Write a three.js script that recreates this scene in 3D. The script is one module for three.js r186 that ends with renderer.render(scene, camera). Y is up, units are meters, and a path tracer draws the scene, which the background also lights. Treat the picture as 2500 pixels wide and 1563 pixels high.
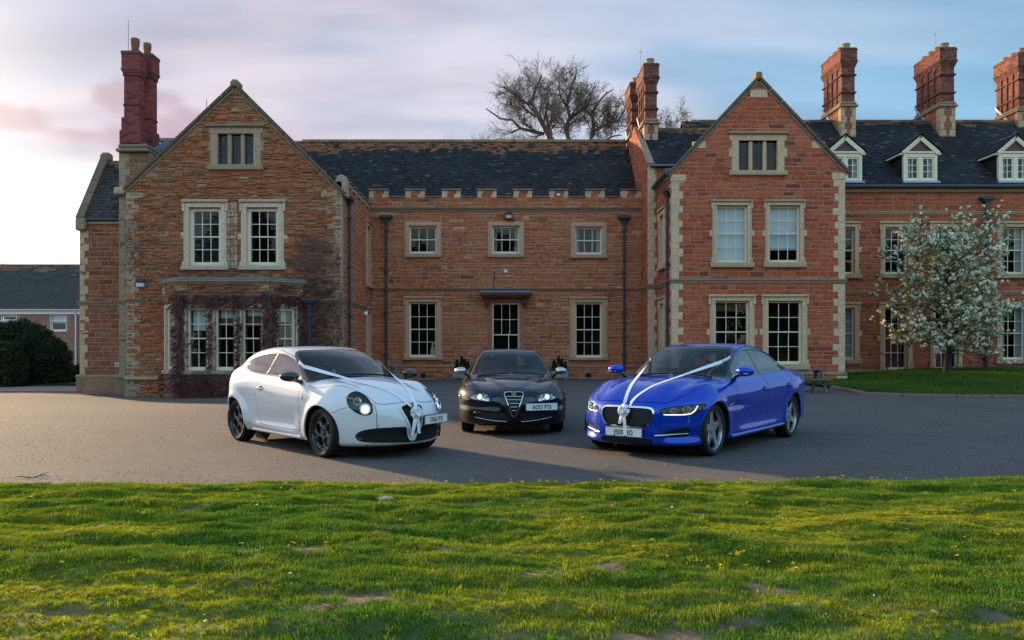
import * as THREE from 'three';
import { ImprovedNoise } from 'three/addons/math/ImprovedNoise.js';
import { mergeGeometries } from 'three/addons/utils/BufferGeometryUtils.js';
import { RoundedBoxGeometry } from 'three/addons/geometries/RoundedBoxGeometry.js';

// ------------------------------------------------------------------ camera, sky, sun, exposure
const F = 2000, CX = 1225, CY = 850, EYE = 1.376;           // lens in photo pixels, principal point, eye height
const scene = new THREE.Scene();
const camera = new THREE.PerspectiveCamera(2 * Math.atan(850 / F) * 180 / Math.PI, 1.5, 0.1, 2000);
camera.position.set(0, EYE, 0);
camera.setViewOffset(2550, 1700, 50, 0, 2500, 1563);
const renderer = new THREE.WebGLRenderer({ antialias: true });
renderer.toneMapping = THREE.LinearToneMapping;
renderer.toneMappingExposure = 2.05;
renderer.shadowMap.enabled = true;

const N3 = new ImprovedNoise();
const noise = (x, y, z = 0.37) => N3.noise(x, y, z);
const fbm = (x, y, z = 0.37, o = 4) => { let s = 0, a = 1, t = 0; for (let i = 0; i < o; i++) { s += a * noise(x, y, z + i * 7.1); t += a; x = x * 2.03 + 1.7; y = y * 2.03 + 9.2; a *= 0.5; } return s / t; };
function RNG(seed) { let s = seed | 0; return () => { s = (s + 0x6d2b79f5) | 0; let t = Math.imul(s ^ (s >>> 15), 1 | s); t = (t + Math.imul(t ^ (t >>> 7), 61 | t)) ^ t; return ((t ^ (t >>> 14)) >>> 0) / 4294967296; }; }
const clamp = (x, a = 0, b = 1) => Math.min(b, Math.max(a, x)), lerp = (a, b, t) => a + (b - a) * t;
const sstep = (a, b, x) => { const t = clamp((x - a) / (b - a)); return t * t * (3 - 2 * t); };
const mix3 = (a, b, t) => [lerp(a[0], b[0], t), lerp(a[1], b[1], t), lerp(a[2], b[2], t)];
const mul3 = (a, k) => [a[0] * k, a[1] * k, a[2] * k];

const SUN_AZ = -43 * Math.PI / 180, SUN_EL = 14 * Math.PI / 180;   // azimuth from the view axis (left negative)
const sunDir = new THREE.Vector3(Math.sin(SUN_AZ) * Math.cos(SUN_EL), Math.sin(SUN_EL), -Math.cos(SUN_AZ) * Math.cos(SUN_EL));
{
  const W = 1536, H = 768, d = new Float32Array(W * H * 4);
  for (let r = 0; r < H; r++) {
    const el = ((r + 0.5) / H - 0.5) * Math.PI, y = Math.sin(el), elD = el * 180 / Math.PI;
    for (let c = 0; c < W; c++) {
      const ph = ((c + 0.5) / W - 0.5) * 2 * Math.PI, x = Math.cos(ph) * Math.cos(el), z = Math.sin(ph) * Math.cos(el);
      const cs = x * sunDir.x + y * sunDir.y + z * sunDir.z, ang = Math.acos(clamp(cs, -1, 1)) * 180 / Math.PI;
      const horiz = Math.exp(-Math.max(0, elD) / 9);
      const side = sstep(16, 78, ang);                              // 0 near the sunset, 1 away from it
      let col = mix3([0.48, 0.52, 0.70], [0.22, 0.51, 0.78], side);   // the body of the sky
      col = mix3(col, mix3([0.95, 0.86, 0.82], [0.55, 0.66, 0.80], side), horiz);
      col = mix3(col, [0.13, 0.24, 0.44], sstep(26, 62, elD) * 0.85);
      // thin high cloud, streaked
      const k = 1 / (Math.max(y, 0) + 0.16), cx = x * k, cz = z * k;
      const c1 = fbm(cx * 1.5 + 3.1, cz * 3.2 + 1.0, 0.2, 5), c2 = fbm(cx * 0.6 + 8.4, cz * 1.2, 2.2, 4);
      const thin = sstep(-0.16, 0.34, c1 * 0.75 + c2 * 0.8) * (1 - 0.75 * sstep(40, 80, ang)) * sstep(-1, 3, elD);
      col = mix3(col, mix3([0.92, 0.80, 0.88], [0.74, 0.82, 0.97], side), thin * 0.72 * (1 - 0.7 * sstep(30, 60, elD)));
      const blue = sstep(0.0, 0.35, fbm(cx * 0.9 + 4.2, cz * 1.7 + 7.7, 5.5, 4)) * sstep(12, 26, elD) * (0.35 + 0.4 * side);
      col = mix3(col, mix3([0.44, 0.46, 0.64], [0.28, 0.52, 0.78], side), blue * 0.85);
      const streak = fbm(cx * 1.1 + 1.3, cz * 5.5 + 3.0, 12.5, 5) * sstep(4, 9, elD); col = mul3(col, 1 + 0.30 * streak);
      const pink = sstep(0.05, 0.4, fbm(cx * 1.2 + 6, cz * 2.6, 18.5, 4)) * sstep(48, 14, ang) * sstep(6, 12, elD); col = mix3(col, [0.90, 0.68, 0.76], pink * 0.55);
      // low mauve cloud bank on the sunset side
      const bank = sstep(0.02, 0.30, fbm(ph * 9, elD * 0.42, 9.3, 5) + 0.22 - Math.abs(elD - 13.2) / 9) * sstep(31, 19, ang) * sstep(9.3, 11.0, elD);
      col = mix3(col, [0.55, 0.42, 0.52], bank * 0.9);
      // glow round the sun
      const g = Math.exp(-((ang / 11) ** 2)), g2 = Math.exp(-ang / 20) * horiz;
      col = [col[0] + 1.1 * g + 0.42 * g2, col[1] + 0.92 * g + 0.34 * g2, col[2] + 0.62 * g + 0.28 * g2];
      const white = sstep(12.2, 8.8, elD) * sstep(40, 17, ang);
      col = mix3(col, [2.0, 1.9, 1.8], white * 0.9);
      { const b = sstep(-0.75, 0.5, z), k = lerp(0.47, 1.12, b), w = b * sstep(55, 15, elD); col = [col[0] * k * lerp(1, 1.24, w), col[1] * k, col[2] * k * lerp(1, 0.78, w)]; }  // sky dimmed ahead, with brightness and warmth added behind to light the facade
      if (elD < 0) col = mix3(col, [0.16, 0.15, 0.13], sstep(0, -3, elD));
      const o = (r * W + c) * 4; d[o] = col[0]; d[o + 1] = col[1]; d[o + 2] = col[2]; d[o + 3] = 1;
    }
  }
  const t = new THREE.DataTexture(d, W, H, THREE.RGBAFormat, THREE.FloatType);
  t.mapping = THREE.EquirectangularReflectionMapping; t.magFilter = THREE.LinearFilter; t.minFilter = THREE.LinearFilter; t.needsUpdate = true;
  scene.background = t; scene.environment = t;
}
const sun = new THREE.DirectionalLight(new THREE.Color(1, 0.72, 0.42), 4.2);
sun.name = 'sun'; sun.position.copy(sunDir).multiplyScalar(150); sun.castShadow = true; sun.shadow.radius = 4; sun.shadow.mapSize.set(4096, 4096);
Object.assign(sun.shadow.camera, { left: -70, right: 70, top: 60, bottom: -40, near: 1, far: 400 });
scene.add(sun, sun.target);

// ------------------------------------------------------------------ textures and materials
function noiseTex(size, fn, srgb = false) {
  const d = new Uint8Array(size * size * 4);
  for (let y = 0; y < size; y++) for (let x = 0; x < size; x++) { const v = fn(x / size, y / size), o = (y * size + x) * 4; const a = Array.isArray(v) ? v : [v, v, v]; for (let c = 0; c < 3; c++) d[o + c] = clamp(a[c]) * 255; d[o + 3] = 255; }
  const t = new THREE.DataTexture(d, size, size, THREE.RGBAFormat); t.magFilter = THREE.LinearFilter; t.wrapS = t.wrapT = THREE.RepeatWrapping; if (srgb) t.colorSpace = THREE.SRGBColorSpace; t.needsUpdate = true; return t;
}
// tiling fbm: noise on a torus made of two blended samples
const tileF = (u, v, s, o = 4) => { const f = (a, b) => fbm(a * s, b * s, 1.3, o); const wu = sstep(0.8, 1, u), wv = sstep(0.8, 1, v); return lerp(lerp(f(u, v), f(u - 1, v), wu), lerp(f(u, v - 1), f(u - 1, v - 1), wu), wv); };
const rT = RNG(5);
const TX = {};
TX.grain = noiseTex(512, (u, v) => 0.80 + tileF(u, v, 14, 5) * 0.42 + (rT() - 0.5) * 0.16);
TX.grainBump = noiseTex(512, (u, v) => 0.5 + tileF(u, v, 22, 5) * 0.7 + (rT() - 0.5) * 0.12);
const blk = [2, 3, 5].map((k) => { const n = Math.ceil(1024 / k), a = new Float32Array(n * n).map(() => rT() - 0.5); return (u, v) => a[((v * 1024 / k) | 0) * n + ((u * 1024 / k) | 0)]; });
TX.asphalt = noiseTex(1024, (u, v) => { const s = rT(); let g = 0.70 + tileF(u, v, 7, 4) * 0.2 + (rT() - 0.5) * 0.34 + blk[0](u, v) * 0.3 + blk[1](u, v) * 0.24 + blk[2](u, v) * 0.12; if (s > 0.9965) g += 0.6; else if (s < 0.02) g -= 0.3; return [g, g * 0.985, g * 0.975]; });
TX.asphaltBump = noiseTex(1024, (u, v) => 0.5 + (rT() - 0.5) * 0.9 + tileF(u, v, 40, 3) * 0.3);
TX.bark = noiseTex(256, (u, v) => 0.65 + tileF(u, v * 0.35, 16, 4) * 0.7);
TX.wood = noiseTex(256, (u, v) => 0.72 + tileF(u * 0.15, v, 30, 4) * 0.6);
function mat(name, o) {
  const p = o.phys ? new THREE.MeshPhysicalMaterial() : new THREE.MeshStandardMaterial();
  const { phys, rgb, ...rest } = o; Object.assign(p, { roughness: 0.85, ...rest }); p.name = name; if (rgb) p.color.setRGB(...rgb); return p;
}
const M = {
  stone: mat('sandstone', { vertexColors: true, map: TX.grain, bumpMap: TX.grainBump, bumpScale: 0.02, roughness: 0.95 }),
  mortar: mat('mortar', { rgb: [0.54, 0.29, 0.19], map: TX.grain, bumpMap: TX.grainBump, bumpScale: 0.01, roughness: 1 }),
  dress: mat('dressed_limestone', { vertexColors: true, rgb: [1.18, 0.985, 0.88], map: TX.grain, bumpMap: TX.grainBump, bumpScale: 0.006, roughness: 0.9 }),
  brick: mat('brick', { vertexColors: true, map: TX.grain, bumpMap: TX.grainBump, bumpScale: 0.006, roughness: 0.9 }),
  slate: mat('slate', { phys: true, vertexColors: true, map: TX.grain, bumpMap: TX.grainBump, bumpScale: 0.008, roughness: 0.8, specularIntensity: 0.3 }),
  cream: mat('cream_paint', { rgb: [0.80, 0.665, 0.48], roughness: 0.45 }),
  whitepaint: mat('white_paint', { rgb: [0.72, 0.72, 0.72], roughness: 0.4 }),
  lead: mat('lead', { rgb: [0.16, 0.20, 0.27], map: TX.grain, roughness: 0.5, metalness: 0.2 }),
  iron: mat('painted_iron', { rgb: [0.028, 0.035, 0.055], roughness: 0.45 }),
  black: mat('black_plastic', { rgb: [0.012, 0.012, 0.014], roughness: 0.45 }),
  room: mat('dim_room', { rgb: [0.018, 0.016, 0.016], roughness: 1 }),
  pane: mat('window_glass', { phys: true, rgb: [0.84, 0.88, 0.92], transmission: 1, thickness: 0, roughness: 0.02, ior: 1.42 }),
  blind: mat('white_blind', { rgb: [0.62, 0.66, 0.66], roughness: 0.9 }),
  curtain: mat('curtain', { rgb: [0.45, 0.46, 0.48], roughness: 0.95 }),
  brownblind: mat('brown_fabric', { rgb: [0.16, 0.085, 0.055], roughness: 0.95 }),
  tarmac: mat('tarmac', { vertexColors: true, map: TX.asphalt, bumpMap: TX.asphaltBump, bumpScale: 0.008, roughness: 0.9 }),
  kerb: mat('kerb_stone', { rgb: [0.26, 0.16, 0.125], map: TX.grain, roughness: 0.95 }),
  bark: mat('bark', { rgb: [0.13, 0.10, 0.07], map: TX.bark, roughness: 0.95 }),
  treeBark: mat('oak_bark', { rgb: [0.23, 0.17, 0.11], map: TX.bark, roughness: 0.95 }),
  wood: mat('weathered_wood', { rgb: [0.20, 0.165, 0.13], map: TX.wood, roughness: 0.9 }),
  concrete: mat('concrete', { rgb: [0.30, 0.27, 0.235], map: TX.grain, bumpMap: TX.grainBump, bumpScale: 0.01, roughness: 0.95 }),
};

// ------------------------------------------------------------------ naming helpers
const taken = {};
const numbered = (n) => { const k = taken[n] = (taken[n] ?? -1) + 1; return k ? n + '_' + String(k).padStart(3, '0') : n; };
function tag(o, label, category, group, kind) { if (label) o.userData.label = label; if (category) o.userData.category = category; if (group) o.userData.group = group; if (kind) o.userData.kind = kind; return o; }
const shade = (o) => { o.castShadow = o.receiveShadow = true; return o; };
function thing(name, label, category, pos = [0, 0, 0], turn = 0, group) { const g = new THREE.Group(); g.name = numbered(name); g.position.set(...pos); g.rotation.y = turn; scene.add(g); return tag(g, label, category, group); }
function part(parent, name, geo, material, label) { const m = shade(new THREE.Mesh(geo, material)); m.name = name; if (label) m.userData.label = label; parent.add(m); return m; }
function structure(name, geo, material) { const m = shade(new THREE.Mesh(geo, material)); m.name = name; m.userData.kind = 'structure'; scene.add(m); return m; }
function sub(parent, name, matrix) { const g = new THREE.Group(); g.name = name; if (matrix) matrix.decompose(g.position, g.quaternion, g.scale); parent.add(g); return g; }

// ------------------------------------------------------------------ mesh builder: flat shaded faces with colours and metre uvs
class MB {
  constructor(mtx) { this.p = []; this.n = []; this.c = []; this.t = []; this.m = mtx; this.col = [1, 1, 1]; }
  tri(a, b, c) {
    const ux = b[0] - a[0], uy = b[1] - a[1], uz = b[2] - a[2], vx = c[0] - a[0], vy = c[1] - a[1], vz = c[2] - a[2];
    let nx = uy * vz - uz * vy, ny = uz * vx - ux * vz, nz = ux * vy - uy * vx; const l = Math.hypot(nx, ny, nz) || 1; nx /= l; ny /= l; nz /= l;
    const ax = Math.abs(nx), ay = Math.abs(ny), az = Math.abs(nz);
    for (const q of [a, b, c]) { this.p.push(q[0], q[1], q[2]); this.n.push(nx, ny, nz); this.c.push(...this.col); if (az >= ax && az >= ay) this.t.push(q[0], q[1]); else if (ax >= ay) this.t.push(q[2], q[1]); else this.t.push(q[0], q[2]); }
  }
  quad(a, b, c, d) { this.tri(a, b, c); this.tri(a, c, d); }
  // chamfered box; corners counter-clockwise seen from outside
  box(x0, x1, y0, y1, z0, z1, b = 0, col) {
    if (col) this.col = col;
    if (!b) {
      this.quad([x0, y0, z1], [x1, y0, z1], [x1, y1, z1], [x0, y1, z1]); this.quad([x1, y0, z0], [x0, y0, z0], [x0, y1, z0], [x1, y1, z0]);
      this.quad([x1, y0, z1], [x1, y0, z0], [x1, y1, z0], [x1, y1, z1]); this.quad([x0, y0, z0], [x0, y0, z1], [x0, y1, z1], [x0, y1, z0]);
      this.quad([x0, y1, z1], [x1, y1, z1], [x1, y1, z0], [x0, y1, z0]); this.quad([x0, y0, z0], [x1, y0, z0], [x1, y0, z1], [x0, y0, z1]); return this;
    }
    const X = [x0, x1], Y = [y0, y1], Z = [z0, z1], I = (v, i) => v[i] + (i ? -b : b), ctr = [(x0 + x1) / 2, (y0 + y1) / 2, (z0 + z1) / 2];
    const A = (i, j, k) => [X[i], I(Y, j), I(Z, k)], B = (i, j, k) => [I(X, i), Y[j], I(Z, k)], C = (i, j, k) => [I(X, i), I(Y, j), Z[k]];
    for (const i of [0, 1]) { this.out(ctr, A(i, 0, 1), A(i, 0, 0), A(i, 1, 0), A(i, 1, 1)); this.out(ctr, B(0, i, 1), B(1, i, 1), B(1, i, 0), B(0, i, 0)); this.out(ctr, C(0, 0, i), C(1, 0, i), C(1, 1, i), C(0, 1, i)); }
    for (const i of [0, 1]) for (const j of [0, 1]) {
      this.out(ctr, A(i, j, 0), A(i, j, 1), B(i, j, 1), B(i, j, 0)); this.out(ctr, B(0, i, j), C(0, i, j), C(1, i, j), B(1, i, j)); this.out(ctr, A(i, 0, j), A(i, 1, j), C(i, 1, j), C(i, 0, j));
      for (const k of [0, 1]) this.out(ctr, A(i, j, k), B(i, j, k), C(i, j, k));
    }
    return this;
  }
  // a convex face turned away from a point
  out(ctr, ...q) {
    const [a, b, c] = q, u = [b[0] - a[0], b[1] - a[1], b[2] - a[2]], v = [c[0] - a[0], c[1] - a[1], c[2] - a[2]];
    const n = [u[1] * v[2] - u[2] * v[1], u[2] * v[0] - u[0] * v[2], u[0] * v[1] - u[1] * v[0]];
    if (n[0] * (a[0] - ctr[0]) + n[1] * (a[1] - ctr[1]) + n[2] * (a[2] - ctr[2]) < 0) q.reverse();
    for (let i = 1; i < q.length - 1; i++) this.tri(q[0], q[i], q[i + 1]);
  }
  // extruded outline in local xy (counter-clockwise), z0..z1
  prism(pts, z0, z1, col) {
    if (col) this.col = col;
    const tris = THREE.ShapeUtils.triangulateShape(pts.map((p) => new THREE.Vector2(p[0], p[1])), []), P = (i, z) => [pts[i][0], pts[i][1], z];
    for (const [a, b, c] of tris) { this.tri(P(a, z1), P(b, z1), P(c, z1)); this.tri(P(c, z0), P(b, z0), P(a, z0)); }
    for (let i = 0; i < pts.length; i++) { const j = (i + 1) % pts.length; this.quad(P(i, z0), P(j, z0), P(j, z1), P(i, z1)); }
    return this;
  }
  get empty() { return !this.p.length; }
  geo(mtx) {
    const g = new THREE.BufferGeometry();
    g.setAttribute('position', new THREE.Float32BufferAttribute(this.p, 3)); g.setAttribute('normal', new THREE.Float32BufferAttribute(this.n, 3));
    g.setAttribute('color', new THREE.Float32BufferAttribute(this.c, 3)); g.setAttribute('uv', new THREE.Float32BufferAttribute(this.t, 2));
    const m = mtx || this.m; if (m) g.applyMatrix4(m); return g;
  }
}
// smooth normals for generic geometry, tubes along points, lathes
function tube(pts, r, seg = 6, closed = false) {   // pts: [x,y,z], r number or array
  const n = pts.length, pos = [], nor = [], idx = [], uv = []; const V = pts.map((p) => new THREE.Vector3(...p)); let up = new THREE.Vector3(0.13, 0.97, 0.21).normalize(), acc = 0;
  for (let i = 0; i < n; i++) {
    const t = new THREE.Vector3().subVectors(V[Math.min(n - 1, i + 1)], V[Math.max(0, i - 1)]).normalize();
    const s = new THREE.Vector3().crossVectors(up, t); if (s.lengthSq() < 1e-6) s.set(1, 0, 0).cross(t); s.normalize(); up = new THREE.Vector3().crossVectors(t, s);
    if (i) acc += V[i].distanceTo(V[i - 1]); const R = Array.isArray(r) ? r[i] : r;
    for (let k = 0; k <= seg; k++) { const a = k / seg * 2 * Math.PI, cx = Math.cos(a), sy = Math.sin(a), d = [s.x * cx + up.x * sy, s.y * cx + up.y * sy, s.z * cx + up.z * sy]; pos.push(V[i].x + d[0] * R, V[i].y + d[1] * R, V[i].z + d[2] * R); nor.push(...d); uv.push(k / seg * R * 6.28, acc); }
  }
  const w = seg + 1; for (let i = 0; i < n - 1; i++) for (let k = 0; k < seg; k++) { const a = i * w + k, b = a + 1, c = a + w, d = c + 1; idx.push(a, b, d, a, d, c); }
  if (!closed) for (const e of [0, n - 1]) { const base = pos.length / 3, o = e * w; const t = new THREE.Vector3().subVectors(V[e ? n - 1 : 0], V[e ? n - 2 : 1]).normalize(); for (let k = 0; k < seg; k++) { pos.push(pos[(o + k) * 3], pos[(o + k) * 3 + 1], pos[(o + k) * 3 + 2]); nor.push(t.x, t.y, t.z); uv.push(0, 0); } for (let k = 1; k < seg - 1; k++) e ? idx.push(base, base + k, base + k + 1) : idx.push(base, base + k + 1, base + k); }
  const g = new THREE.BufferGeometry(); g.setAttribute('position', new THREE.Float32BufferAttribute(pos, 3)); g.setAttribute('normal', new THREE.Float32BufferAttribute(nor, 3)); g.setAttribute('uv', new THREE.Float32BufferAttribute(uv, 2)); g.setIndex(idx); return g;
}
const T4 = (x, y, z) => new THREE.Matrix4().makeTranslation(x, y, z);
const whitened = (g) => { if (!g.attributes.color) g.setAttribute('color', new THREE.Float32BufferAttribute(new Float32Array(g.attributes.position.count * 3).fill(1), 3)); return g; };
const joined = (list) => mergeGeometries(list.map((g) => { g = g.index ? g.toNonIndexed() : g; for (const k of Object.keys(g.attributes)) if (!['position', 'normal', 'uv'].includes(k)) g.deleteAttribute(k); return g; }));

// ------------------------------------------------------------------ the lie of the land
function groundY(x, z) {                                     // z is negative away from the camera
  const Z = -z;
  const left = -0.40 * sstep(-1, -12, x) * sstep(13, 29, Z) - 0.08 * sstep(-14, -18, x) * sstep(30, 42, Z);
  return left - 0.05 * sstep(4, 9, x) * sstep(20, 28, Z);
}
// ------------------------------------------------------------------ the manor house
// a facade frame: origin at eye height below the principal point, u to the right, v up, n out of the wall
const Y3 = new THREE.Vector3(0, 1, 0);
function frame(ox, oy, oz, nx, nz) { const n = new THREE.Vector3(nx, 0, nz).normalize(), u = new THREE.Vector3().crossVectors(Y3, n); return new THREE.Matrix4().makeBasis(u, Y3, n).setPosition(ox, oy, oz); }
const Zc = 36.7, Zl = 30.0, Zr = 31.9, Zb = 35.0, Zk = 32.0;   // central range, left gable, right gable, block behind it, left block
const pX = (x, Z) => (x - CX) * Z / F, pY = (y, Z) => EYE + (CY - y) * Z / F;
const house = thing('manor_house', 'long red sandstone manor house with two gables, slate roofs and tall brick chimneys', 'manor house', [0, 0, -35]);
const HB = T4(0, 0, 35);                                        // world to house
const inHouse = (m) => HB.clone().multiply(m);
const rH = RNG(71);
const stoneLists = [];                                          // every stone of every wall, sorted out at the end
const CREAM = [0.68, 0.535, 0.39];

function stoneGeo(mb, s) {                                      // s: l0,r0,l1,r1,c0,c1,out,col,seed  -> a rough face with sloping edges
  const R = RNG(s.seed), g = s.gap, b = s.bev, J = s.rough;
  const w0 = s.r0 - s.l0, w1 = s.r1 - s.l1, h = s.c1 - s.c0; if (Math.max(w0, w1) < 0.03 || h < 0.02) return;
  const at = (u, v) => [lerp(lerp(s.l0, s.r0, u), lerp(s.l1, s.r1, u), v), s.c0 + h * v];
  const gu = Math.min(0.4, g / Math.max(w0, w1)), gv = Math.min(0.4, g / h), bu = Math.min(0.4, (g + b) / Math.max(w0, w1)), bv = Math.min(0.4, (g + b) / h);
  const q = (u, v, z, j) => { const p = at(u, v); return [p[0] + (R() - 0.5) * j, p[1] + (R() - 0.5) * j, z]; };
  const base = [q(gu, gv, -0.004, J), q(1 - gu, gv, -0.004, J), q(1 - gu, 1 - gv, -0.004, J), q(gu, 1 - gv, -0.004, J)];
  const z = () => s.out * (0.75 + R() * 0.5) + (R() - 0.5) * s.face;
  const top = [q(bu, bv, z(), J), q(1 - bu, bv, z(), J), q(1 - bu, 1 - bv, z(), J), q(bu, 1 - bv, z(), J)];
  mb.col = s.col;
  const m = q(0.35 + R() * 0.3, 0.4 + R() * 0.3, s.out + (R() - 0.3) * s.face * 2, 0);
  for (let i = 0; i < 4; i++) { const j = (i + 1) % 4; mb.tri(top[i], top[j], m); mb.quad(base[i], base[j], top[j], top[i]); }
}
function spanAt(poly, v) { let a = 1e9, b = -1e9; for (let i = 0; i < poly.length; i++) { const p = poly[i], q = poly[(i + 1) % poly.length]; if ((p[1] <= v && q[1] > v) || (q[1] <= v && p[1] > v)) { const u = p[0] + (q[0] - p[0]) * (v - p[1]) / (q[1] - p[1]); a = Math.min(a, u); b = Math.max(b, u); } } return a < b ? [a, b] : null; }
// a wall: mortar backing with openings, and courses of stones in front of it
function wall(fr, poly, holes, o) {
  const shape = new THREE.Shape(poly.map((p) => new THREE.Vector2(...p)));
  for (const h of holes) if (!h.soft) shape.holes.push(new THREE.Path([[h[0], h[1]], [h[2], h[1]], [h[2], h[3]], [h[0], h[3]]].map((p) => new THREE.Vector2(...p))));
  const g = new THREE.ExtrudeGeometry(shape, { depth: o.thick ?? 0.4, bevelEnabled: false }); g.translate(0, 0, -(o.thick ?? 0.4)); g.applyMatrix4(inHouse(fr));
  const w = part(house, 'wall', g, o.mortar || M.mortar, o.label);
  const list = { wall: w, fr: inHouse(fr), stones: [] }; stoneLists.push(list);
  const R = RNG(o.seed), vs = poly.map((p) => p[1]), v0 = Math.min(...vs), v1 = Math.max(...vs);
  let lv = [v0, v1, ...(o.levels || [])]; for (const h of holes) lv.push(h[1], h[3]); lv = [...new Set(lv)].filter((v) => v >= v0 && v <= v1).sort((a, b) => a - b); const L = [lv[0]]; for (const v of lv) if (v - L[L.length - 1] > 0.05) L.push(v);
  for (let i = 0; i < L.length - 1; i++) {
    const a = L[i], b = L[i + 1], n = Math.max(1, Math.round((b - a) / o.h)); const cut = [a]; for (let k = 1; k < n; k++) cut.push(a + (b - a) * (k + (R() - 0.5) * 0.55) / n); cut.push(b);
    for (let k = 0; k < n; k++) {
      const c0 = cut[k], c1 = cut[k + 1], m = (c0 + c1) / 2, s0 = spanAt(poly, c0 + 1e-4), s1 = spanAt(poly, c1 - 1e-4); if (!s0 && !s1) continue;
      const A = s0 || s1, B = s1 || [(s0[0] + s0[1]) / 2, (s0[0] + s0[1]) / 2];
      let iv = [[A[0], A[1], B[0], B[1]]];
      for (const h of holes) if (h[1] < m && h[3] > m) iv = iv.flatMap(([l0, r0, l1, r1]) => { if (h[2] <= l0 || h[0] >= r0) return [[l0, r0, l1, r1]]; const out = []; if (h[0] > l0) out.push([l0, h[0], l1, h[0]]); if (h[2] < r0) out.push([h[2], r0, h[2], r1]); return out; });
      for (const [l0, r0, l1, r1] of iv) {
        const W = Math.max(r0 - l0, r1 - l1); if (W < 0.04) continue; const cuts = [0]; let x = 0;
        while (x < W) { x += o.len * (0.5 + R() * 1.15); if (W - x < o.len * 0.4) x = W; cuts.push(Math.min(1, x / W)); }
        for (let t = 0; t < cuts.length - 1; t++) {
          const f0 = cuts[t], f1 = cuts[t + 1], big = (f) => lerp(l0, r0, f), top = (f) => lerp(l1, r1, f);
          const wob = o.wob * (c1 - c0), y0 = c0 + (R() - 0.5) * wob * 2, y1 = c1 + (R() - 0.5) * wob * 2;
          const u = (big(f0) + big(f1)) / 2, col = o.col(u, m, R);
          const st = { l0: big(f0), r0: big(f1), l1: top(f0), r1: top(f1), c0: y0, c1: y1, out: (o.out ?? 0.018) * (0.7 + R() * 0.7), gap: o.gap, bev: o.bev ?? 0.014, rough: o.rough, face: o.face ?? 0.012, seed: (R() * 1e9) | 0, col };
          if (o.split && R() < o.split && c1 - c0 > 0.1) { const md = lerp(y0, y1, 0.35 + R() * 0.3); list.stones.push({ ...st, c1: md }, { ...st, c0: md, seed: st.seed ^ 77, col: o.col(u, m, R) }); } else list.stones.push(st);
        }
      }
    }
  }
  return { list, w };
}
const jit = (c, R, a = 0.12) => { const k = 1 + (R() - 0.5) * 2 * a; return [c[0] * k * (1 + (R() - 0.5) * 0.06), c[1] * k * (1 + (R() - 0.5) * 0.08), c[2] * k * (1 + (R() - 0.5) * 0.08)]; };
// colour of the different stones
const BR = (c) => [c[0] * 1.52, c[1] * 1.14, c[2] * 0.80];
const colCentral = (u, v, R) => { let c = mix3([0.33, 0.105, 0.055], [0.38, 0.145, 0.08], clamp(0.5 + fbm(u * 0.5, v * 0.6, 3) * 1.6)); const r = R(); if (r < 0.03) c = [0.2, 0.08, 0.06]; else if (r < 0.05) c = [0.48, 0.27, 0.18]; else if (r < 0.16) c = [0.42, 0.17, 0.10]; return jit(BR(c), R, 0.13); };
const colLeft = (u, v, R) => { const g = clamp(0.5 + fbm(u * 0.55 + 4, v * 0.7, 8) * 1.8); let c = mix3([0.33, 0.125, 0.064], [0.30, 0.140, 0.080], g); const lich = sstep(0.05, 0.35, fbm(u * 0.5, v * 1.1, 12)) * sstep(5.2, 8.5, v); c = mix3(c, [0.25, 0.20, 0.145], lich * 0.8); const r = R(); if (r < 0.06) c = [0.36, 0.125, 0.06]; else if (r < 0.09) c = [0.24, 0.13, 0.08]; else if (r < 0.14) c = [0.34, 0.24, 0.16]; return jit(BR(c), R, 0.11); };
const colRight = (u, v, R) => { let c = mix3([0.36, 0.095, 0.042], [0.40, 0.135, 0.065], clamp(0.5 + fbm(u * 0.7, v * 0.8, 21) * 1.7)); const r = R(); if (r < 0.03) c = [0.16, 0.07, 0.05]; else if (r < 0.14) c = [0.28, 0.08, 0.045]; else if (r < 0.25) c = [0.42, 0.15, 0.08]; const q = jit(BR(c), R, 0.10); return [q[0] * 0.95, q[1] * 0.88, q[2] * 1.05]; };
const colRange = (u, v, R) => mul3(colRight(u, v, R), 0.92);
const colPlinth = (u, v, R) => jit(mix3([0.33, 0.12, 0.07], [0.36, 0.2, 0.13], R()), R, 0.15);
const STY = {
  central: { h: 0.165, len: 0.42, gap: 0.015, rough: 0.022, wob: 0.13, split: 0.10, out: 0.012, face: 0.014, col: colCentral },
  left: { mortar: mat('brown_mortar', { rgb: [0.37, 0.215, 0.14], map: TX.grain, roughness: 1 }), h: 0.125, len: 0.31, gap: 0.007, rough: 0.035, wob: 0.24, split: 0.32, out: 0.027, face: 0.032, bev: 0.02, col: colLeft },
  right: { mortar: mat('red_mortar', { rgb: [0.52, 0.235, 0.15], map: TX.grain, roughness: 1 }), h: 0.17, len: 0.40, gap: 0.012, rough: 0.012, wob: 0.05, split: 0.06, out: 0.009, face: 0.012, col: colRight },
  range: { mortar: mat('range_mortar', { rgb: [0.50, 0.23, 0.15], map: TX.grain, roughness: 1 }), h: 0.18, len: 0.42, gap: 0.012, rough: 0.01, wob: 0.04, split: 0.05, out: 0.008, face: 0.010, col: colRange },
  block: { h: 0.19, len: 0.36, gap: 0.011, rough: 0.006, wob: 0.015, split: 0.03, out: 0.016, face: 0.006, col: (u, v, R) => jit(R() < 0.3 ? [0.31, 0.085, 0.046] : [0.37, 0.125, 0.065], R, 0.16) },
};
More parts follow.
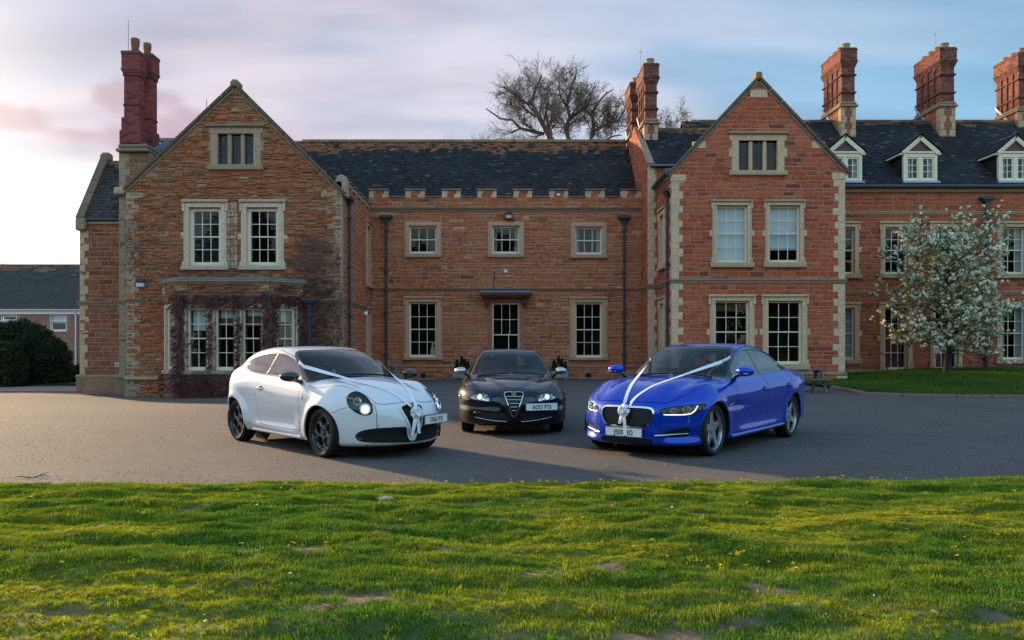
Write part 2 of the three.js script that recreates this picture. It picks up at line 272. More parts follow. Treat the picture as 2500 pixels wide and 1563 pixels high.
// an individual dressed block as a part of the house
const blockMats = [];
function dressed(fr, name, list, m = M.dress, parent = house, label) { const mb = new MB(); for (const b of list) mb.box(b[0], b[1], b[2], b[3], b[4], b[5], b[7] ?? 0.012, b[6] || jit(CREAM, rH, 0.1)); const g = mb.geo(inHouse(fr)); return part(parent, name, g, m, label); }
// alternating corner stones; each is a block of its own. side +1: the wall runs to the right of the corner
function quoins(fr, u, v0, v1, side, col, wide = 0.42, slim = 0.24, wrap = 0.02, n0 = 0) {
  let v = v0, k = n0; const R = RNG((u * 991 + v0 * 77) | 0);
  while (v < v1 - 0.05) { const h = Math.min(v1 - v, 0.25 + R() * 0.07), w = (k++ % 2 ? wide : slim) * (0.9 + R() * 0.22); dressed(fr, 'quoin_stone', [[side > 0 ? u - wrap : u - w, side > 0 ? u + w : u + wrap, v + 0.0015, v + h - 0.0015, -0.2, 0.024, jit(col, R, 0.055), 0.005]]); v += h; }
}
// moulded horizontal band
function band(fr, u0, u1, v0, v1, out = 0.09, col = [0.25, 0.19, 0.14], name = 'string_course') { const h = v1 - v0; return dressed(fr, name, [[u0, u1, v0 + h * 0.55, v1, -0.05, out, col, 0.015], [u0 + 0.004, u1 - 0.004, v0 + h * 0.22, v0 + h * 0.55, -0.05, out * 0.62, mix3(col, CREAM, 0.25), 0.01], [u0 + 0.008, u1 - 0.008, v0, v0 + h * 0.22, -0.05, out * 0.35, mix3(col, CREAM, 0.4), 0.008]]); }

// ---- windows. rect = [u0, v0, u1, v1] of the sash frame's outside, in the frame of the wall
const unitBox = new THREE.BoxGeometry(1, 1, 1);
const paneGeos = new Map();
function paneGeo(w, h) { const k = w.toFixed(3) + h.toFixed(3); if (!paneGeos.has(k)) paneGeos.set(k, new THREE.PlaneGeometry(w, h)); return paneGeos.get(k); }
const rW = RNG(404);
const colStoneCream = [0.68, 0.545, 0.40], colPinkStone = [0.58, 0.37, 0.26], colGreyCream = [0.66, 0.58, 0.48];
function sashWindow(fr, rect, o) {
  const [u0, v0, u1, v1] = rect, W = u1 - u0, H = v1 - v0, g = sub(house, 'window', inHouse(fr).multiply(T4(u0, v0, 0)));
  const col = o.col || colStoneCream, s = o.side ?? 0.2, top = o.top ?? 0.22, sill = o.sill ?? 0.14, z = o.proud ?? 0.05, deep = o.deep ?? 0.13;
  // stone surround with ears, cornice and sill
  const mb = new MB(), C = () => jit(col, rW, 0.07);
  if (!o.bare) {
    mb.box(-s, 0.005, -0.004, H + 0.004, -deep - 0.06, z, 0.012, C()); mb.box(W - 0.005, W + s, -0.004, H + 0.004, -deep - 0.06, z, 0.012, C());
    mb.box(-s * 0.62, 0.003, 0, H, -deep - 0.05, z + 0.02, 0.01, C()); mb.box(W - 0.003, W + s * 0.62, 0, H, -deep - 0.05, z + 0.02, 0.01, C());
    mb.box(-s, W + s, H + 0.004, H + top, -deep - 0.06, z + 0.001, 0.012, C());
    mb.box(-s * 0.62, W + s * 0.62, H + 0.002, H + top * 0.55, -deep - 0.055, z + 0.021, 0.01, C());
    if (o.ears) { mb.box(-s - 0.07, W + s + 0.07, H + top * 0.62, H + top, -0.05, z + 0.085, 0.02, mix3(col, [0.25, 0.22, 0.17], o.dirty ?? 0.4)); for (const q of [-s - 0.05, W + s - 0.04]) mb.box(q, q + 0.09, H - 0.14, H + top * 0.63, -0.05, z + 0.03, 0.012, C()); for (const q of [-s - 0.05, W + s - 0.04]) mb.box(q, q + 0.09, 0.0, 0.16, -0.05, z + 0.03, 0.02, C()); }
    if (o.blocks) for (const q of [-s - 0.12, W + s - 0.02]) mb.box(q, q + 0.14, H * 0.46, H * 0.46 + 0.24, -0.05, 0.028, 0.01, C());
    part(g, 'surround', mb.geo(), M.dress);
    const sb = new MB(); sb.box(-s - (o.ears ? 0.09 : 0.02), W + s + (o.ears ? 0.09 : 0.02), -sill, 0, -deep - 0.06, z + 0.09, 0.02, mix3(col, [0.22, 0.19, 0.14], 0.35)); part(g, 'sill', sb.geo(), M.dress);
  }
  // timber sashes: the upper one stands 4 cm in front of the lower
  const f = o.f ?? 0.075, bar = o.bar ?? 0.026, zs = -deep, cols = o.cols ?? 3, rows = o.rows ?? 4, iw = W - 2 * f, ih = H - 2 * f - (o.foot ?? 0.04), y0 = f + (o.foot ?? 0.04);
  const fm = new MB(); fm.box(0, f, 0, H, zs - 0.1, zs + 0.035, 0.006); fm.box(W - f, W, 0, H, zs - 0.1, zs + 0.035, 0.006); fm.box(f - 0.002, W - f + 0.002, H - f, H, zs - 0.1, zs + 0.034, 0.006); fm.box(f - 0.002, W - f + 0.002, 0, y0, zs - 0.1, zs + 0.033, 0.006);
  part(g, 'sash_frame', fm.geo(), M.cream);
  const bm = new MB(), half = o.half ?? 0.5, cw = iw / cols, open = o.open;
  const mid = y0 + ih * half; if (rows > 1 && !o.casement) bm.box(f - 0.01, W - f + 0.01, mid - 0.024, mid + 0.024, zs - 0.05, zs + 0.024, 0.006);
  const nUp = Math.round(rows * (1 - half)), nLo = rows - nUp, cells = [];
  const grid = (ya, yb, n, zz) => { for (let r = 1; r < n; r++) bm.box(f - 0.003, W - f + 0.003, lerp(ya, yb, r / n) - bar / 2, lerp(ya, yb, r / n) + bar / 2, zz - 0.022, zz + 0.008, 0.004); for (let c = 1; c < cols; c++) { bm.box(f + c * cw - bar / 2, f + c * cw + bar / 2, ya, yb, zz - 0.02, zz + 0.010, 0.004); } for (let r = 0; r < n; r++) for (let c = 0; c < cols; c++) cells.push([f + c * cw, lerp(ya, yb, r / n), cw, (yb - ya) / n, zz]); };
  if (o.casement) { const half2 = W / 2; bm.box(half2 - 0.06, half2 + 0.06, y0 - 0.01, H - f + 0.01, zs - 0.05, zs + 0.02, 0.006); grid(y0, H - f, rows, zs); }
  else { grid(mid, H - f, nUp, zs); if (!open) grid(y0, mid, nLo, zs - 0.035); }
  part(g, 'glazing_bars', bm.geo(), M.cream);
  for (const [x, y, w, h, zz] of cells) { const p = part(g, 'pane', paneGeo(w, h), M.pane); p.position.set(x + w / 2, y + h / 2, zz - 0.008); p.rotation.set((rW() - 0.5) * 0.012, (rW() - 0.5) * 0.016, 0); }
  // what hangs behind the glass
  const bl = new MB(), zb = zs - 0.16;
  if (o.blind) { const y = y0 + ih * (1 - o.blind); bl.box(f * 0.6, W - f * 0.6, y, H - f * 0.4, zb - 0.012, zb, 0); part(g, 'blind', bl.geo(), M.blind); }
  if (o.fabric) { const q = new MB(); q.box(f * 0.6, W - f * 0.6, y0 + ih * (1 - o.fabric), H - f * 0.4, zb - 0.05, zb - 0.035, 0); part(g, 'roman_blind', q.geo(), M.brownblind); }
  if (o.slats) { const q = new MB(); for (let y = y0 + 0.02; y < H - f; y += 0.055) q.quad([f, y, zb + 0.02], [W - f, y, zb + 0.02], [W - f, y + 0.028, zb - 0.02], [f, y + 0.028, zb - 0.02]); part(g, 'blind_slats', q.geo(), o.slats === 2 ? M.blind : M.room2 || (M.room2 = mat('grey_slats', { rgb: [0.07, 0.075, 0.065], roughness: 0.7 }))); }
  if (o.curtains) for (const sd of [0, 1]) { const q = new MB(), cw2 = iw * o.curtains, n = 9, x0 = sd ? W - f * 0.6 - cw2 : f * 0.6; for (let i = 0; i < n; i++) { const a = x0 + cw2 * i / n, b = x0 + cw2 * (i + 1) / n, za = zb + (i % 2 ? 0.03 : -0.02), zz = zb + (i % 2 ? -0.02 : 0.03); q.quad([a, y0 - 0.02, za], [b, y0 - 0.02, zz], [b, H - f * 0.4, zz], [a, H - f * 0.4, za]); } part(g, 'curtain', q.geo(), o.brownCurtain ? M.brownblind : M.curtain); }
  // the dim room: an open box behind
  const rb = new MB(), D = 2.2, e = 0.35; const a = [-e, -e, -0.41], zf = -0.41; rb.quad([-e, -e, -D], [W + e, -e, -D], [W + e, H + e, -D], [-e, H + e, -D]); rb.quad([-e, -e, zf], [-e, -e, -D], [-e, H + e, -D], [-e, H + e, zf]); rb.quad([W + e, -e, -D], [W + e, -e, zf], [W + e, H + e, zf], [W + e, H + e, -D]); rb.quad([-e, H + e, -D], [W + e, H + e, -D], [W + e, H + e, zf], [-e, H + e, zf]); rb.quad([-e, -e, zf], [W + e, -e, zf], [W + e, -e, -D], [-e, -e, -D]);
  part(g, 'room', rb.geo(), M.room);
  return g;
}
// stone mullioned window with leaded lights; rect = outside of the glazed opening
function mullioned(fr, rect, o) {
  const [u0, v0, u1, v1] = rect, W = u1 - u0, H = v1 - v0, g = sub(house, 'mullioned_window', inHouse(fr).multiply(T4(u0, v0, 0))), C = () => jit(o.col, rW, 0.07), mb = new MB(), s = 0.26;
  mb.box(-s, 0, -0.006, H + 0.006, -0.3, 0.03, 0.012, C()); mb.box(W, W + s, -0.006, H + 0.006, -0.3, 0.03, 0.012, C()); mb.box(-s - 0.1, W + s + 0.1, H, H + 0.24, -0.3, 0.032, 0.012, C());
  mb.box(-0.1, 0.001, 0, H, -0.28, 0.005, 0.03, C()); mb.box(W - 0.001, W + 0.1, 0, H, -0.28, 0.005, 0.03, C());
  mb.box(-s - 0.16, W + s + 0.16, H + 0.24, H + 0.34, -0.1, 0.14, 0.03, mix3(o.col, [0.2, 0.17, 0.13], 0.6)); mb.box(-s - 0.13, -s + 0.02, H * 0.45, H * 0.75, -0.1, 0.028, 0.01, C()); mb.box(W + s - 0.02, W + s + 0.13, H * 0.45, H * 0.75, -0.1, 0.028, 0.01, C());
  part(g, 'surround', mb.geo(), M.dress);
  const sb = new MB(); sb.box(-s - 0.12, W + s + 0.12, -0.2, 0, -0.3, 0.12, 0.03, mix3(o.col, [0.25, 0.22, 0.17], 0.3)); part(g, 'sill', sb.geo(), M.dress);
  const lw = 0.145, n = 3, pw = (W - lw * (n - 1)) / n;
  for (let i = 1; i < n; i++) { const q = new MB(), x = i * (pw + lw) - lw; q.box(x, x + lw, 0, H, -0.26, -0.02, 0.035, C()); part(g, 'mullion', q.geo(), M.dress); }
  for (let i = 0; i < n; i++) {
    const x = i * (pw + lw), q = new MB(); q.box(x, x + 0.022, 0, H, -0.2, -0.16); q.box(x + pw - 0.022, x + pw, 0, H, -0.2, -0.16); q.box(x + 0.022, x + pw - 0.022, 0, 0.022, -0.2, -0.16); q.box(x + 0.022, x + pw - 0.022, H - 0.022, H, -0.2, -0.16);
    const nc = 3, nr = Math.round(H / (pw / 3) / 1.25); for (let c = 1; c < nc; c++) q.box(x + pw * c / nc - 0.004, x + pw * c / nc + 0.004, 0.02, H - 0.02, -0.183, -0.173); for (let r = 1; r < nr; r++) q.box(x + 0.02, x + pw - 0.02, H * r / nr - 0.004, H * r / nr + 0.004, -0.184, -0.174);
    part(g, 'leading', q.geo(), M.iron);
    const p = part(g, 'pane', paneGeo(pw - 0.02, H - 0.02), M.pane); p.position.set(x + pw / 2, H / 2, -0.18); p.rotation.y = (rW() - 0.5) * 0.02;
  }
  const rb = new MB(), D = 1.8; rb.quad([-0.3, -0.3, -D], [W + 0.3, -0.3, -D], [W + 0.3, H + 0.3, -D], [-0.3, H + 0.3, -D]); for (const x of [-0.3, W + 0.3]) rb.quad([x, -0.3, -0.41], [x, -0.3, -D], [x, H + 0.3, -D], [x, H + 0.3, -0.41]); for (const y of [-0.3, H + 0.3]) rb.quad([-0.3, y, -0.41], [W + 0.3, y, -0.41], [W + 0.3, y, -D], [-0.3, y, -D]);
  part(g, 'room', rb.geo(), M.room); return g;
}
const holeOf = (r, s = 0.2, top = 0.22, sill = 0.14) => { const h = [r[0], r[1], r[2], r[3]]; return h; };
const softOf = (r, s, top, sill) => { const h = [r[0] - s, r[1] - sill, r[2] + s, r[3] + top]; h.soft = true; return h; };

// ---- roofs: rows of separate slates on a plane. O lower left corner, u along, w up the slope, left/right(t) bounds in u
const slateLists = [];
function slateRoof(o) {
  const U = new THREE.Vector3(...o.u).normalize(), Wd = new THREE.Vector3(...o.w), len = Wd.length(); Wd.normalize(); const Nn = new THREE.Vector3().crossVectors(U, Wd).normalize(); if (Nn.y < 0) Nn.negate();
  const fr = HB.clone().multiply(new THREE.Matrix4().makeBasis(U, Wd, Nn).setPosition(...o.O)), R = RNG(o.seed);
  const b = new MB(); const lo = o.left(0), ro = o.right(0), lt = o.left(len), rt = o.right(len); b.quad([lo, 0, -0.05], [ro, 0, -0.05], [rt, len, -0.05], [lt, len, -0.05]); b.quad([lo, 0, -0.12], [lt, len, -0.12], [rt, len, -0.12], [ro, 0, -0.12]);
  const roof = part(house, 'roof', b.geo(fr), M.slateBase || (M.slateBase = mat('slate_underlay', { rgb: [0.02, 0.021, 0.025], roughness: 1 })));
  const list = { roof, fr, slates: [] }; slateLists.push(list); const rows = Math.round(len / (o.h || 0.17)), rh = len / rows;
  for (let r = 0; r < rows; r++) {
    const v = r * rh, L = o.left(v + rh / 2), Rr = o.right(v + rh / 2); if (Rr - L < 0.1) continue; let x = L - R() * 0.2;
    while (x < Rr) { const w = (o.sw || 0.25) * (0.7 + R() * 0.6), a = Math.max(L, x), e = Math.min(Rr, x + w); x += w; if (e - a < 0.03) continue; list.slates.push({ a: a + 0.004, e: e - 0.003, v: v - (R() - 0.5) * 0.02, h: rh * 1.12, up: 0.014 + R() * 0.012, col: o.col((a + e) / 2, v / len, v, R) }); }
  }
  return fr;
}
function slateGeo(mb, s) { mb.col = s.col; const z0 = s.up, z1 = 0.004; mb.quad([s.a, s.v, z0], [s.e, s.v, z0], [s.e, s.v + s.h, z1], [s.a, s.v + s.h, z1]); mb.quad([s.a, s.v, -0.02], [s.e, s.v, -0.02], [s.e, s.v, z0], [s.a, s.v, z0]); mb.quad([s.a, s.v + s.h, -0.03], [s.a, s.v, -0.02], [s.a, s.v, z0], [s.a, s.v + s.h, z1]); mb.quad([s.e, s.v, -0.02], [s.e, s.v + s.h, -0.03], [s.e, s.v + s.h, z1], [s.e, s.v, z0]); }
const slateCol = (lich, grey = 0) => (u, t, v, R) => { let c = mix3([0.024, 0.024, 0.027], [0.044, 0.042, 0.044], R()); const m = fbm(u * 0.35, v * 0.5, 33); c = mix3(c, [0.066, 0.062, 0.058], sstep(0, 0.4, m) * 0.5); if (R() < 0.035) c = [0.085, 0.092, 0.10]; const o = sstep(1 - lich, 1 - lich * 0.4, t + fbm(u * 0.8, v * 1.1, 41) * 0.22) ; if (R() < o * 0.85) c = jit(mix3([0.36, 0.125, 0.035], [0.12, 0.08, 0.06], R() * 0.8), R, 0.25); else if (R() < 0.006 + 0.02 * sstep(0.15, 0.4, fbm(u * 0.5, v * 0.7, 55))) c = [0.24, 0.095, 0.04]; return mix3(jit(c, R, 0.2), [0.14, 0.125, 0.1], grey * R()); };
// ridge tiles
function ridge(x0, x1, y, z, col = [0.20, 0.135, 0.085]) { const n = Math.max(1, Math.round((x1 - x0) / 0.45)); for (let i = 0; i < n; i++) { const mb = new MB(), a = lerp(x0, x1, i / n), b = lerp(x0, x1, (i + 1) / n) - 0.01; mb.col = jit(rH() < 0.4 ? [0.25, 0.15, 0.075] : col, rH, 0.2); const q = [[-0.16, -0.13], [0, 0.04], [0.16, -0.13]]; mb.quad([a, y + q[0][1], z - q[0][0]], [b, y + q[0][1], z - q[0][0]], [b, y + q[1][1], z], [a, y + q[1][1], z]); mb.quad([a, y + q[1][1], z], [b, y + q[1][1], z], [b, y + q[2][1], z - q[2][0]], [a, y + q[2][1], z - q[2][0]]); mb.tri([a, y - 0.13, z + 0.16], [a, y + 0.04, z], [a, y - 0.13, z - 0.16]); part(house, 'ridge_tile', mb.geo(HB), M.dress); } }
// sloping coping stones along a gable, in the frame of the wall
function gableCoping(fr, a, b, n, w0, w1, col) {   // a low end, b apex; each stone a part
  for (let i = 0; i < n; i++) {
    const p = [lerp(a[0], b[0], i / n), lerp(a[1], b[1], i / n)], q = [lerp(a[0], b[0], (i + 0.985) / n), lerp(a[1], b[1], (i + 0.985) / n)], dx = q[0] - p[0], dy = q[1] - p[1], l = Math.hypot(dx, dy), s = Math.sign(dx), ang = Math.atan2(dy, dx);
    const mb = new MB(), c = jit(col, rH, 0.14); mb.box(0, l, s > 0 ? -0.01 : -0.10, s > 0 ? 0.10 : 0.01, w0, w1, 0.015, c); mb.box(0.005, l - 0.005, s > 0 ? -0.11 : 0.01, s > 0 ? -0.01 : 0.11, w0 + 0.05, w1 - 0.06, 0.01, mix3(c, [0.42, 0.37, 0.3], 0.35));
    const m = new THREE.Matrix4().makeRotationZ(ang).setPosition(p[0], p[1], 0); part(house, 'coping_stone', mb.geo(inHouse(fr).multiply(m)), M.dress);
  }
}
// drainpipe with hopper head, brackets; along v in the frame of a wall
function drainpipe(fr, u, v0, v1, hop = true, r = 0.05, out = 0.11) {
  const g = sub(house, 'drainpipe', inHouse(fr).multiply(T4(u, 0, out)));
  const geos = [tube([[0, v0, 0], [0, v1, 0]], r, 10)]; part(g, 'pipe', joined(geos), M.iron);
  for (let v = v0 + 1.1; v < v1 - 0.3; v += 1.85) { const mb = new MB(); mb.box(-r - 0.05, r + 0.05, v - 0.03, v + 0.03, -out, 0.02, 0.008); mb.box(-r - 0.012, r + 0.012, v - 0.06, v + 0.06, -r, r + 0.012, 0.01); part(g, 'bracket', mb.geo(), M.iron); }
  if (hop) { const mb = new MB(); mb.box(-0.26, 0.26, v1 - 0.04, v1 + 0.10, -out, 0.14, 0.02); mb.box(-0.2, 0.2, v1 - 0.12, v1 - 0.04, -out + 0.01, 0.11, 0.03); mb.box(-0.1, 0.1, v1 - 0.24, v1 - 0.12, -0.06, 0.07, 0.03); mb.box(-0.3, -0.255, v1 - 0.02, v1 + 0.08, -out, 0.1, 0.01); mb.box(0.255, 0.3, v1 - 0.02, v1 + 0.08, -out, 0.1, 0.01); part(g, 'hopper_head', mb.geo(), M.iron); }
  return g;
}
const fFront = (Z) => frame(0, 0, -Z, 0, 1), fRightFace = (X) => frame(X, 0, 0, 1, 0), fLeftFace = (X) => frame(X, 0, 0, -1, 0);
// photo rectangle -> rectangle in a front facade frame
const R4 = (x0, y0, x1, y1, Z) => [pX(x0, Z), pY(y1, Z), pX(x1, Z), pY(y0, Z)];
const GREYC = [0.40, 0.345, 0.265], DARKBAND = [0.20, 0.15, 0.115];

// ---------------- central range
{
  const Z = Zc, fr = fFront(Z), x0 = pX(900, Z), x1 = pX(1567, Z);
  const FF = [[998.5, 552, 1066, 620], [1202, 552, 1268.5, 620], [1404, 554, 1470, 622]].map((r) => R4(...r, Z));
  const GF = [[998.5, 738, 1066, 872.6], [1404, 739, 1470, 873.5]].map((r) => R4(...r, Z)), door = R4(1201, 739, 1268.5, 903, Z);
  const vent = [[1026, 914, 1040, 924], [1429, 912, 1444, 922]].map((r) => R4(...r, Z));
  const holes = [...FF, ...GF, door, ...vent].map((r) => [...r]);
  const soft = [...FF.map((r) => softOf(r, 0.2, 0.19, 0.19)), ...GF.map((r) => softOf(r, 0.24, 0.26, 0.13)), softOf(door, 0.2, 0.55, 0)];
  const { w } = wall(fr, [[x0, -0.15], [x1, -0.15], [x1, 8.12], [x0, 8.12]], [...holes, ...soft], { ...STY.central, seed: 11, levels: [0.62, pY(708, Z), pY(512, Z)] });
  for (const r of FF) sashWindow(fr, r, { rows: 2, col: colPinkStone, side: 0.2, top: 0.19, sill: 0.17, curtains: r === FF[0] ? 0 : 0.16 });
  sashWindow(fr, GF[0], { rows: 4, col: colPinkStone, side: 0.2, top: 0.26, sill: 0.12, ears: true, dirty: 0.2 });
  sashWindow(fr, GF[1], { rows: 4, col: colPinkStone, side: 0.2, top: 0.26, sill: 0.12, ears: true, dirty: 0.2 });
  sashWindow(fr, door, { rows: 4, col: [0.36, 0.17, 0.115], side: 0.19, top: 0.2, sill: 0.1, half: 0.515, open: true });
  // flat lead canopy over the doorway on brackets
  { const g = sub(house, 'door_canopy', inHouse(fr)); const u0 = pX(1171, Z), u1 = pX(1299, Z), v = pY(724, Z); let mb = new MB(); mb.box(u0, u1, v + 0.1, v + 0.2, -0.05, 0.75, 0.015); part(g, 'lead_top', mb.geo(), M.lead); mb = new MB(); mb.box(u0 + 0.05, u1 - 0.05, v, v + 0.1, -0.05, 0.68, 0.02, [0.17, 0.09, 0.07]); mb.box(u0 + 0.1, u1 - 0.1, v - 0.06, v, -0.05, 0.5, 0.02, [0.32, 0.2, 0.14]); part(g, 'moulding', mb.geo(), M.dress); for (const s of [u0 + 0.22, u1 - 0.44]) { mb = new MB(); mb.box(s, s + 0.2, v - 0.34, v - 0.06, -0.05, 0.3, 0.05, [0.16, 0.085, 0.065]); mb.box(s + 0.03, s + 0.17, v - 0.48, v - 0.34, -0.05, 0.16, 0.04, [0.2, 0.1, 0.07]); part(g, 'corbel', mb.geo(), M.dress); } mb = new MB(); mb.box(u0 + 0.72, u1 - 0.68, v - 0.26, v - 0.07, -0.05, 0.1, 0.02, [0.42, 0.17, 0.11]); part(g, 'frieze', mb.geo(), M.dress); }
  for (const r of vent) { const mb = new MB(); for (let v = r[1] + 0.02; v < r[3]; v += 0.04) mb.box(r[0], r[2], v, v + 0.014, -0.06, -0.03); part(house, 'air_vent', mb.geo(inHouse(fr)), M.iron); const b = new MB(); b.box(r[0] - 0.02, r[2] + 0.02, r[1] - 0.02, r[3] + 0.02, -0.5, -0.405); part(house, 'vent_back', b.geo(inHouse(fr)), M.black); }
  band(fr, x0, x1, pY(711, Z), pY(704.5, Z), 0.09, [0.20, 0.125, 0.09]);
  band(fr, x0, x1, pY(517, Z), pY(507.5, Z), 0.10, [0.16, 0.115, 0.09]);
  // plinth: proud lower courses with a weathered stone on top
  wall(fFront(Z - 0.09), [[x0, -0.2], [pX(1190, Z), -0.2], [pX(1190, Z), 0.5], [x0, 0.5]], vent.slice(0, 1).map((r) => [...r]), { ...STY.central, seed: 14, thick: 0.09 });
  wall(fFront(Z - 0.09), [[pX(1279, Z), -0.2], [x1, -0.2], [x1, 0.5], [pX(1279, Z), 0.5]], vent.slice(1).map((r) => [...r]), { ...STY.central, seed: 15, thick: 0.09 });
  for (const [a, b] of [[x0, pX(1190, Z)], [pX(1279, Z), x1]]) for (let u = a; u < b - 0.1; ) { const e = Math.min(b, u + 0.8 + rH() * 0.5); dressed(fr, 'plinth_stone', [[u + 0.004, e - 0.004, 0.5, 0.62, -0.05, 0.125, jit([0.37, 0.2, 0.135], rH, 0.12), 0.03]]); u = e; }
  { const mb = new MB(); mb.box(door[0] - 0.5, door[2] + 0.5, -0.2, pY(903, Z), -0.3, 0.9, 0.02, [0.3, 0.22, 0.17]); part(house, 'door_step', mb.geo(inHouse(fr)), M.dress); }
  // battlements
  const mer = [[900.5, 946.9], [989.6, 1036.4], [1078.4, 1124.4], [1165.5, 1212.3], [1253.5, 1299.4], [1341.4, 1387.4], [1430, 1477], [1517, 1567]].map((p) => p.map((x) => pX(x, Z)));
  mer.forEach(([a, b], i) => {
    const g = sub(house, 'merlon', inHouse(fr)); const e = 0.2 + rH() * 0.06; let mb = new MB(); const c = jit([0.64, 0.49, 0.37], rH, 0.1);
    mb.box(a, a + e, 8.12, 8.30, -0.36, 0.012, 0.015, c); mb.box(a + 0.002, a + e * 1.25, 8.301, 8.43, -0.36, 0.01, 0.015, jit(c, rH)); part(g, 'end_stone', mb.geo(), M.dress);
    mb = new MB(); mb.box(b - e * 1.2, b, 8.12, 8.27, -0.36, 0.012, 0.015, jit(c, rH)); mb.box(b - e * 0.85, b - 0.002, 8.271, 8.43, -0.36, 0.01, 0.015, jit(c, rH)); part(g, 'end_stone', mb.geo(), M.dress);
    mb = new MB(); mb.box(a + e * 0.9, b - e * 0.8, 8.121, 8.428, -0.34, -0.004, 0, [0.34, 0.13, 0.085]); for (let k = 0; k < 3; k++) { let u = a + e * 1.26; while (u < b - e * 1.22) { const w = Math.min(b - e * 1.21 - u, 0.2 + rH() * 0.25); mb.box(u + 0.005, u + w - 0.005, 8.13 + k * 0.1, 8.22 + k * 0.1, -0.3, 0.01 + rH() * 0.006, 0.01, colCentral(u, k, rH)); u += w; } } part(g, 'infill', mb.geo(), M.stone);
    mb = new MB(); mb.box(a - 0.05, b + 0.05, 8.43, 8.505, -0.44, 0.07, 0.02, jit([0.22, 0.185, 0.15], rH, 0.2)); part(g, 'cap_stone', mb.geo(), M.dress);
    if (i < mer.length - 1) dressed(fr, 'coping_stone', [[b + 0.005, mer[i + 1][0] - 0.005, 8.12, 8.18, -0.44, 0.06, jit([0.2, 0.175, 0.15], rH, 0.2), 0.015]]);
  });
  const roofRight = 6.2; // runs into the gable wall of the block
  slateRoof({ O: [0, 8.05, -37.25], u: [1, 0, 0], w: [0, 3.7, -3.8], left: () => -12.5, right: () => roofRight, seed: 21, h: 0.135, sw: 0.21, col: slateCol(0.27) });
  ridge(-10, 6.2, 11.80, -41.05);
  { const mb = new MB(); mb.quad([6.2, 8.05, -45], [-12.5, 8.05, -45], [-12.5, 11.75, -41.1], [6.2, 11.75, -41.1]); part(house, 'roof', mb.geo(HB), M.slateBase); }
  drainpipe(fr, pX(944, Z), 0, pY(531, Z)); drainpipe(fr, pX(1522.9, Z), 0, pY(533, Z));
  drainpipe(fr, pX(905, Z), pY(752, Z), pY(560, Z), false, 0.035, 0.08);
}
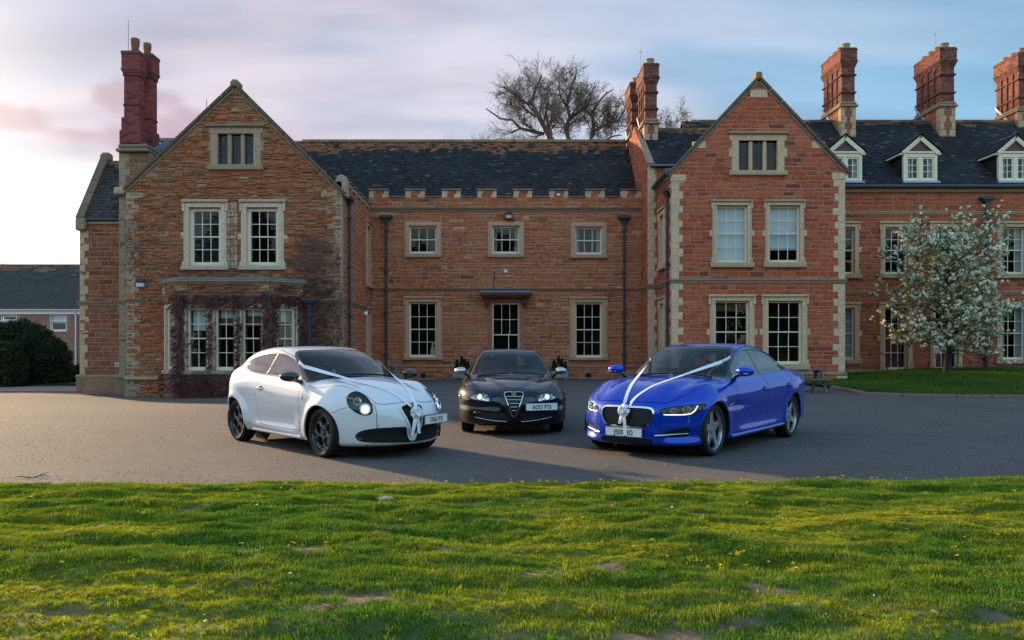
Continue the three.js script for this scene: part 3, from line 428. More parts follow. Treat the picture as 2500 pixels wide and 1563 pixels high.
// ---------------- left gabled wing
{
  const Z = Zl, fr = fFront(Z), xl = pX(309, Z), xr = pX(833.5, Z), ap = [pX(574, Z), pY(203, Z) - 0.13], eL = pY(455, Z) - 0.10, eR = pY(467, Z) - 0.06;
  const FF = [[462, 507, 540, 650], [602, 507, 680, 650]].map((r) => R4(...r, Z)), AT = R4(531.4, 326.6, 618.5, 402.7, Z), bayHole = [pX(437, Z), 0.3, pX(650, Z), 3.0];
  const soft = [...FF.map((r) => softOf(r, 0.2, 0.29, 0.15)), softOf(AT, 0.3, 0.3, 0.2)];
  wall(fr, [[xl, -0.6], [xr, -0.6], [xr, eR], ap, [xl, eL]], [...FF, AT, bayHole, ...soft], { ...STY.left, seed: 31, levels: [0.32, pY(735, Z)] });
  for (const [i, r] of FF.entries()) sashWindow(fr, r, { rows: 4, col: colGreyCream, side: 0.2, top: 0.29, sill: 0.15, ears: true, blocks: true, f: 0.125, foot: 0.03, slats: i === 0 ? 1 : 0, fabric: 0, curtains: i ? 0.1 : 0, brownCurtain: true });
  mullioned(fr, AT, { col: [0.40, 0.32, 0.235] });
  // pale repairs between the two windows
  for (let v = 4.3; v < 6.6; v += 0.27) for (let k = 0; k < 3; k++) { const u = pX(553, Z) + 0.02 + k * 0.13; dressed(fr, 'patch_stone', [[u, u + 0.12, v, v + 0.25, -0.1, 0.03 + rH() * 0.01, jit(mix3([0.42, 0.30, 0.2], [0.5, 0.45, 0.38], rH()), rH, 0.12)]]); }
  quoins(fr, xl, 0.34, eL - 0.15, 1, [0.42, 0.365, 0.29], 0.46, 0.3, 0.0); quoins(fr, xr, 0.34, eR - 0.05, -1, [0.39, 0.34, 0.26], 0.55, 0.3, 0.03);
  quoins(fr, xl, -0.55, 0.2, 1, [0.30, 0.265, 0.22], 0.5, 0.32, 0.05);
  band(fr, xl - 0.05, pX(400, Z), pY(739, Z), pY(730, Z), 0.09, [0.20, 0.15, 0.105]); band(fr, pX(742, Z), xr + 0.05, pY(739, Z), pY(730, Z), 0.09, [0.20, 0.15, 0.105]);
  dressed(fr, 'plinth_stone', [[xl - 0.06, pX(390, Z), 0.2, 0.33, -0.05, 0.11, GREYC, 0.03]]); dressed(fr, 'plinth_stone', [[pX(745, Z), xr + 0.05, 0.2, 0.33, -0.05, 0.11, GREYC, 0.03]]);
  // copings, apex stone and the post at the right foot
  gableCoping(fr, [xl - 0.06, eL - 0.04], [ap[0], ap[1] + 0.03], 9, -0.4, 0.11, [0.155, 0.118, 0.085]); gableCoping(fr, [xr + 0.10, eR - 0.06], [ap[0], ap[1] + 0.03], 9, -0.4, 0.11, [0.155, 0.118, 0.085]);
  dressed(fr, 'apex_stone', [[ap[0] - 0.16, ap[0] + 0.16, ap[1] - 0.05, ap[1] + 0.25, -0.42, 0.15, [0.24, 0.2, 0.14], 0.08]]);
  dressed(fr, 'kneeler_stone', [[xl - 0.02, xl + 0.62, eL - 0.36, eL - 0.14, -0.2, 0.035, [0.4, 0.36, 0.3]]]); dressed(fr, 'kneeler_stone', [[xr - 0.75, xr - 0.02, eR - 0.16, eR + 0.1, -0.2, 0.034, [0.4, 0.34, 0.26]]]);
  { const mb = new MB(); mb.prism([[xr - 0.2, eR - 0.1], [xr + 0.16, eR - 0.1], [xr + 0.16, eR + 0.52], [xr + 0.1, eR + 0.64], [xr - 0.02, eR + 0.69], [xr - 0.14, eR + 0.64], [xr - 0.2, eR + 0.5]], -0.6, -0.02, [0.42, 0.37, 0.28]); part(house, 'parapet_post', mb.geo(inHouse(fr)), M.dress); }
  // side wall that looks right, with its own battlements
  const sf = fRightFace(xr), sw = [35.55, 4.15, 36.4, 6.7], sg = [35.55, 0.9, 36.4, 2.95];
  wall(sf, [[Z + 0.02, -0.5], [Zc, -0.5], [Zc, 7.48], [Z + 0.02, 7.48]], [sw, sg, softOf(sw, 0.2, 0.22, 0.14), softOf(sg, 0.2, 0.22, 0.14)], { ...STY.central, col: (u, v, R) => mix3(colCentral(u, v, R), colLeft(u, v, R), 0.5), seed: 33, levels: [3.1], rough: 0.03 });
  sashWindow(sf, sw, { rows: 4, col: colPinkStone, ears: true, side: 0.16 }); sashWindow(sf, sg, { rows: 4, col: colPinkStone, ears: true, side: 0.16 });
  band(sf, Z - 0.05, Zc, 3.02, 3.16, 0.09, [0.20, 0.15, 0.105]);
  quoins(sf, Z, 0.3, 7.0, 1, [0.36, 0.28, 0.2], 0.3, 0.16, 0.0);
  for (let i = 0; i < 6; i++) { const a = Z + 0.62 + i * 1.06, b = Math.min(Zc - 0.05, a + 0.58); const g = sub(house, 'merlon', inHouse(sf)); let mb = new MB(); mb.box(a, b, 7.48, 7.74, -0.36, 0.012, 0.02, [0.37, 0.27, 0.2]); part(g, 'body_stone', mb.geo(), M.dress); mb = new MB(); mb.box(a - 0.05, b + 0.05, 7.74, 7.81, -0.42, 0.07, 0.02, [0.21, 0.18, 0.14]); part(g, 'cap_stone', mb.geo(), M.dress); dressed(sf, 'coping_stone', [[a - 0.45, a - 0.01, 7.48, 7.54, -0.42, 0.06, [0.2, 0.17, 0.13], 0.015]]); }
  drainpipe(sf, 31.05, -0.35, 7.0);
  drainpipe(fr, pX(757, Z), -0.4, pY(735, Z), true, 0.06);
  // roof of the wing, ridge towards the back
  for (const s of [-1, 1]) { const e = s < 0 ? xl : xr, ey = s < 0 ? eL : eR; slateRoof({ O: [e, ey - 0.1, s < 0 ? -43 : -Z - 0.3], u: [0, 0, s < 0 ? 1 : -1], w: [ap[0] - e, ap[1] - ey + 0.1, 0], left: () => 0, right: () => 43 - Z - 0.3, seed: 24 + s, h: 0.3, sw: 0.45, col: slateCol(0.2, 0.4) }); }
  // canted bay window
  const Zf = 29, fb = fFront(Zf), b0 = pX(437, Zf), b1 = pX(655, Zf), yb = -0.5, yt = 3.28;
  const lights = [[456, 751, 508, 905], [524, 751, 576, 905], [590, 751, 642, 905]].map((r) => R4(...r, Zf));
  const bay = sub(house, 'bay_window', new THREE.Matrix4());
  const FR = [[fb, b0, b1, lights], [frame(b1, 0, -Zf, 1, 1), 0, 1.46, [[0.36, pY(905, Zf), 1.08, pY(751, Zf)]]], [frame(b0 - 1.033, 0, -Zf - 1.033, -1, 1), 0, 1.46, [[0.38, pY(905, Zf), 1.1, pY(751, Zf)]]]];
  for (const [k, [f, a, b, ls]] of FR.entries()) {
    wall(f, [[a, yb], [b, yb], [b, yt], [a, yt]], [...ls, ...ls.map((r) => softOf(r, 0.14, 0.16, 0.14))], { ...STY.left, seed: 36 + k, thick: 0.25, levels: [0.45] });
    for (const [i, r] of ls.entries()) sashWindow(f, r, { cols: 2, rows: 4, col: colGreyCream, side: 0.12, top: 0.14, sill: 0.14, f: 0.085, proud: 0.03, blind: k === 0 ? [0.36, 0.14, 0.1][i] : 0.2, fabric: k === 0 && i ? 0.28 : 0, curtains: k === 1 ? 0.4 : 0.16, brownCurtain: true, deep: 0.1 });
    // parapet of the bay
    wall(f, [[a, 3.28], [b, 3.28], [b, 3.66], [a, 3.66]], [], { ...STY.left, seed: 41 + k, thick: 0.25 });
    band(f, a - 0.03, b + 0.03, 3.18, 3.29, 0.09, [0.25, 0.19, 0.14]);
    band(f, a - 0.06, b + 0.06, 3.64, 3.78, 0.15, [0.30, 0.24, 0.18], 'cornice');
    { const mb = new MB(); mb.box(a - 0.07, b + 0.07, 3.78, 3.87, -0.5, 0.12, 0.015); part(bay, 'lead_roof', mb.geo(inHouse(f)), M.lead); }
    quoins(f, a, 3.3, 3.64, 1, [0.45, 0.38, 0.3], 0.42, 0.3); quoins(f, b, 3.3, 3.64, -1, [0.45, 0.38, 0.3], 0.42, 0.3);
  }
  { const mb = new MB(); mb.prism([[b0 - 1.0, Zf + 1.0], [b0, Zf + 0.05], [b1, Zf + 0.05], [b1 + 1.0, Zf + 1.0]].map(([x, z]) => [x, z]), 3.8, 3.84); const g = mb.geo(); g.applyMatrix4(new THREE.Matrix4().makeRotationX(-Math.PI / 2)); g.applyMatrix4(HB); part(bay, 'flat_roof', g, M.lead); }
}
// ---------------- left block with the chimney breast
{
  const Z = Zk, fr = fFront(Z), x0 = pX(195, Z), x1 = -13.6, ev = pY(533, Z);
  wall(fr, [[x0, -0.6], [x1, -0.6], [x1, ev], [x0, ev]], [], { ...STY.block, seed: 51, levels: [0.3, 3.1] });
  const q = [0.58, 0.46, 0.30]; quoins(fr, x0, 0.34, ev - 0.1, 1, q, 0.34, 0.2, 0.0);
  band(fr, x0 - 0.1, pX(293, Z), 3.03, 3.2, 0.1, [0.25, 0.2, 0.145]);
  wall(fFront(Z - 0.1), [[x0 - 0.1, -0.6], [x1, -0.6], [x1, 0.2], [x0 - 0.1, 0.2]], [], { ...STY.block, seed: 52, thick: 0.1, h: 0.3, len: 0.6, col: (u, v, R) => jit([0.37, 0.20, 0.115], R, 0.15) });
  dressed(fr, 'plinth_stone', [[x0 - 0.13, x1, 0.2, 0.33, -0.05, 0.13, [0.33, 0.27, 0.2], 0.03]]);
  const sl = fLeftFace(x0); wall(sl, [[-36, -0.6], [-Z - 0.02, -0.6], [-Z - 0.02, ev], [-Z - 1.9, 9.1], [-36, ev]], [], { ...STY.block, seed: 53 });
  slateRoof({ O: [x0 + 0.3, ev - 0.06, -Z + 0.12], u: [1, 0, 0], w: [0, 9.1 - ev, -1.9], left: () => 0, right: () => 1.9, seed: 26, h: 0.17, sw: 0.26, col: slateCol(0.1, 0.55) });
  ridge(x0 + 0.2, x1, 9.08, -Z - 1.85, [0.2, 0.14, 0.1]);
  // coping up the left end of that roof
  { const f2 = fRightFace(x0); gableCoping(f2, [Z - 0.15, ev - 0.05], [Z + 1.85, 9.2], 5, -0.08, 0.26, [0.19, 0.155, 0.115]); dressed(f2, 'apex_stone', [[Z + 1.7, Z + 2.1, 9.05, 9.45, -0.1, 0.34, [0.24, 0.2, 0.15], 0.1]]); dressed(f2, 'kneeler_stone', [[Z - 0.25, Z + 0.2, ev - 0.5, ev - 0.02, -0.08, 0.32, [0.33, 0.28, 0.21], 0.05]]); }
  { const mb = new MB(); mb.box(x0 + 0.15, x1, ev - 0.12, ev - 0.02, -0.05, 0.16, 0.03); part(house, 'gutter', mb.geo(inHouse(fr)), M.iron); const b = new MB(); b.box(x0 + 0.15, x1, ev - 0.25, ev - 0.12, -0.05, 0.08, 0.02, [0.36, 0.3, 0.21]); part(house, 'eaves_stone', b.geo(inHouse(fr)), M.dress); }
  // breast
  const Zq = 31.3, fq = fFront(Zq), a = pX(291.5, Zq), b = -13.45, top = pY(352, Zq);
  wall(fq, [[a, -0.6], [b, -0.6], [b, top - 0.3], [a, top - 0.3]], [], { ...STY.block, seed: 55, levels: [3.1], col: (u, v, R) => jit([0.30, 0.165, 0.09], R, 0.2) });
  quoins(fq, a, 0.34, top - 0.32, 1, [0.38, 0.31, 0.22], 0.4, 0.25, 0.012);
  wall(fLeftFace(a), [[-34, -0.6], [-Zq - 0.02, -0.6], [-Zq - 0.02, top - 0.3], [-34, top - 0.3]], [], { ...STY.block, seed: 56 });
  dressed(fq, 'plinth_stone', [[a - 0.08, b, 0.2, 0.34, -0.05, 0.11, [0.33, 0.27, 0.2], 0.03], [a - 0.06, b, -0.6, 0.2, -0.05, 0.07, [0.27, 0.2, 0.14], 0.03]]); band(fq, a - 0.08, b, 3.03, 3.2, 0.1, [0.25, 0.2, 0.145]);
  dressed(fq, 'kneeler_stone', [[a - 0.1, a + 0.3, pY(478, Zq), pY(460, Zq), -0.1, 0.3, [0.5, 0.44, 0.33], 0.05]]);
  // the roof slope beside the chimney
  slateRoof({ O: [pX(338, 34), pY(374, 34), -34], u: [1, 0, 0], w: [0, 1.35, -2.2], left: (v) => v * 0.42, right: () => 2.2, seed: 27, h: 0.16, sw: 0.25, col: slateCol(0.75, 0.6) });
  ridge(pX(367, 36.2), pX(435, 36.2), pY(339, 36.2), -36.2, [0.26, 0.16, 0.08]);
  { const mb = new MB(); const x = pX(338, 34), y = pY(374, 34); mb.box(x - 0.1, x + 2.2, y - 0.1, y, -34.02, -33.85, 0.02); part(house, 'gutter', mb.geo(HB), M.lead); const k = new MB(); k.box(x + 0.2, x + 2.4, 6, y - 0.1, -36, -34.15, 0, [0.25, 0.15, 0.1]); part(house, 'wall', k.geo(HB), M.brick); }
}
// ---------------- right gabled wing and the block behind it
{
  const Z = Zr, fr = fFront(Z), xl = pX(1641, Z), xr = pX(2062, Z), ap = [pX(1852.5, Z), pY(186, Z) - 0.12], eL = pY(421, Z) - 0.06, eR = pY(417, Z) - 0.06;
  const FF = [[1749, 502, 1825, 641], [1878, 502, 1953, 641]].map((r) => R4(...r, Z)), GF = [[1745.5, 735, 1829, 889], [1874.5, 735, 1958, 889]].map((r) => R4(...r, Z)), AT = R4(1803.7, 343.5, 1898, 416.7, Z);
  const soft = [...FF.map((r) => softOf(r, 0.17, 0.22, 0.2)), ...GF.map((r) => softOf(r, 0.21, 0.25, 0.2)), softOf(AT, 0.3, 0.3, 0.2)];
  wall(fr, [[xl, -0.2], [xr, -0.2], [xr, eR], ap, [xl, eL]], [...FF, ...GF, AT, ...soft], { ...STY.right, seed: 61, levels: [0.45, pY(686, Z)] });
  FF.forEach((r, i) => sashWindow(fr, r, { rows: 4, col: [0.62, 0.51, 0.38], side: 0.15, top: 0.22, sill: 0.2, ears: true, blocks: true, dirty: 0.5, blind: i ? 0.80 : 0.985, f: 0.065 }));
  GF.forEach((r, i) => sashWindow(fr, r, { rows: 4, col: [0.64, 0.52, 0.36], side: 0.2, top: 0.25, sill: 0.2, ears: true, blocks: true, dirty: 0.1, fabric: i ? 0 : 0.14, f: 0.065 }));
  mullioned(fr, AT, { col: [0.60, 0.49, 0.33] });
  const q = [0.66, 0.53, 0.385];
  quoins(fr, xl, 0.45, pY(692, Z), 1, q, 0.44, 0.26, 0.015); quoins(fr, xr, 0.45, pY(692, Z), -1, q, 0.44, 0.24, 0.015); quoins(fr, xl, pY(681, Z), eL - 0.3, 1, q, 0.42, 0.26, 0.015); quoins(fr, xr, pY(681, Z), eR - 0.3, -1, q, 0.42, 0.24, 0.015);
  band(fr, xl - 0.06, xr + 0.08, pY(692, Z), pY(681, Z), 0.11, [0.30, 0.24, 0.18]);
  dressed(fr, 'kneeler_stone', [[xl - 0.05, xl + 0.55, eL - 0.3, eL - 0.02, -0.2, 0.035, q, 0.03]]); dressed(fr, 'kneeler_stone', [[xr - 0.5, xr + 0.06, eR - 0.3, eR - 0.02, -0.2, 0.035, q, 0.03]]);
  for (let u = xl - 0.06; u < xr; ) { const e = Math.min(xr + 0.1, u + 0.7 + rH() * 0.4); dressed(fr, 'plinth_stone', [[u, e - 0.008, 0.30, 0.44, -0.05, 0.12, jit([0.28, 0.24, 0.19], rH, 0.15), 0.04]]); u = e; }
  wall(fFront(Z - 0.08), [[xl, -0.2], [xr + 0.06, -0.2], [xr + 0.06, 0.3], [xl, 0.3]], [], { ...STY.right, seed: 62, thick: 0.08 }); quoins(fFront(Z - 0.08), xr + 0.06, -0.15, 0.3, -1, q, 0.42, 0.3, 0.01);
  gableCoping(fr, [xl - 0.16, eL - 0.06], [ap[0], ap[1] + 0.03], 8, -0.4, 0.10, [0.145, 0.115, 0.085]); gableCoping(fr, [xr + 0.16, eR - 0.06], [ap[0], ap[1] + 0.03], 8, -0.4, 0.10, [0.145, 0.115, 0.085]);
  dressed(fr, 'apex_stone', [[ap[0] - 0.12, ap[0] + 0.12, ap[1] - 0.02, ap[1] + 0.28, -0.4, 0.12, [0.33, 0.17, 0.09], 0.05], [ap[0] - 0.34, ap[0] + 0.34, ap[1] - 0.72, ap[1] - 0.42, -0.1, 0.034, q, 0.02]]);
  for (const s of [-1, 1]) { const u = ap[0] + s * 2.32, v = ap[1] - 2.45; dressed(fr, 'kneeler_stone', [[u - 0.25, u + 0.25, v - 0.25, v + 0.02, -0.1, 0.035, q, 0.02]]); }
  // side towards the court
  const sf = fLeftFace(xl), U = (zz) => -zz, s1 = [-34.2, 4.72, -33.35, 6.85], s2 = [-34.2, 1.0, -33.35, 3.2];
  wall(sf, [[-Zb, -0.2], [-Z - 0.02, -0.2], [-Z - 0.02, 8.1], [-Zb, 8.1]], [s1, s2, softOf(s1, 0.2, 0.22, 0.14), softOf(s2, 0.2, 0.22, 0.14)], { ...STY.right, seed: 63, levels: [4.0] });
  sashWindow(sf, s1, { rows: 4, col: q, side: 0.2, ears: true, top: 0.3 }); sashWindow(sf, s2, { rows: 4, col: q, side: 0.2, ears: true, top: 0.3 });
  quoins(sf, -Z, 0.45, 8, -1, q, 0.34, 0.18, 0.0); band(sf, -Zb, -Z + 0.05, 3.9, 4.07, 0.11, [0.30, 0.24, 0.18]); band(sf, -Zb + 0.1, -Z, 7.42, 7.55, 0.09, [0.44, 0.34, 0.23]); band(sf, -Zb + 0.1, -Z, 7.9, 8.08, 0.14, [0.36, 0.2, 0.13], 'cornice');
  { const g = tube([[xl - 0.2, 8.2, -Z + 0.1], [xl - 0.2, 8.16, -Zb + 0.3]], 0.11, 10); g.applyMatrix4(HB); part(house, 'gutter', g, M.iron); }
  drainpipe(sf, -Z - 0.42, -0.1, 7.55);
  // block behind: front strip, gable end over the court roof
  const fE = fFront(Zb), e0 = 6.27, e1 = 14; wall(fE, [[e0, -0.2], [e1, -0.2], [e1, 9.2], [e0, 9.2]], [], { ...STY.right, seed: 65, levels: [4.0] });
  quoins(fE, e0, 0.3, 3.9, 1, q, 0.36, 0.26, 0.012); quoins(fE, e0, 4.1, 9.15, 1, q, 0.36, 0.26, 0.012); band(fE, e0 - 0.08, xl, 3.88, 4.05, 0.1, [0.24, 0.19, 0.15]);
  quoins(fE, 6.98, 8.0, 9.1, 1, q, 0.3, 0.2, 0.0);
  const gs = fLeftFace(e0); wall(gs, [[-43, 0], [-Zb - 0.02, -0.2], [-Zb - 0.02, 9.2], [-39, 11.9], [-43, 9.2]], [], { ...STY.right, seed: 66, levels: [4.0, 8.5] });
  band(gs, -Zc, -Zb + 0.05, 3.88, 4.05, 0.1, [0.24, 0.19, 0.15]);
  gableCoping(gs, [-35.0, 9.2], [-37.4, 10.85], 3, -0.25, 0.05, [0.3, 0.24, 0.18]);
  slateRoof({ O: [e0 + 0.2, 9.18, -Zb + 0.15], u: [1, 0, 0], w: [0, 2.62, -4.05], left: () => 0, right: () => 8, seed: 28, h: 0.14, sw: 0.21, col: slateCol(0.22) });
  ridge(e0 + 0.9, 13, 11.82, -39.0); { const mb = new MB(); mb.quad([e0, 11.75, -39], [14, 11.75, -39], [14, 9.2, -43], [e0, 9.2, -43]); part(house, 'roof', mb.geo(HB), M.slateBase); }
  { const mb = new MB(); mb.box(e0 + 0.02, e0 + 3, 9.1, 9.2, -Zb + 0.02, -Zb + 0.2, 0.03); part(house, 'gutter', mb.geo(HB), M.lead); }
  for (const s of [-1, 1]) { const e = s < 0 ? xl : xr, ey = s < 0 ? eL : eR; slateRoof({ O: [e, ey - 0.1, s < 0 ? -41 : -Z - 0.3], u: [0, 0, s < 0 ? 1 : -1], w: [ap[0] - e, ap[1] - ey + 0.08, 0], left: () => 0, right: () => 41 - Z - 0.3, seed: 29 + s, h: 0.3, sw: 0.45, col: slateCol(0.1, 0.2) }); }
  wall(fRightFace(xr), [[Z + 0.02, -0.2], [Zc + 0.3, -0.2], [Zc + 0.3, 8.1], [Z + 0.02, 8.1]], [], { ...STY.right, seed: 67, h: 0.3, len: 0.7 });
}
// ---------------- right range
{
  const Z = Zc, fr = fFront(Z), x0 = pX(2008, Z), x1 = pX(2660, Z);
  const xs = [[2030, 2086], [2160, 2216], [2283, 2339], [2446, 2502], [2572, 2628]];
  const FF = xs.map(([a, b]) => R4(a, 555, b, 669, Z)), GF = xs.map(([a, b], i) => R4(a, 752, b, i === 1 || i === 2 ? 902 : 878, Z));
  wall(fr, [[x0, -0.9], [x1, -0.9], [x1, 8.3], [x0, 8.3]], [...FF, ...GF, ...FF.map((r) => softOf(r, 0.2, 0.26, 0.2)), ...GF.map((r) => softOf(r, 0.22, 0.26, 0.2))], { ...STY.range, seed: 81, levels: [0.25, pY(714, Z), pY(521, Z)] });
  const c = [0.62, 0.48, 0.32];
  FF.forEach((r, i) => sashWindow(fr, r, { rows: 4, col: c, side: 0.2, top: 0.26, sill: 0.2, ears: true, blocks: true, dirty: 0.1, f: 0.06, curtains: i === 3 ? 0.26 : 0 }));
  GF.forEach((r, i) => sashWindow(fr, r, { rows: 4, col: c, side: 0.22, top: 0.26, sill: 0.2, ears: true, dirty: 0.1, blocks: true, f: 0.06, curtains: i === 0 ? 0.3 : i === 3 ? 0.26 : 0 }));
  band(fr, x0, x1, pY(719, Z), pY(710, Z), 0.1, [0.36, 0.28, 0.2]); band(fr, x0, x1, pY(524.5, Z), pY(517, Z), 0.1, [0.44, 0.35, 0.24]); band(fr, x0, x1, pY(470, Z), pY(462, Z), 0.16, [0.42, 0.32, 0.22], 'cornice');
  band(fr, x0, x1, 0.2, 0.38, 0.12, [0.42, 0.33, 0.23], 'plinth_stone');
  { const g = tube([[x0 + 0.3, 8.58, -Z + 0.24], [x1, 8.58, -Z + 0.24]], 0.09, 10); g.applyMatrix4(HB); part(house, 'gutter', g, M.iron); }
  drainpipe(fr, pX(2405, Z), -0.2, pY(487, Z), true, 0.07, 0.14);
  const rw = [0, 4.13, -4.6], O = [9, 8.62, -36.5];
  slateRoof({ O, u: [1, 0, 0], w: rw, left: () => 0, right: () => 19.6, seed: 83, h: 0.145, sw: 0.22, col: slateCol(0.07) });
  ridge(9.5, 28.6, 12.8, -41.1, [0.10, 0.09, 0.085]); { const mb = new MB(); mb.quad([9, 12.7, -41.1], [28.6, 12.7, -41.1], [28.6, 8.6, -45.7], [9, 8.6, -45.7]); part(house, 'roof', mb.geo(HB), M.slateBase); }
  // dormers
  for (const xc of [15.42, 18.80, 23.07]) {
    const g = sub(house, 'dormer', inHouse(frame(xc, 8.86, -36.8, 0, 1))), w = 0.76, h = 1.25; let mb = new MB();
    const roofZ = (y) => -((y + 8.86 - 8.62) / 0.898 - 0.3);               // where the main roof meets height y, in local n
    for (const s of [-1, 1]) { mb = new MB(); mb.box(s > 0 ? w - 0.14 : -w, s > 0 ? w : -w + 0.14, 0, h, -0.12, 0.04, 0.012); part(g, 'post', mb.geo(), M.cream); }
    mb = new MB(); mb.box(-w + 0.14, w - 0.14, h - 0.16, h, -0.12, 0.035, 0.01); mb.box(-w + 0.14, w - 0.14, 0, 0.09, -0.12, 0.035, 0.01); mb.box(-0.07, 0.07, 0.09, h - 0.16, -0.12, 0.03, 0.01); mb.box(-w - 0.04, w + 0.04, h, h + 0.09, -0.12, 0.09, 0.02); part(g, 'window_frame', mb.geo(), M.cream);
    for (const s of [-1, 1]) { const a = s < 0 ? -w + 0.14 : 0.07, b = s < 0 ? -0.07 : w - 0.14; mb = new MB(); mb.box(a, a + 0.07, 0.09, h - 0.16, -0.07, 0.0, 0.006); mb.box(b - 0.07, b, 0.09, h - 0.16, -0.07, 0, 0.006); mb.box(a + 0.07, b - 0.07, 0.09, 0.16, -0.07, 0, 0.006); mb.box(a + 0.07, b - 0.07, h - 0.23, h - 0.16, -0.07, 0, 0.006); const m = (a + b) / 2; mb.box(m - 0.016, m + 0.016, 0.16, h - 0.23, -0.05, -0.012, 0.004); for (const k of [1, 2]) { const y = lerp(0.16, h - 0.23, k / 3); mb.box(a + 0.07, b - 0.07, y - 0.014, y + 0.014, -0.05, -0.014, 0.004); } part(g, 'casement', mb.geo(), M.cream); for (let k = 0; k < 3; k++) for (let j = 0; j < 2; j++) { const pw = (b - a - 0.14) / 2, ph = (h - 0.39) / 3, p = part(g, 'pane', paneGeo(pw, ph), M.pane); p.position.set(a + 0.07 + pw * (j + 0.5), 0.16 + ph * (k + 0.5), -0.035); } const cb = new MB(); for (let i = 0; i < 6; i++) { const x = (s < 0 ? a : b - 0.26) + 0.03 + i * 0.035; cb.quad([x, 0.1, -0.16 - (i % 2) * 0.03], [x + 0.035, 0.1, -0.16 - ((i + 1) % 2) * 0.03], [x + 0.035, h - 0.2, -0.16 - ((i + 1) % 2) * 0.03], [x, h - 0.2, -0.16 - (i % 2) * 0.03]); } part(g, 'curtain', cb.geo(), M.curtain); }
    // pediment, barge boards, slate cheeks and little roof
    const ph = 0.66; mb = new MB(); mb.prism([[-w + 0.04, h + 0.09], [w - 0.04, h + 0.09], [0, h + 0.09 + ph - 0.04]], -0.1, 0.0, [1, 1, 1]); part(g, 'pediment', mb.geo(), M.pedi || (M.pedi = mat('mauve_render', { rgb: [0.155, 0.085, 0.085], map: TX.grain, roughness: 0.9 })));
    for (const s of [-1, 1]) { mb = new MB(); const L = Math.hypot(w + 0.12, ph + 0.1), an = Math.atan2(ph + 0.1, w + 0.12); mb.box(0, L, -0.13, 0.0, 0.0, 0.10, 0.015); mb.box(0, L - 0.03, -0.20, -0.13, 0.0, 0.06, 0.01); const m = new THREE.Matrix4().makeTranslation(s * (w + 0.12), h + 0.07, 0).multiply(s < 0 ? new THREE.Matrix4().makeRotationZ(an) : new THREE.Matrix4().makeRotationY(Math.PI).multiply(new THREE.Matrix4().makeRotationZ(an)).multiply(T4(0, 0, -0.10))); part(g, 'barge_board', mb.geo(m), M.cream); }
    for (const s of [-1, 1]) { mb = new MB(); const y0 = h + 0.07, y1 = h + ph + 0.2, R = RNG(900 + s); const nrow = 6; for (let r = 0; r < nrow; r++) { const t0 = r / nrow, t1 = (r + 1.1) / nrow, P = (t, z, e) => [s * lerp(w + 0.2, 0, t), lerp(y0, y1, t) + e, z]; const zb = roofZ(lerp(y0, y1, t0)) - 0.1; let z = 0.13; while (z > zb) { const z2 = Math.max(zb, z - 0.2 - R() * 0.1); mb.col = slateCol(0.02)(xc + z, t0, t0, R); mb.quad(P(t0, z, 0.02), P(t0, z2 + 0.006, 0.02), P(t1, z2 + 0.006, 0.004), P(t1, z, 0.004)); mb.quad(P(t0, z, -0.02), P(t0, z2, -0.02), P(t0, z2, 0.02), P(t0, z, 0.02)); z = z2; } mb.col = [0.02, 0.02, 0.025]; mb.quad(P(t0, 0.13, -0.03), P(t0, zb, -0.03), P(t1, zb, -0.03), P(t1, 0.13, -0.03)); } const q = part(g, 'dormer_slates', mb.geo(), M.slate); q.userData.kind = 'stuff';
      mb = new MB(); const ck = s * (w - 0.03); for (let r = 0; r < 8; r++) { const a = h * r / 8, b2 = h * (r + 1.1) / 8, zb = roofZ(a); let z = -0.12; while (z > zb) { const z2 = Math.max(zb, z - 0.22); mb.col = slateCol(0)(z, 0, r, R); mb.quad([ck + s * 0.02, a, z], [ck + s * 0.02, a, z2 + 0.005], [ck, b2, z2 + 0.005], [ck, b2, z]); z = z2; } } part(g, 'cheek', mb.geo(), M.slate);
      mb = new MB(); mb.box(Math.min(s * w, s * (w + 0.17)), Math.max(s * w, s * (w + 0.17)), h - 0.06, h + 0.04, -1.35, 0.05, 0.01); part(g, 'eaves_board', mb.geo(), M.cream); }
    mb = new MB(); mb.quad([-0.1, h + ph + 0.16, 0.14], [-0.1, h + ph + 0.16, -2.2], [0, h + ph + 0.24, -2.2], [0, h + ph + 0.24, 0.14]); mb.quad([0, h + ph + 0.24, 0.14], [0, h + ph + 0.24, -2.2], [0.1, h + ph + 0.16, -2.2], [0.1, h + ph + 0.16, 0.14]); part(g, 'ridge_cap', mb.geo(), M.iron);
    mb = new MB(); mb.box(-w - 0.08, w + 0.08, -0.10, 0.0, -0.1, 0.16, 0.015); part(g, 'lead_apron', mb.geo(), M.leadB || (M.leadB = mat('bright_lead', { rgb: [0.30, 0.36, 0.44], roughness: 0.5 })));
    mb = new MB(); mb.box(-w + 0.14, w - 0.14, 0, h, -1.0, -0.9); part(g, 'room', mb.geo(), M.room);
  }
  // lead valley strips at the left of each dormer roof are part of the aprons; basement strip
  dressed(fr, 'basement_stone', [[pX(2062, Z), pX(2110, Z), -0.5, 0.2, -0.05, 0.06, [0.42, 0.3, 0.19]]]);
  for (const u of [pX(2186, Z), pX(2311, Z)]) { const mb = new MB(); mb.box(u - 0.6, u + 0.6, -0.5, 0.33, 0, 0.9, 0.03, [0.4, 0.31, 0.22]); mb.box(u - 0.7, u + 0.7, 0.33, 0.4, 0, 0.95, 0.02, [0.36, 0.28, 0.2]); part(house, 'door_step', mb.geo(inHouse(fr)), M.dress); }
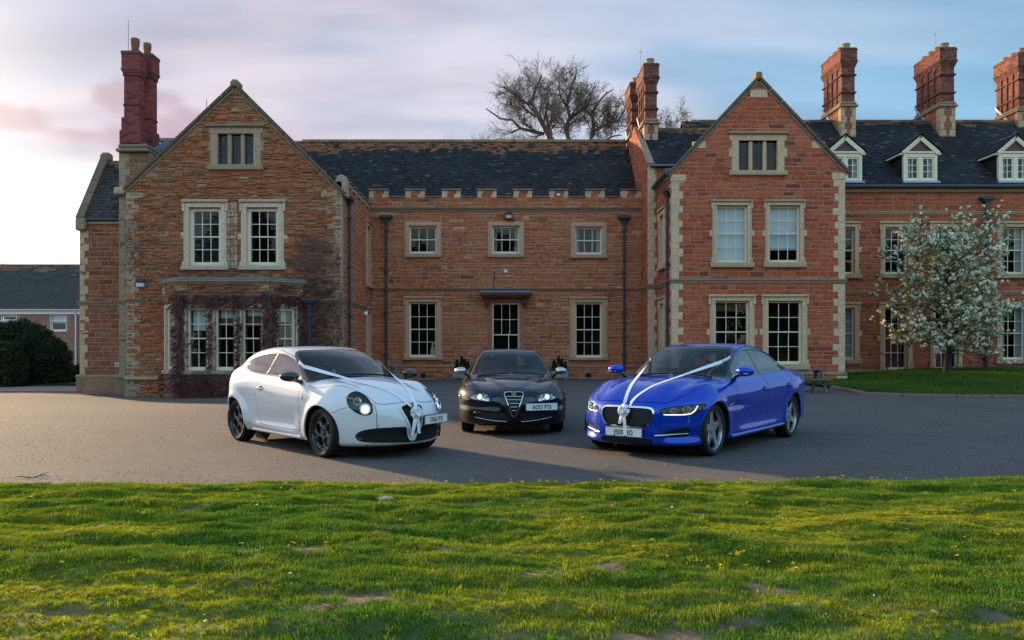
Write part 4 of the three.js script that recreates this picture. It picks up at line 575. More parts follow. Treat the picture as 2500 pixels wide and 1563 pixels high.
  for (const u of [pX(2188, Z), pX(2311, Z)]) { const mb = new MB(); mb.box(u - 0.42, u + 0.42, 0.45, 2.3, -0.36, -0.30, 0.01); part(house, 'door_leaf', mb.geo(inHouse(fr)), M.redDoor || (M.redDoor = mat('dark_red_paint', { rgb: [0.16, 0.02, 0.02], roughness: 0.5 })), 'dark red door behind the blossom tree'); }
}
// ---------------- chimneys: stone foot with brick panel, weathered collar, ribbed brick shaft, cap, pots
const bkR = RNG(808);
const brickCol = (tint) => () => { const r = bkR(); let c = mix3([0.24, 0.065, 0.046], [0.31, 0.095, 0.058], bkR()); if (r < 0.2) c = [0.12, 0.052, 0.048]; else if (r < 0.30) c = [0.36, 0.135, 0.08]; return mul3(jit(c, bkR, 0.15), tint); };
function brickBox(mb, x0, x1, y0, y1, z0, z1, col, faces = 'FLRB') {            // mortar core with courses of bricks on its faces
  mb.box(x0 + 0.008, x1 - 0.008, y0, y1, z0 + 0.008, z1 - 0.008, 0, [0.15, 0.095, 0.08]);
  const n = Math.max(1, Math.round((y1 - y0) / 0.078)), h = (y1 - y0) / n;
  for (let r = 0; r < n; r++) { const a = y0 + r * h + 0.005, b = y0 + (r + 1) * h - 0.005;
    const run = (p0, p1, put) => { let p = p0, first = r % 2 ? 0.11 : 0.225; while (p < p1 - 0.01) { let e = Math.min(p1, p + first); if (p1 - e < 0.06) e = p1; mb.col = col(); put(p + (p === p0 ? 0 : 0.005), e - (e === p1 ? 0 : 0.005), (bkR() - 0.5) * 0.004); p = e; first = 0.225; } };
    if (faces.includes('F')) run(x0, x1, (p, e, d) => mb.box(p, e, a, b, z1 - 0.05, z1 + d, 0));
    if (faces.includes('L')) run(z0, z1, (p, e, d) => mb.box(x0 - d, x0 + 0.05, a, b, p, e, 0)); if (faces.includes('R')) run(z0, z1, (p, e, d) => mb.box(x1 - 0.05, x1 + d, a, b, p, e, 0));
    if (faces.includes('B')) run(x0, x1, (p, e, d) => mb.box(p, e, a, b, z0 - d, z0 + 0.05, 0)); }
}
function pot(parent, x, y, z, h = 0.42, r = 0.17, tall = false) { const pr = tall ? [[0.0, 0], [r, 0], [r * 0.95, h * 0.45], [r * 1.12, h * 0.5], [r * 1.12, h * 0.56], [r * 0.95, h * 0.6], [r * 1.16, h * 0.66], [r * 1.16, h * 0.72], [r, h * 0.75], [r * 1.18, h * 0.82], [r * 1.1, h * 0.96], [r * 0.8, h], [r * 0.5, h], [r * 0.45, h * 0.8], [0, h * 0.8]] : [[0, 0], [r * 1.06, 0], [r, h * 0.1], [r * 0.96, h * 0.82], [r * 1.08, h * 0.86], [r * 1.08, h], [r * 0.8, h], [r * 0.75, h * 0.7], [0, h * 0.7]]; const g = new THREE.LatheGeometry(pr.map((p) => new THREE.Vector2(...p)), 18); g.translate(x, y, z); return part(parent, 'chimney_pot', g, tall ? M.potRed || (M.potRed = mat('terracotta', { rgb: [0.30, 0.115, 0.06], map: TX.grain, roughness: 0.9 })) : M.pot || (M.pot = mat('buff_clay', { rgb: [0.36, 0.27, 0.18], map: TX.grain, roughness: 0.9 }))); }
function stack(x0, x1, Zfront, len, yFoot, yCol, yTop, npots, rod) {
  const g = sub(house, 'chimney', inHouse(T4(x0, 0, -Zfront))), w = x1 - x0, z0 = -len; let mb = new MB(); const cr = [0.50, 0.40, 0.27], R = RNG((x0 * 100) | 0), col = brickCol(1);
  // foot: cream corner stones and a strip of red stone between
  mb.box(0.01, w - 0.01, yFoot - 1.6, yCol, z0 + 0.01, -0.01, 0, cr); part(g, 'stone_foot', mb.geo(), M.dress);
  let y = yFoot - 1.5, k = 0; while (y < yCol - 0.02) { const h = Math.min(yCol - y, 0.3 + R() * 0.08), e = w * (k++ % 2 ? 0.40 : 0.26); mb = new MB(); mb.box(0, e, y + 0.004, y + h - 0.004, z0 * (k % 2 ? 0.2 : 0.12), 0.015, 0.012, jit(cr, R, 0.1)); mb.box(-0.015, 0.1, y + 0.004, y + h - 0.004, z0 * (k % 2 ? 0.16 : 0.1), 0.0, 0.012, jit(cr, R, 0.1)); part(g, 'corner_stone', mb.geo(), M.dress); mb = new MB(); mb.box(w - e * 0.95, w + 0.012, y + 0.004, y + h - 0.004, z0 * 0.15, 0.015, 0.012, jit(cr, R, 0.1)); part(g, 'corner_stone', mb.geo(), M.dress); mb = new MB(); for (let q = 0; q < 2; q++) mb.box(e + 0.006, w - e - 0.002, y + q * h / 2 + 0.004, y + (q + 1) * h / 2 - 0.004, -0.1, 0.012, 0.008, jit([0.36, 0.135, 0.07], R, 0.15)); for (let zz = z0 * 0.17; zz > z0 * 0.95; zz -= 0.33) mb.box(-0.012, 0.08, y + 0.005, y + h - 0.005, Math.max(z0, zz - 0.32), zz, 0.008, jit([0.40, 0.155, 0.075], R, 0.15)); part(g, 'red_stone', mb.geo(), M.stone); y += h; }
  mb = new MB(); mb.box(-0.11, w + 0.11, yCol, yCol + 0.1, z0 - 0.11, 0.11, 0.02, [0.32, 0.26, 0.18]); mb.box(-0.06, w + 0.06, yCol + 0.1, yCol + 0.25, z0 - 0.06, 0.06, 0.055, [0.30, 0.245, 0.17]); part(g, 'collar', mb.geo(), M.dress);
  const s = 0.03, yb = yCol + 0.25, yc = yTop - 0.95; mb = new MB(); brickBox(mb, s, w - s, yb, yc, z0 + s, -s, col, 'FLR'); const shaft = part(g, 'shaft', mb.geo(), M.brick);
  // ribs on the long side
  for (const f of [0.25, 0.5, 0.75]) { mb = new MB(); brickBox(mb, s - 0.055, s + 0.02, yb, yc, z0 * f - 0.06, z0 * f + 0.05, brickCol(0.75), 'FLB'); part(g, 'rib', mb.geo(), M.brick); }
  mb = new MB(); for (const v of [yb + 0.42, yc - 0.42]) mb.box(s - 0.07, w - s + 0.07, v, v + 0.075, z0 + s - 0.07, -s + 0.07, 0.01, [0.12, 0.05, 0.04]); part(g, 'brick_band', mb.geo(), M.brick);
  mb = new MB(); for (let i = 0; i < 4; i++) brickBox(mb, s - 0.03 * (i + 1), w - s + 0.03 * (i + 1), yc + i * 0.078, yc + (i + 1) * 0.078, z0 + s - 0.03 * (i + 1), -s + 0.03 * (i + 1), brickCol(i === 3 ? 0.65 : 0.8), 'FLRB'); brickBox(mb, s - 0.085, w - s + 0.085, yc + 0.312, yTop - 0.16, z0 + s - 0.085, -s + 0.085, col, 'FLRB'); brickBox(mb, s - 0.11, w - s + 0.11, yTop - 0.16, yTop - 0.08, z0 + s - 0.11, -s + 0.11, brickCol(0.8), 'FLRB'); part(g, 'cap', mb.geo(), M.brick);
  mb = new MB(); mb.box(s - 0.1, w - s + 0.1, yTop - 0.08, yTop, z0 + s - 0.1, -s + 0.1, 0.04, [0.23, 0.13, 0.06]); part(g, 'flaunching', mb.geo(), M.dress);
  for (let i = 0; i < npots; i++) pot(g, w / 2, yTop - 0.01, -0.3 - i * (len - 0.6) / Math.max(1, npots - 1), 0.24 + (i === 0 ? 0.04 : R() * 0.1), 0.19);
  mb = new MB(); mb.box(-0.05, w + 0.05, yFoot - 0.12, yFoot + 0.02, -0.05, 0.05, 0.01); part(g, 'lead_flashing', mb.geo(), M.leadBlue || (M.leadBlue = mat('blue_lead', { rgb: [0.13, 0.22, 0.36], roughness: 0.5 })));
  mb = new MB(); const dz = 0.11, sl = 0.898; mb.quad([-0.045, yFoot - 0.03, 0.05], [-0.045, yFoot + len * sl, -len], [-0.045, yFoot + 0.17 + len * sl, -len], [-0.045, yFoot + 0.15, 0.05]); part(g, 'side_flashing', mb.geo(), M.leadBlue);
  if (rod) { part(g, 'lightning_rod', joined([tube([[-0.03, yTop - 1, rod[0]], [-0.03, yTop + rod[1], rod[0]]], 0.016, 6), tube([[-0.12, yTop + rod[1] * 0.83, rod[0]], [0.06, yTop + rod[1] * 0.83, rod[0]]], 0.012, 5)]), M.rod || (M.rod = mat('grey_metal', { rgb: [0.25, 0.27, 0.28], roughness: 0.5, metalness: 0.5 }))); }
  return g;
}
stack(16.54, 17.24, 39.9, 2.3, pY(342, 39.9), pY(261, 39.9), pY(116, 39.9), 4);
stack(21.37, 22.09, 39.9, 2.4, pY(342, 39.9), pY(261, 39.9), pY(115, 39.9), 4, [-0.5, 0.95]);
stack(25.62, 26.34, 40.6, 1.9, pY(325, 40.6), pY(272, 40.6), pY(127, 40.6), 3);
stack(6.54, 7.14, 37.5, 1.9, pY(357, 37.5), pY(303, 37.5), pY(154, 37.5), 2, [-0.9, 1.0]);
stack(6.31, 6.91, 40.0, 1.6, pY(377, 40), pY(334, 40), pY(200, 40), 2);
// the pair of red shafts on the left breast
{
  const g = sub(house, 'chimney', inHouse(T4(-14.05, 0, -31.6))), Zq = 31.3, yb = pY(352, Zq); let mb = new MB(); const col = () => { let c = mix3([0.28, 0.055, 0.05], [0.34, 0.075, 0.065], bkR()); if (bkR() < 0.15) c = [0.14, 0.045, 0.045]; return jit(c, bkR, 0.14); };
  mb.box(-0.62, 0.62, yb - 0.32, yb - 0.2, -1.6, 0.52, 0.03, [0.28, 0.24, 0.18]); mb.box(-0.56, 0.56, yb - 0.2, yb, -1.55, 0.47, 0.06, [0.25, 0.21, 0.16]); part(g, 'collar', mb.geo(), M.dress);
  const tops = [[-0.36, 0.20, -0.12, 0.36, pY(126, 31.3)], [-0.14, 0.35, -0.95, -0.42, pY(133, 32.1)]];
  tops.forEach(([x0, x1, z0, z1, yt], i) => { const f = yb + (i ? -0.3 : 0); mb = new MB(); brickBox(mb, x0 - 0.12, x1 + 0.12, f, f + 0.5, z0 - 0.12, z1 + 0.12, col, 'FLR'); brickBox(mb, x0 - 0.07, x1 + 0.07, f + 0.5, f + 1.0, z0 - 0.07, z1 + 0.07, col, 'FLR'); brickBox(mb, x0, x1, f + 1.0, yt - 0.9, z0, z1, col, 'FLR'); for (const [v, e] of [[f + 1.45, 0.03], [yt - 0.95, 0.04]]) mb.box(x0 - e, x1 + e, v, v + 0.07, z0 - e, z1 + e, 0.01, [0.13, 0.04, 0.04]); for (let k = 0; k < 3; k++) brickBox(mb, x0 - 0.03 * (k + 1), x1 + 0.03 * (k + 1), yt - 0.9 + k * 0.08, yt - 0.82 + k * 0.08, z0 - 0.03 * (k + 1), z1 + 0.03 * (k + 1), col, 'FLRB'); brickBox(mb, x0 - 0.07, x1 + 0.07, yt - 0.66, yt - 0.14, z0 - 0.07, z1 + 0.07, col, 'FLRB'); mb.box(x0 - 0.1, x1 + 0.1, yt - 0.14, yt, z0 - 0.1, z1 + 0.1, 0.03, [0.17, 0.09, 0.06]); part(g, 'shaft', mb.geo(), M.brick); });
  pot(g, -0.04, tops[0][4] - 0.01, 0.12, 0.58, 0.145, true); pot(g, 0.08, tops[1][4] - 0.01, -0.68, 0.52, 0.135, true);
  mb = new MB(); mb.quad([0.49, yb - 0.3, -0.3], [0.49, yb + 0.5, -1.7], [0.49, yb + 0.75, -1.7], [0.49, yb, -0.3]); part(g, 'lead_flashing', mb.geo(), M.leadBlue);
  part(g, 'lightning_rod', tube([[-0.22, tops[0][4] - 0.05, 0.3], [-0.22, pY(50, 31.3), 0.3]], 0.011, 6), M.rod);
}
part(house, 'aerial', tube([[pX(507, 34), 9.4, 1], [pX(504, 34), pY(243, 34), 1]], 0.015, 5), M.rod);

// ---------------- give out stones and slates: the 300 of each that show largest are parts, the rest of each surface is one mesh
{
  const eye = new THREE.Vector3(0, EYE, 35), cand = []; const P = new THREE.Vector3();
  const inView = (p) => { const d = 35 - p.z, x = CX + p.x * F / d, y = CY - (p.y - EYE) * F / d; return d > 0 && x > 5 && x < 2495 && y > 5 && y < 1120; };
  for (const L of stoneLists) for (const s of L.stones) { P.set((s.l0 + s.r0) / 2, (s.c0 + s.c1) / 2, 0).applyMatrix4(L.fr); s.score = inView(P) ? (s.r0 - s.l0) * (s.c1 - s.c0) / P.distanceToSquared(eye) : 0; cand.push(s); }
  cand.sort((a, b) => b.score - a.score); cand.slice(0, 300).forEach((s) => { s.pick = true; });
  for (const L of stoneLists) { const mb = new MB(); for (const s of L.stones) { if (s.pick) { const one = new MB(); stoneGeo(one, s); if (!one.empty) part(L.wall, 'stone', one.geo(L.fr), M.stone); } else stoneGeo(mb, s); } if (!mb.empty) part(L.wall, 'stones', mb.geo(L.fr), M.stone).userData.kind = 'stuff'; }
  const sc = []; for (const L of slateLists) for (const s of L.slates) { P.set((s.a + s.e) / 2, s.v, 0).applyMatrix4(L.fr); s.score = inView(P) ? (s.e - s.a) * s.h / P.distanceToSquared(eye) : 0; sc.push(s); }
  sc.sort((a, b) => b.score - a.score); const seen = sc.filter((s) => s.score > 0 && s.h < 0.25); seen.slice(0, 300).forEach((s) => { s.pick = true; });
  for (const L of slateLists) { const mb = new MB(); for (const s of L.slates) { if (s.pick) { const one = new MB(); slateGeo(one, s); part(L.roof, 'slate', one.geo(L.fr), M.slate); } else slateGeo(mb, s); } if (!mb.empty) part(L.roof, 'slates', mb.geo(L.fr), M.slate).userData.kind = 'stuff'; }
}
// ------------------------------------------------------------------ cars: a body is the smooth intersection of a width, a top line, a nose and a tail,
// meshed, then cut along drawn outlines into glass, lamps, grilles, doors and bonnet. Local axes: x forward (front axle at 0), y up, z to the car's right.
function pchip(pts) {
  const n = pts.length, X = pts.map((p) => p[0]), Y = pts.map((p) => p[1]), h = [], d = [], m = [];
  for (let i = 0; i < n - 1; i++) { h.push(X[i + 1] - X[i]); d.push((Y[i + 1] - Y[i]) / h[i]); }
  for (let i = 0; i < n; i++) { if (!i) m.push(d[0]); else if (i === n - 1) m.push(d[n - 2]); else if (d[i - 1] * d[i] <= 0) m.push(0); else { const a = 2 * h[i] + h[i - 1], b = h[i] + 2 * h[i - 1]; m.push((a + b) / (a / d[i - 1] + b / d[i])); } }
  return (x) => { if (x <= X[0]) return Y[0] + m[0] * (x - X[0]); if (x >= X[n - 1]) return Y[n - 1] + m[n - 1] * (x - X[n - 1]); let i = 0; while (x > X[i + 1]) i++; const t = (x - X[i]) / h[i], t2 = t * t, t3 = t2 * t; return Y[i] * (2 * t3 - 3 * t2 + 1) + m[i] * h[i] * (t3 - 2 * t2 + t) + Y[i + 1] * (3 * t2 - 2 * t3) + m[i + 1] * h[i] * (t3 - t2); };
}
const asc = (pts) => pts.slice().sort((a, b) => a[0] - b[0]);
function smax(a, b, k) { const h = Math.max(k - Math.abs(a - b), 0) / k; return Math.max(a, b) + h * h * k * 0.25; }
const bell = (x, s) => Math.exp(-x * x / (s * s));
// tabulated spline, smoothed a little so that reflections run clean
function table(pts, lo, hi, soft = 0.03) { const f = pchip(asc(pts)), n = 1200, a = new Float32Array(n + 1); for (let i = 0; i <= n; i++) { const x = lo + (hi - lo) * i / n; let s = 0, w = 0; for (let k = -4; k <= 4; k++) { const q = 1 - Math.abs(k) / 5; s += q * f(x + k * soft / 4); w += q; } a[i] = s / w; } return (x) => { const t = clamp((x - lo) / (hi - lo), 0, 0.99999) * n, i = t | 0; return a[i] + (a[i + 1] - a[i]) * (t - i); }; }
function smoothPoly(pts, n = 6) { const out = [], N = pts.length; for (let i = 0; i < N; i++) { const p0 = pts[(i + N - 1) % N], p1 = pts[i], p2 = pts[(i + 1) % N], p3 = pts[(i + 2) % N]; if (p1[2]) { out.push([p1[0], p1[1]]); } for (let k = p1[2] ? 1 : 0; k < n; k++) { const t = k / n, a = p1[2] ? p1 : p0, b = p2[2] ? p2 : p3, t2 = t * t, t3 = t2 * t; out.push([0, 1].map((c) => 0.5 * (2 * p1[c] + (p2[c] - a[c]) * t + (2 * a[c] - 5 * p1[c] + 4 * p2[c] - b[c]) * t2 + (3 * p1[c] - a[c] - 3 * p2[c] + b[c]) * t3))); } } return out; }
const symP = (pts) => [...pts, ...pts.slice().reverse().filter((p) => Math.abs(p[1]) > 1e-6).map((p) => [p[0], -p[1], p[2]])];      // mirror in the second coordinate
function polySDF(P) {
  let x0 = 1e9, x1 = -1e9, y0 = 1e9, y1 = -1e9; for (const p of P) { x0 = Math.min(x0, p[0]); x1 = Math.max(x1, p[0]); y0 = Math.min(y0, p[1]); y1 = Math.max(y1, p[1]); }
  return (x, y) => { const ox = Math.max(x0 - x, x - x1), oy = Math.max(y0 - y, y - y1); if (ox > 0.12 || oy > 0.12) return Math.max(ox, oy); let d = 1e9, s = 1; for (let i = 0, j = P.length - 1; i < P.length; j = i++) { const ax = P[i][0], ay = P[i][1], ex = P[j][0] - ax, ey = P[j][1] - ay, wx = x - ax, wy = y - ay, t = clamp((wx * ex + wy * ey) / (ex * ex + ey * ey + 1e-12)), bx = wx - ex * t, by = wy - ey * t; d = Math.min(d, bx * bx + by * by); const c1 = y >= ay, c2 = y < P[j][1], c3 = ex * wy > ey * wx; if ((c1 && c2 && c3) || (!c1 && !c2 && !c3)) s = -s; } return s * Math.sqrt(d); };
}
class Body {
  constructor(s) {
    this.s = s; const lo = s.x0 - 0.3, hi = s.x1 + 0.3, top = table(s.top, lo, hi, s.topSoft ?? 0.05), wid = table(s.wid, lo, hi, 0.06), vo = table(s.vo, -0.2, 1.8, 0.03), ys = table(s.belt || [[-5, 0], [5, 0]], lo, hi, 0.1), bot = table(s.bot, lo, hi, 0.08), nose = table(s.nose, -0.2, 1.8, 0.025), tail = table(s.tail, -0.2, 1.8, 0.04), gh = table(s.gh || [[-5, 0], [5, 0]], lo, hi, 0.15), crown = table(s.crown, lo, hi, 0.1), bow = table(s.bow, lo, hi, 0.15);
    this.T = (x, a) => { const xx = x + bow(x) * a * a; let t = top(xx) - crown(x) * (a / 0.8) ** 2; if (s.top2) t += s.top2(x, a); return t; };
    this.W = (x, y) => { const yy = y - ys(x); let w = wid(x) + vo(yy) + (yy > 0.93 ? gh(x) * sstep(0.93, 1.05, yy) : 0); for (const ax of [0, -s.wb]) { const r = Math.hypot(x - ax, y - s.tr); w += s.flare * bell(Math.max(0, r - s.arch), 0.075) * (y < 0.85 ? 1 : 0.0 + bell(y - 0.85, 0.1)); } if (s.side) w += s.side(x, y); return w; };
    this.Fx = (y, a) => nose(y) - s.sweep * Math.abs(a / s.hw) ** s.sweepP + (s.front ? s.front(y, a) : 0);
    this.Rx = (y, a) => tail(y) + s.rsweep * Math.abs(a / s.hw) ** 2.6;
    this.bot = bot;
  }
  f(x, y, z) {
    const a = Math.abs(z), s = this.s; const w = a - this.W(x, y), t = y - this.T(x, a);
    let v = smax(w, t, x > s.cowl ? s.kHood : lerp(s.kHood, s.kRoof, sstep(s.cowl, s.cowl - 0.35, x))); v = smax(v, x - this.Fx(y, a), s.kNose); v = smax(v, this.Rx(y, a) - x, 0.12); return smax(v, this.bot(x) - y, 0.06);
  }
  grad(x, y, z, e = 0.006) { const g = [this.f(x + e, y, z) - this.f(x - e, y, z), this.f(x, y + e, z) - this.f(x, y - e, z), this.f(x, y, z + e) - this.f(x, y, z - e)]; return g.map((q) => q / (2 * e)); }
  inset(p, d) { let [x, y, z] = p; for (let i = 0; i < 6; i++) { const f = this.f(x, y, z) + d, g = this.grad(x, y, z), l = g[0] ** 2 + g[1] ** 2 + g[2] ** 2; x -= g[0] * f / l; y -= g[1] * f / l; z -= g[2] * f / l; } return [x, y, z]; }
  // surface points along rays
  frontX(y, z) { let a = this.s.x1 + 0.2, b = this.s.x1 - 1.2; for (let i = 0; i < 80; i++) { const x = a - i * 0.018; if (this.f(x, y, z) < 0) { b = x; a = x + 0.018; break; } } for (let i = 0; i < 14; i++) { const m = (a + b) / 2; if (this.f(m, y, z) < 0) b = m; else a = m; } return a; }
  topY(x, z) { let a = 1.7, b = 0.2; for (let i = 0; i < 60; i++) { const y = a - 0.025; if (this.f(x, y, z) < 0) { b = y; break; } a = y; } for (let i = 0; i < 14; i++) { const m = (a + b) / 2; if (this.f(x, m, z) < 0) b = m; else a = m; } return a; }
  sideZ(x, y) { let a = 1.2, b = 0; for (let i = 0; i < 60; i++) { const z = a - 0.02; if (this.f(x, y, z) < 0) { b = z; break; } a = z; } for (let i = 0; i < 14; i++) { const m = (a + b) / 2; if (this.f(x, y, m) < 0) b = m; else a = m; } return a; }
  mesh(h = 0.022) {
    const s = this.s, X0 = s.x0 - 0.08, Y0 = 0.05, Z0 = -s.hw - 0.12, nx = Math.ceil((s.x1 + 0.1 - X0) / h), ny = Math.ceil((s.h + 0.08 - Y0) / h), nz = Math.ceil((2 * s.hw + 0.24) / h), val = new Float32Array((nx + 1) * (ny + 1) * (nz + 1)), I = (i, j, k) => (i * (ny + 1) + j) * (nz + 1) + k;
    const wt = new Float32Array((ny + 1)), half = (nz >> 1);
    for (let i = 0; i <= nx; i++) for (let j = 0; j <= ny; j++) for (let k = 0; k <= nz; k++) { val[I(i, j, k)] = this.f(X0 + i * h, Y0 + j * h, Z0 + k * h); }
    const vid = new Int32Array(val.length).fill(-1); this.p = []; this.n = []; const tris = [];
    const C = [[0, 0, 0], [1, 0, 0], [0, 1, 0], [1, 1, 0], [0, 0, 1], [1, 0, 1], [0, 1, 1], [1, 1, 1]], E = [[0, 1], [2, 3], [4, 5], [6, 7], [0, 2], [1, 3], [4, 6], [5, 7], [0, 4], [1, 5], [2, 6], [3, 7]];
    for (let i = 0; i < nx; i++) for (let j = 0; j < ny; j++) for (let k = 0; k < nz; k++) {
      let m = 0; const v = []; for (let c = 0; c < 8; c++) { const q = val[I(i + C[c][0], j + C[c][1], k + C[c][2])]; v.push(q); if (q < 0) m |= 1 << c; } if (m === 0 || m === 255) continue;
      let sx = 0, sy = 0, sz = 0, n = 0; for (const [a, b] of E) if ((v[a] < 0) !== (v[b] < 0)) { const t = v[a] / (v[a] - v[b]); sx += lerp(C[a][0], C[b][0], t); sy += lerp(C[a][1], C[b][1], t); sz += lerp(C[a][2], C[b][2], t); n++; }
      let x = X0 + (i + sx / n) * h, y = Y0 + (j + sy / n) * h, z = Z0 + (k + sz / n) * h, g;
      for (let it = 0; it < 2; it++) { const f = this.f(x, y, z); g = this.grad(x, y, z); const l2 = g[0] * g[0] + g[1] * g[1] + g[2] * g[2]; const st = clamp(f / l2, -h / 2, h / 2); x -= g[0] * st; y -= g[1] * st; z -= g[2] * st; }
      g = this.grad(x, y, z, 0.009); const l = Math.hypot(...g) || 1; vid[I(i, j, k)] = this.p.length / 3; this.p.push(x, y, z); this.n.push(g[0] / l, g[1] / l, g[2] / l);
    }
    const q = (a, b, c, d, flip) => { if (a < 0 || b < 0 || c < 0 || d < 0) return; if (flip) tris.push(a, c, b, a, d, c); else tris.push(a, b, c, a, c, d); };
    for (let i = 1; i < nx; i++) for (let j = 1; j < ny; j++) for (let k = 1; k < nz; k++) {
      const o = val[I(i, j, k)] < 0;
      if (o !== (val[I(i + 1, j, k)] < 0)) q(vid[I(i, j - 1, k - 1)], vid[I(i, j, k - 1)], vid[I(i, j, k)], vid[I(i, j - 1, k)], !o);
      if (o !== (val[I(i, j + 1, k)] < 0)) q(vid[I(i - 1, j, k - 1)], vid[I(i - 1, j, k)], vid[I(i, j, k)], vid[I(i, j, k - 1)], !o);
      if (o !== (val[I(i, j, k + 1)] < 0)) q(vid[I(i - 1, j - 1, k)], vid[I(i, j - 1, k)], vid[I(i, j, k)], vid[I(i - 1, j, k)], !o);
    }
    this.tris = tris; return this;
  }
  split(tris, fn) {                                            // -> [inside (fn <= 0), outside]; triangles on the line are cut
    const d = new Float32Array(this.p.length / 3).fill(NaN), D = (i) => { if (!(i < d.length)) return fn(this.p[i * 3], this.p[i * 3 + 1], this.p[i * 3 + 2]); if (Number.isNaN(d[i])) d[i] = fn(this.p[i * 3], this.p[i * 3 + 1], this.p[i * 3 + 2]); return d[i]; }, cache = new Map(), ins = [], out = [];
    const cut = (a, b, da, db) => { const k = a < b ? a * 4194304 + b : b * 4194304 + a; let v = cache.get(k); if (v !== undefined) return v; const t = da / (da - db); v = this.p.length / 3; const N = []; for (let c = 0; c < 3; c++) { this.p.push(lerp(this.p[a * 3 + c], this.p[b * 3 + c], t)); N.push(lerp(this.n[a * 3 + c], this.n[b * 3 + c], t)); } const l = Math.hypot(...N) || 1; this.n.push(N[0] / l, N[1] / l, N[2] / l); cache.set(k, v); return v; };
    for (let i = 0; i < tris.length; i += 3) {
      const T = [tris[i], tris[i + 1], tris[i + 2]], V = T.map(D), neg = V.map((v) => v <= 0), c = neg[0] + neg[1] + neg[2];
      if (c === 3) { ins.push(...T); continue; } if (c === 0) { out.push(...T); continue; }
      const lone = c === 1 ? neg.indexOf(true) : neg.indexOf(false), a = T[lone], b = T[(lone + 1) % 3], e = T[(lone + 2) % 3], va = V[lone], vb = V[(lone + 1) % 3], ve = V[(lone + 2) % 3], ab = cut(a, b, va, vb), ae = cut(a, e, va, ve);
      const one = c === 1 ? ins : out, two = c === 1 ? out : ins; one.push(a, ab, ae); two.push(ab, b, e, ab, e, ae);
    }
    return [ins, out];
  }
  take(fn) { const [a, b] = this.split(this.tris, fn); this.tris = b; return a; }
  strip(fn, w) { const a = this.take((x, y, z) => fn(x, y, z) - w); const [inner, s] = this.split(a, (x, y, z) => fn(x, y, z) + w); return [inner, s]; }
  geo(tris, off = 0, skirt = false, reverse = false, axis = null) {
    const map = new Map(), pos = [], nor = [], idx = []; const s = reverse ? -1 : 1;
    const V = (i) => { let v = map.get(i); if (v === undefined) { v = pos.length / 3; map.set(i, v); for (let c = 0; c < 3; c++) { pos.push(this.p[i * 3 + c] + (axis ? axis[c] : this.n[i * 3 + c]) * off); } for (let c = 0; c < 3; c++) nor.push(this.n[i * 3 + c] * s); } return v; };
    for (let i = 0; i < tris.length; i += 3) { const a = V(tris[i]), b = V(tris[i + 1]), c = V(tris[i + 2]); reverse ? idx.push(a, c, b) : idx.push(a, b, c); }
    if (skirt) {                                                 // side walls from the cut edge down to the sunk face
      const ed = new Map(); for (let i = 0; i < tris.length; i += 3) for (let k = 0; k < 3; k++) { const a = tris[i + k], b = tris[i + (k + 1) % 3], r = b * 4194304 + a; if (ed.has(r)) ed.delete(r); else ed.set(a * 4194304 + b, [a, b]); }
      for (const [a, b] of ed.values()) { const P = [a, b].map((i) => [this.p[i * 3], this.p[i * 3 + 1], this.p[i * 3 + 2]]), Q = [a, b].map((i) => pos.slice(map.get(i) * 3, map.get(i) * 3 + 3)), u = P[1].map((v, c) => v - P[0][c]), w = Q[0].map((v, c) => v - P[0][c]); let N = [w[1] * u[2] - w[2] * u[1], w[2] * u[0] - w[0] * u[2], w[0] * u[1] - w[1] * u[0]]; const l = Math.hypot(...N) || 1; N = N.map((v) => v / l); const o = pos.length / 3; for (const q of [P[0], Q[0], Q[1], P[1]]) { pos.push(...q); nor.push(...N); } idx.push(o, o + 1, o + 2, o, o + 2, o + 3); }
    }
    const g = new THREE.BufferGeometry(); g.setAttribute('position', new THREE.Float32BufferAttribute(pos, 3)); g.setAttribute('normal', new THREE.Float32BufferAttribute(nor, 3)); g.setIndex(idx); return g;
  }
}
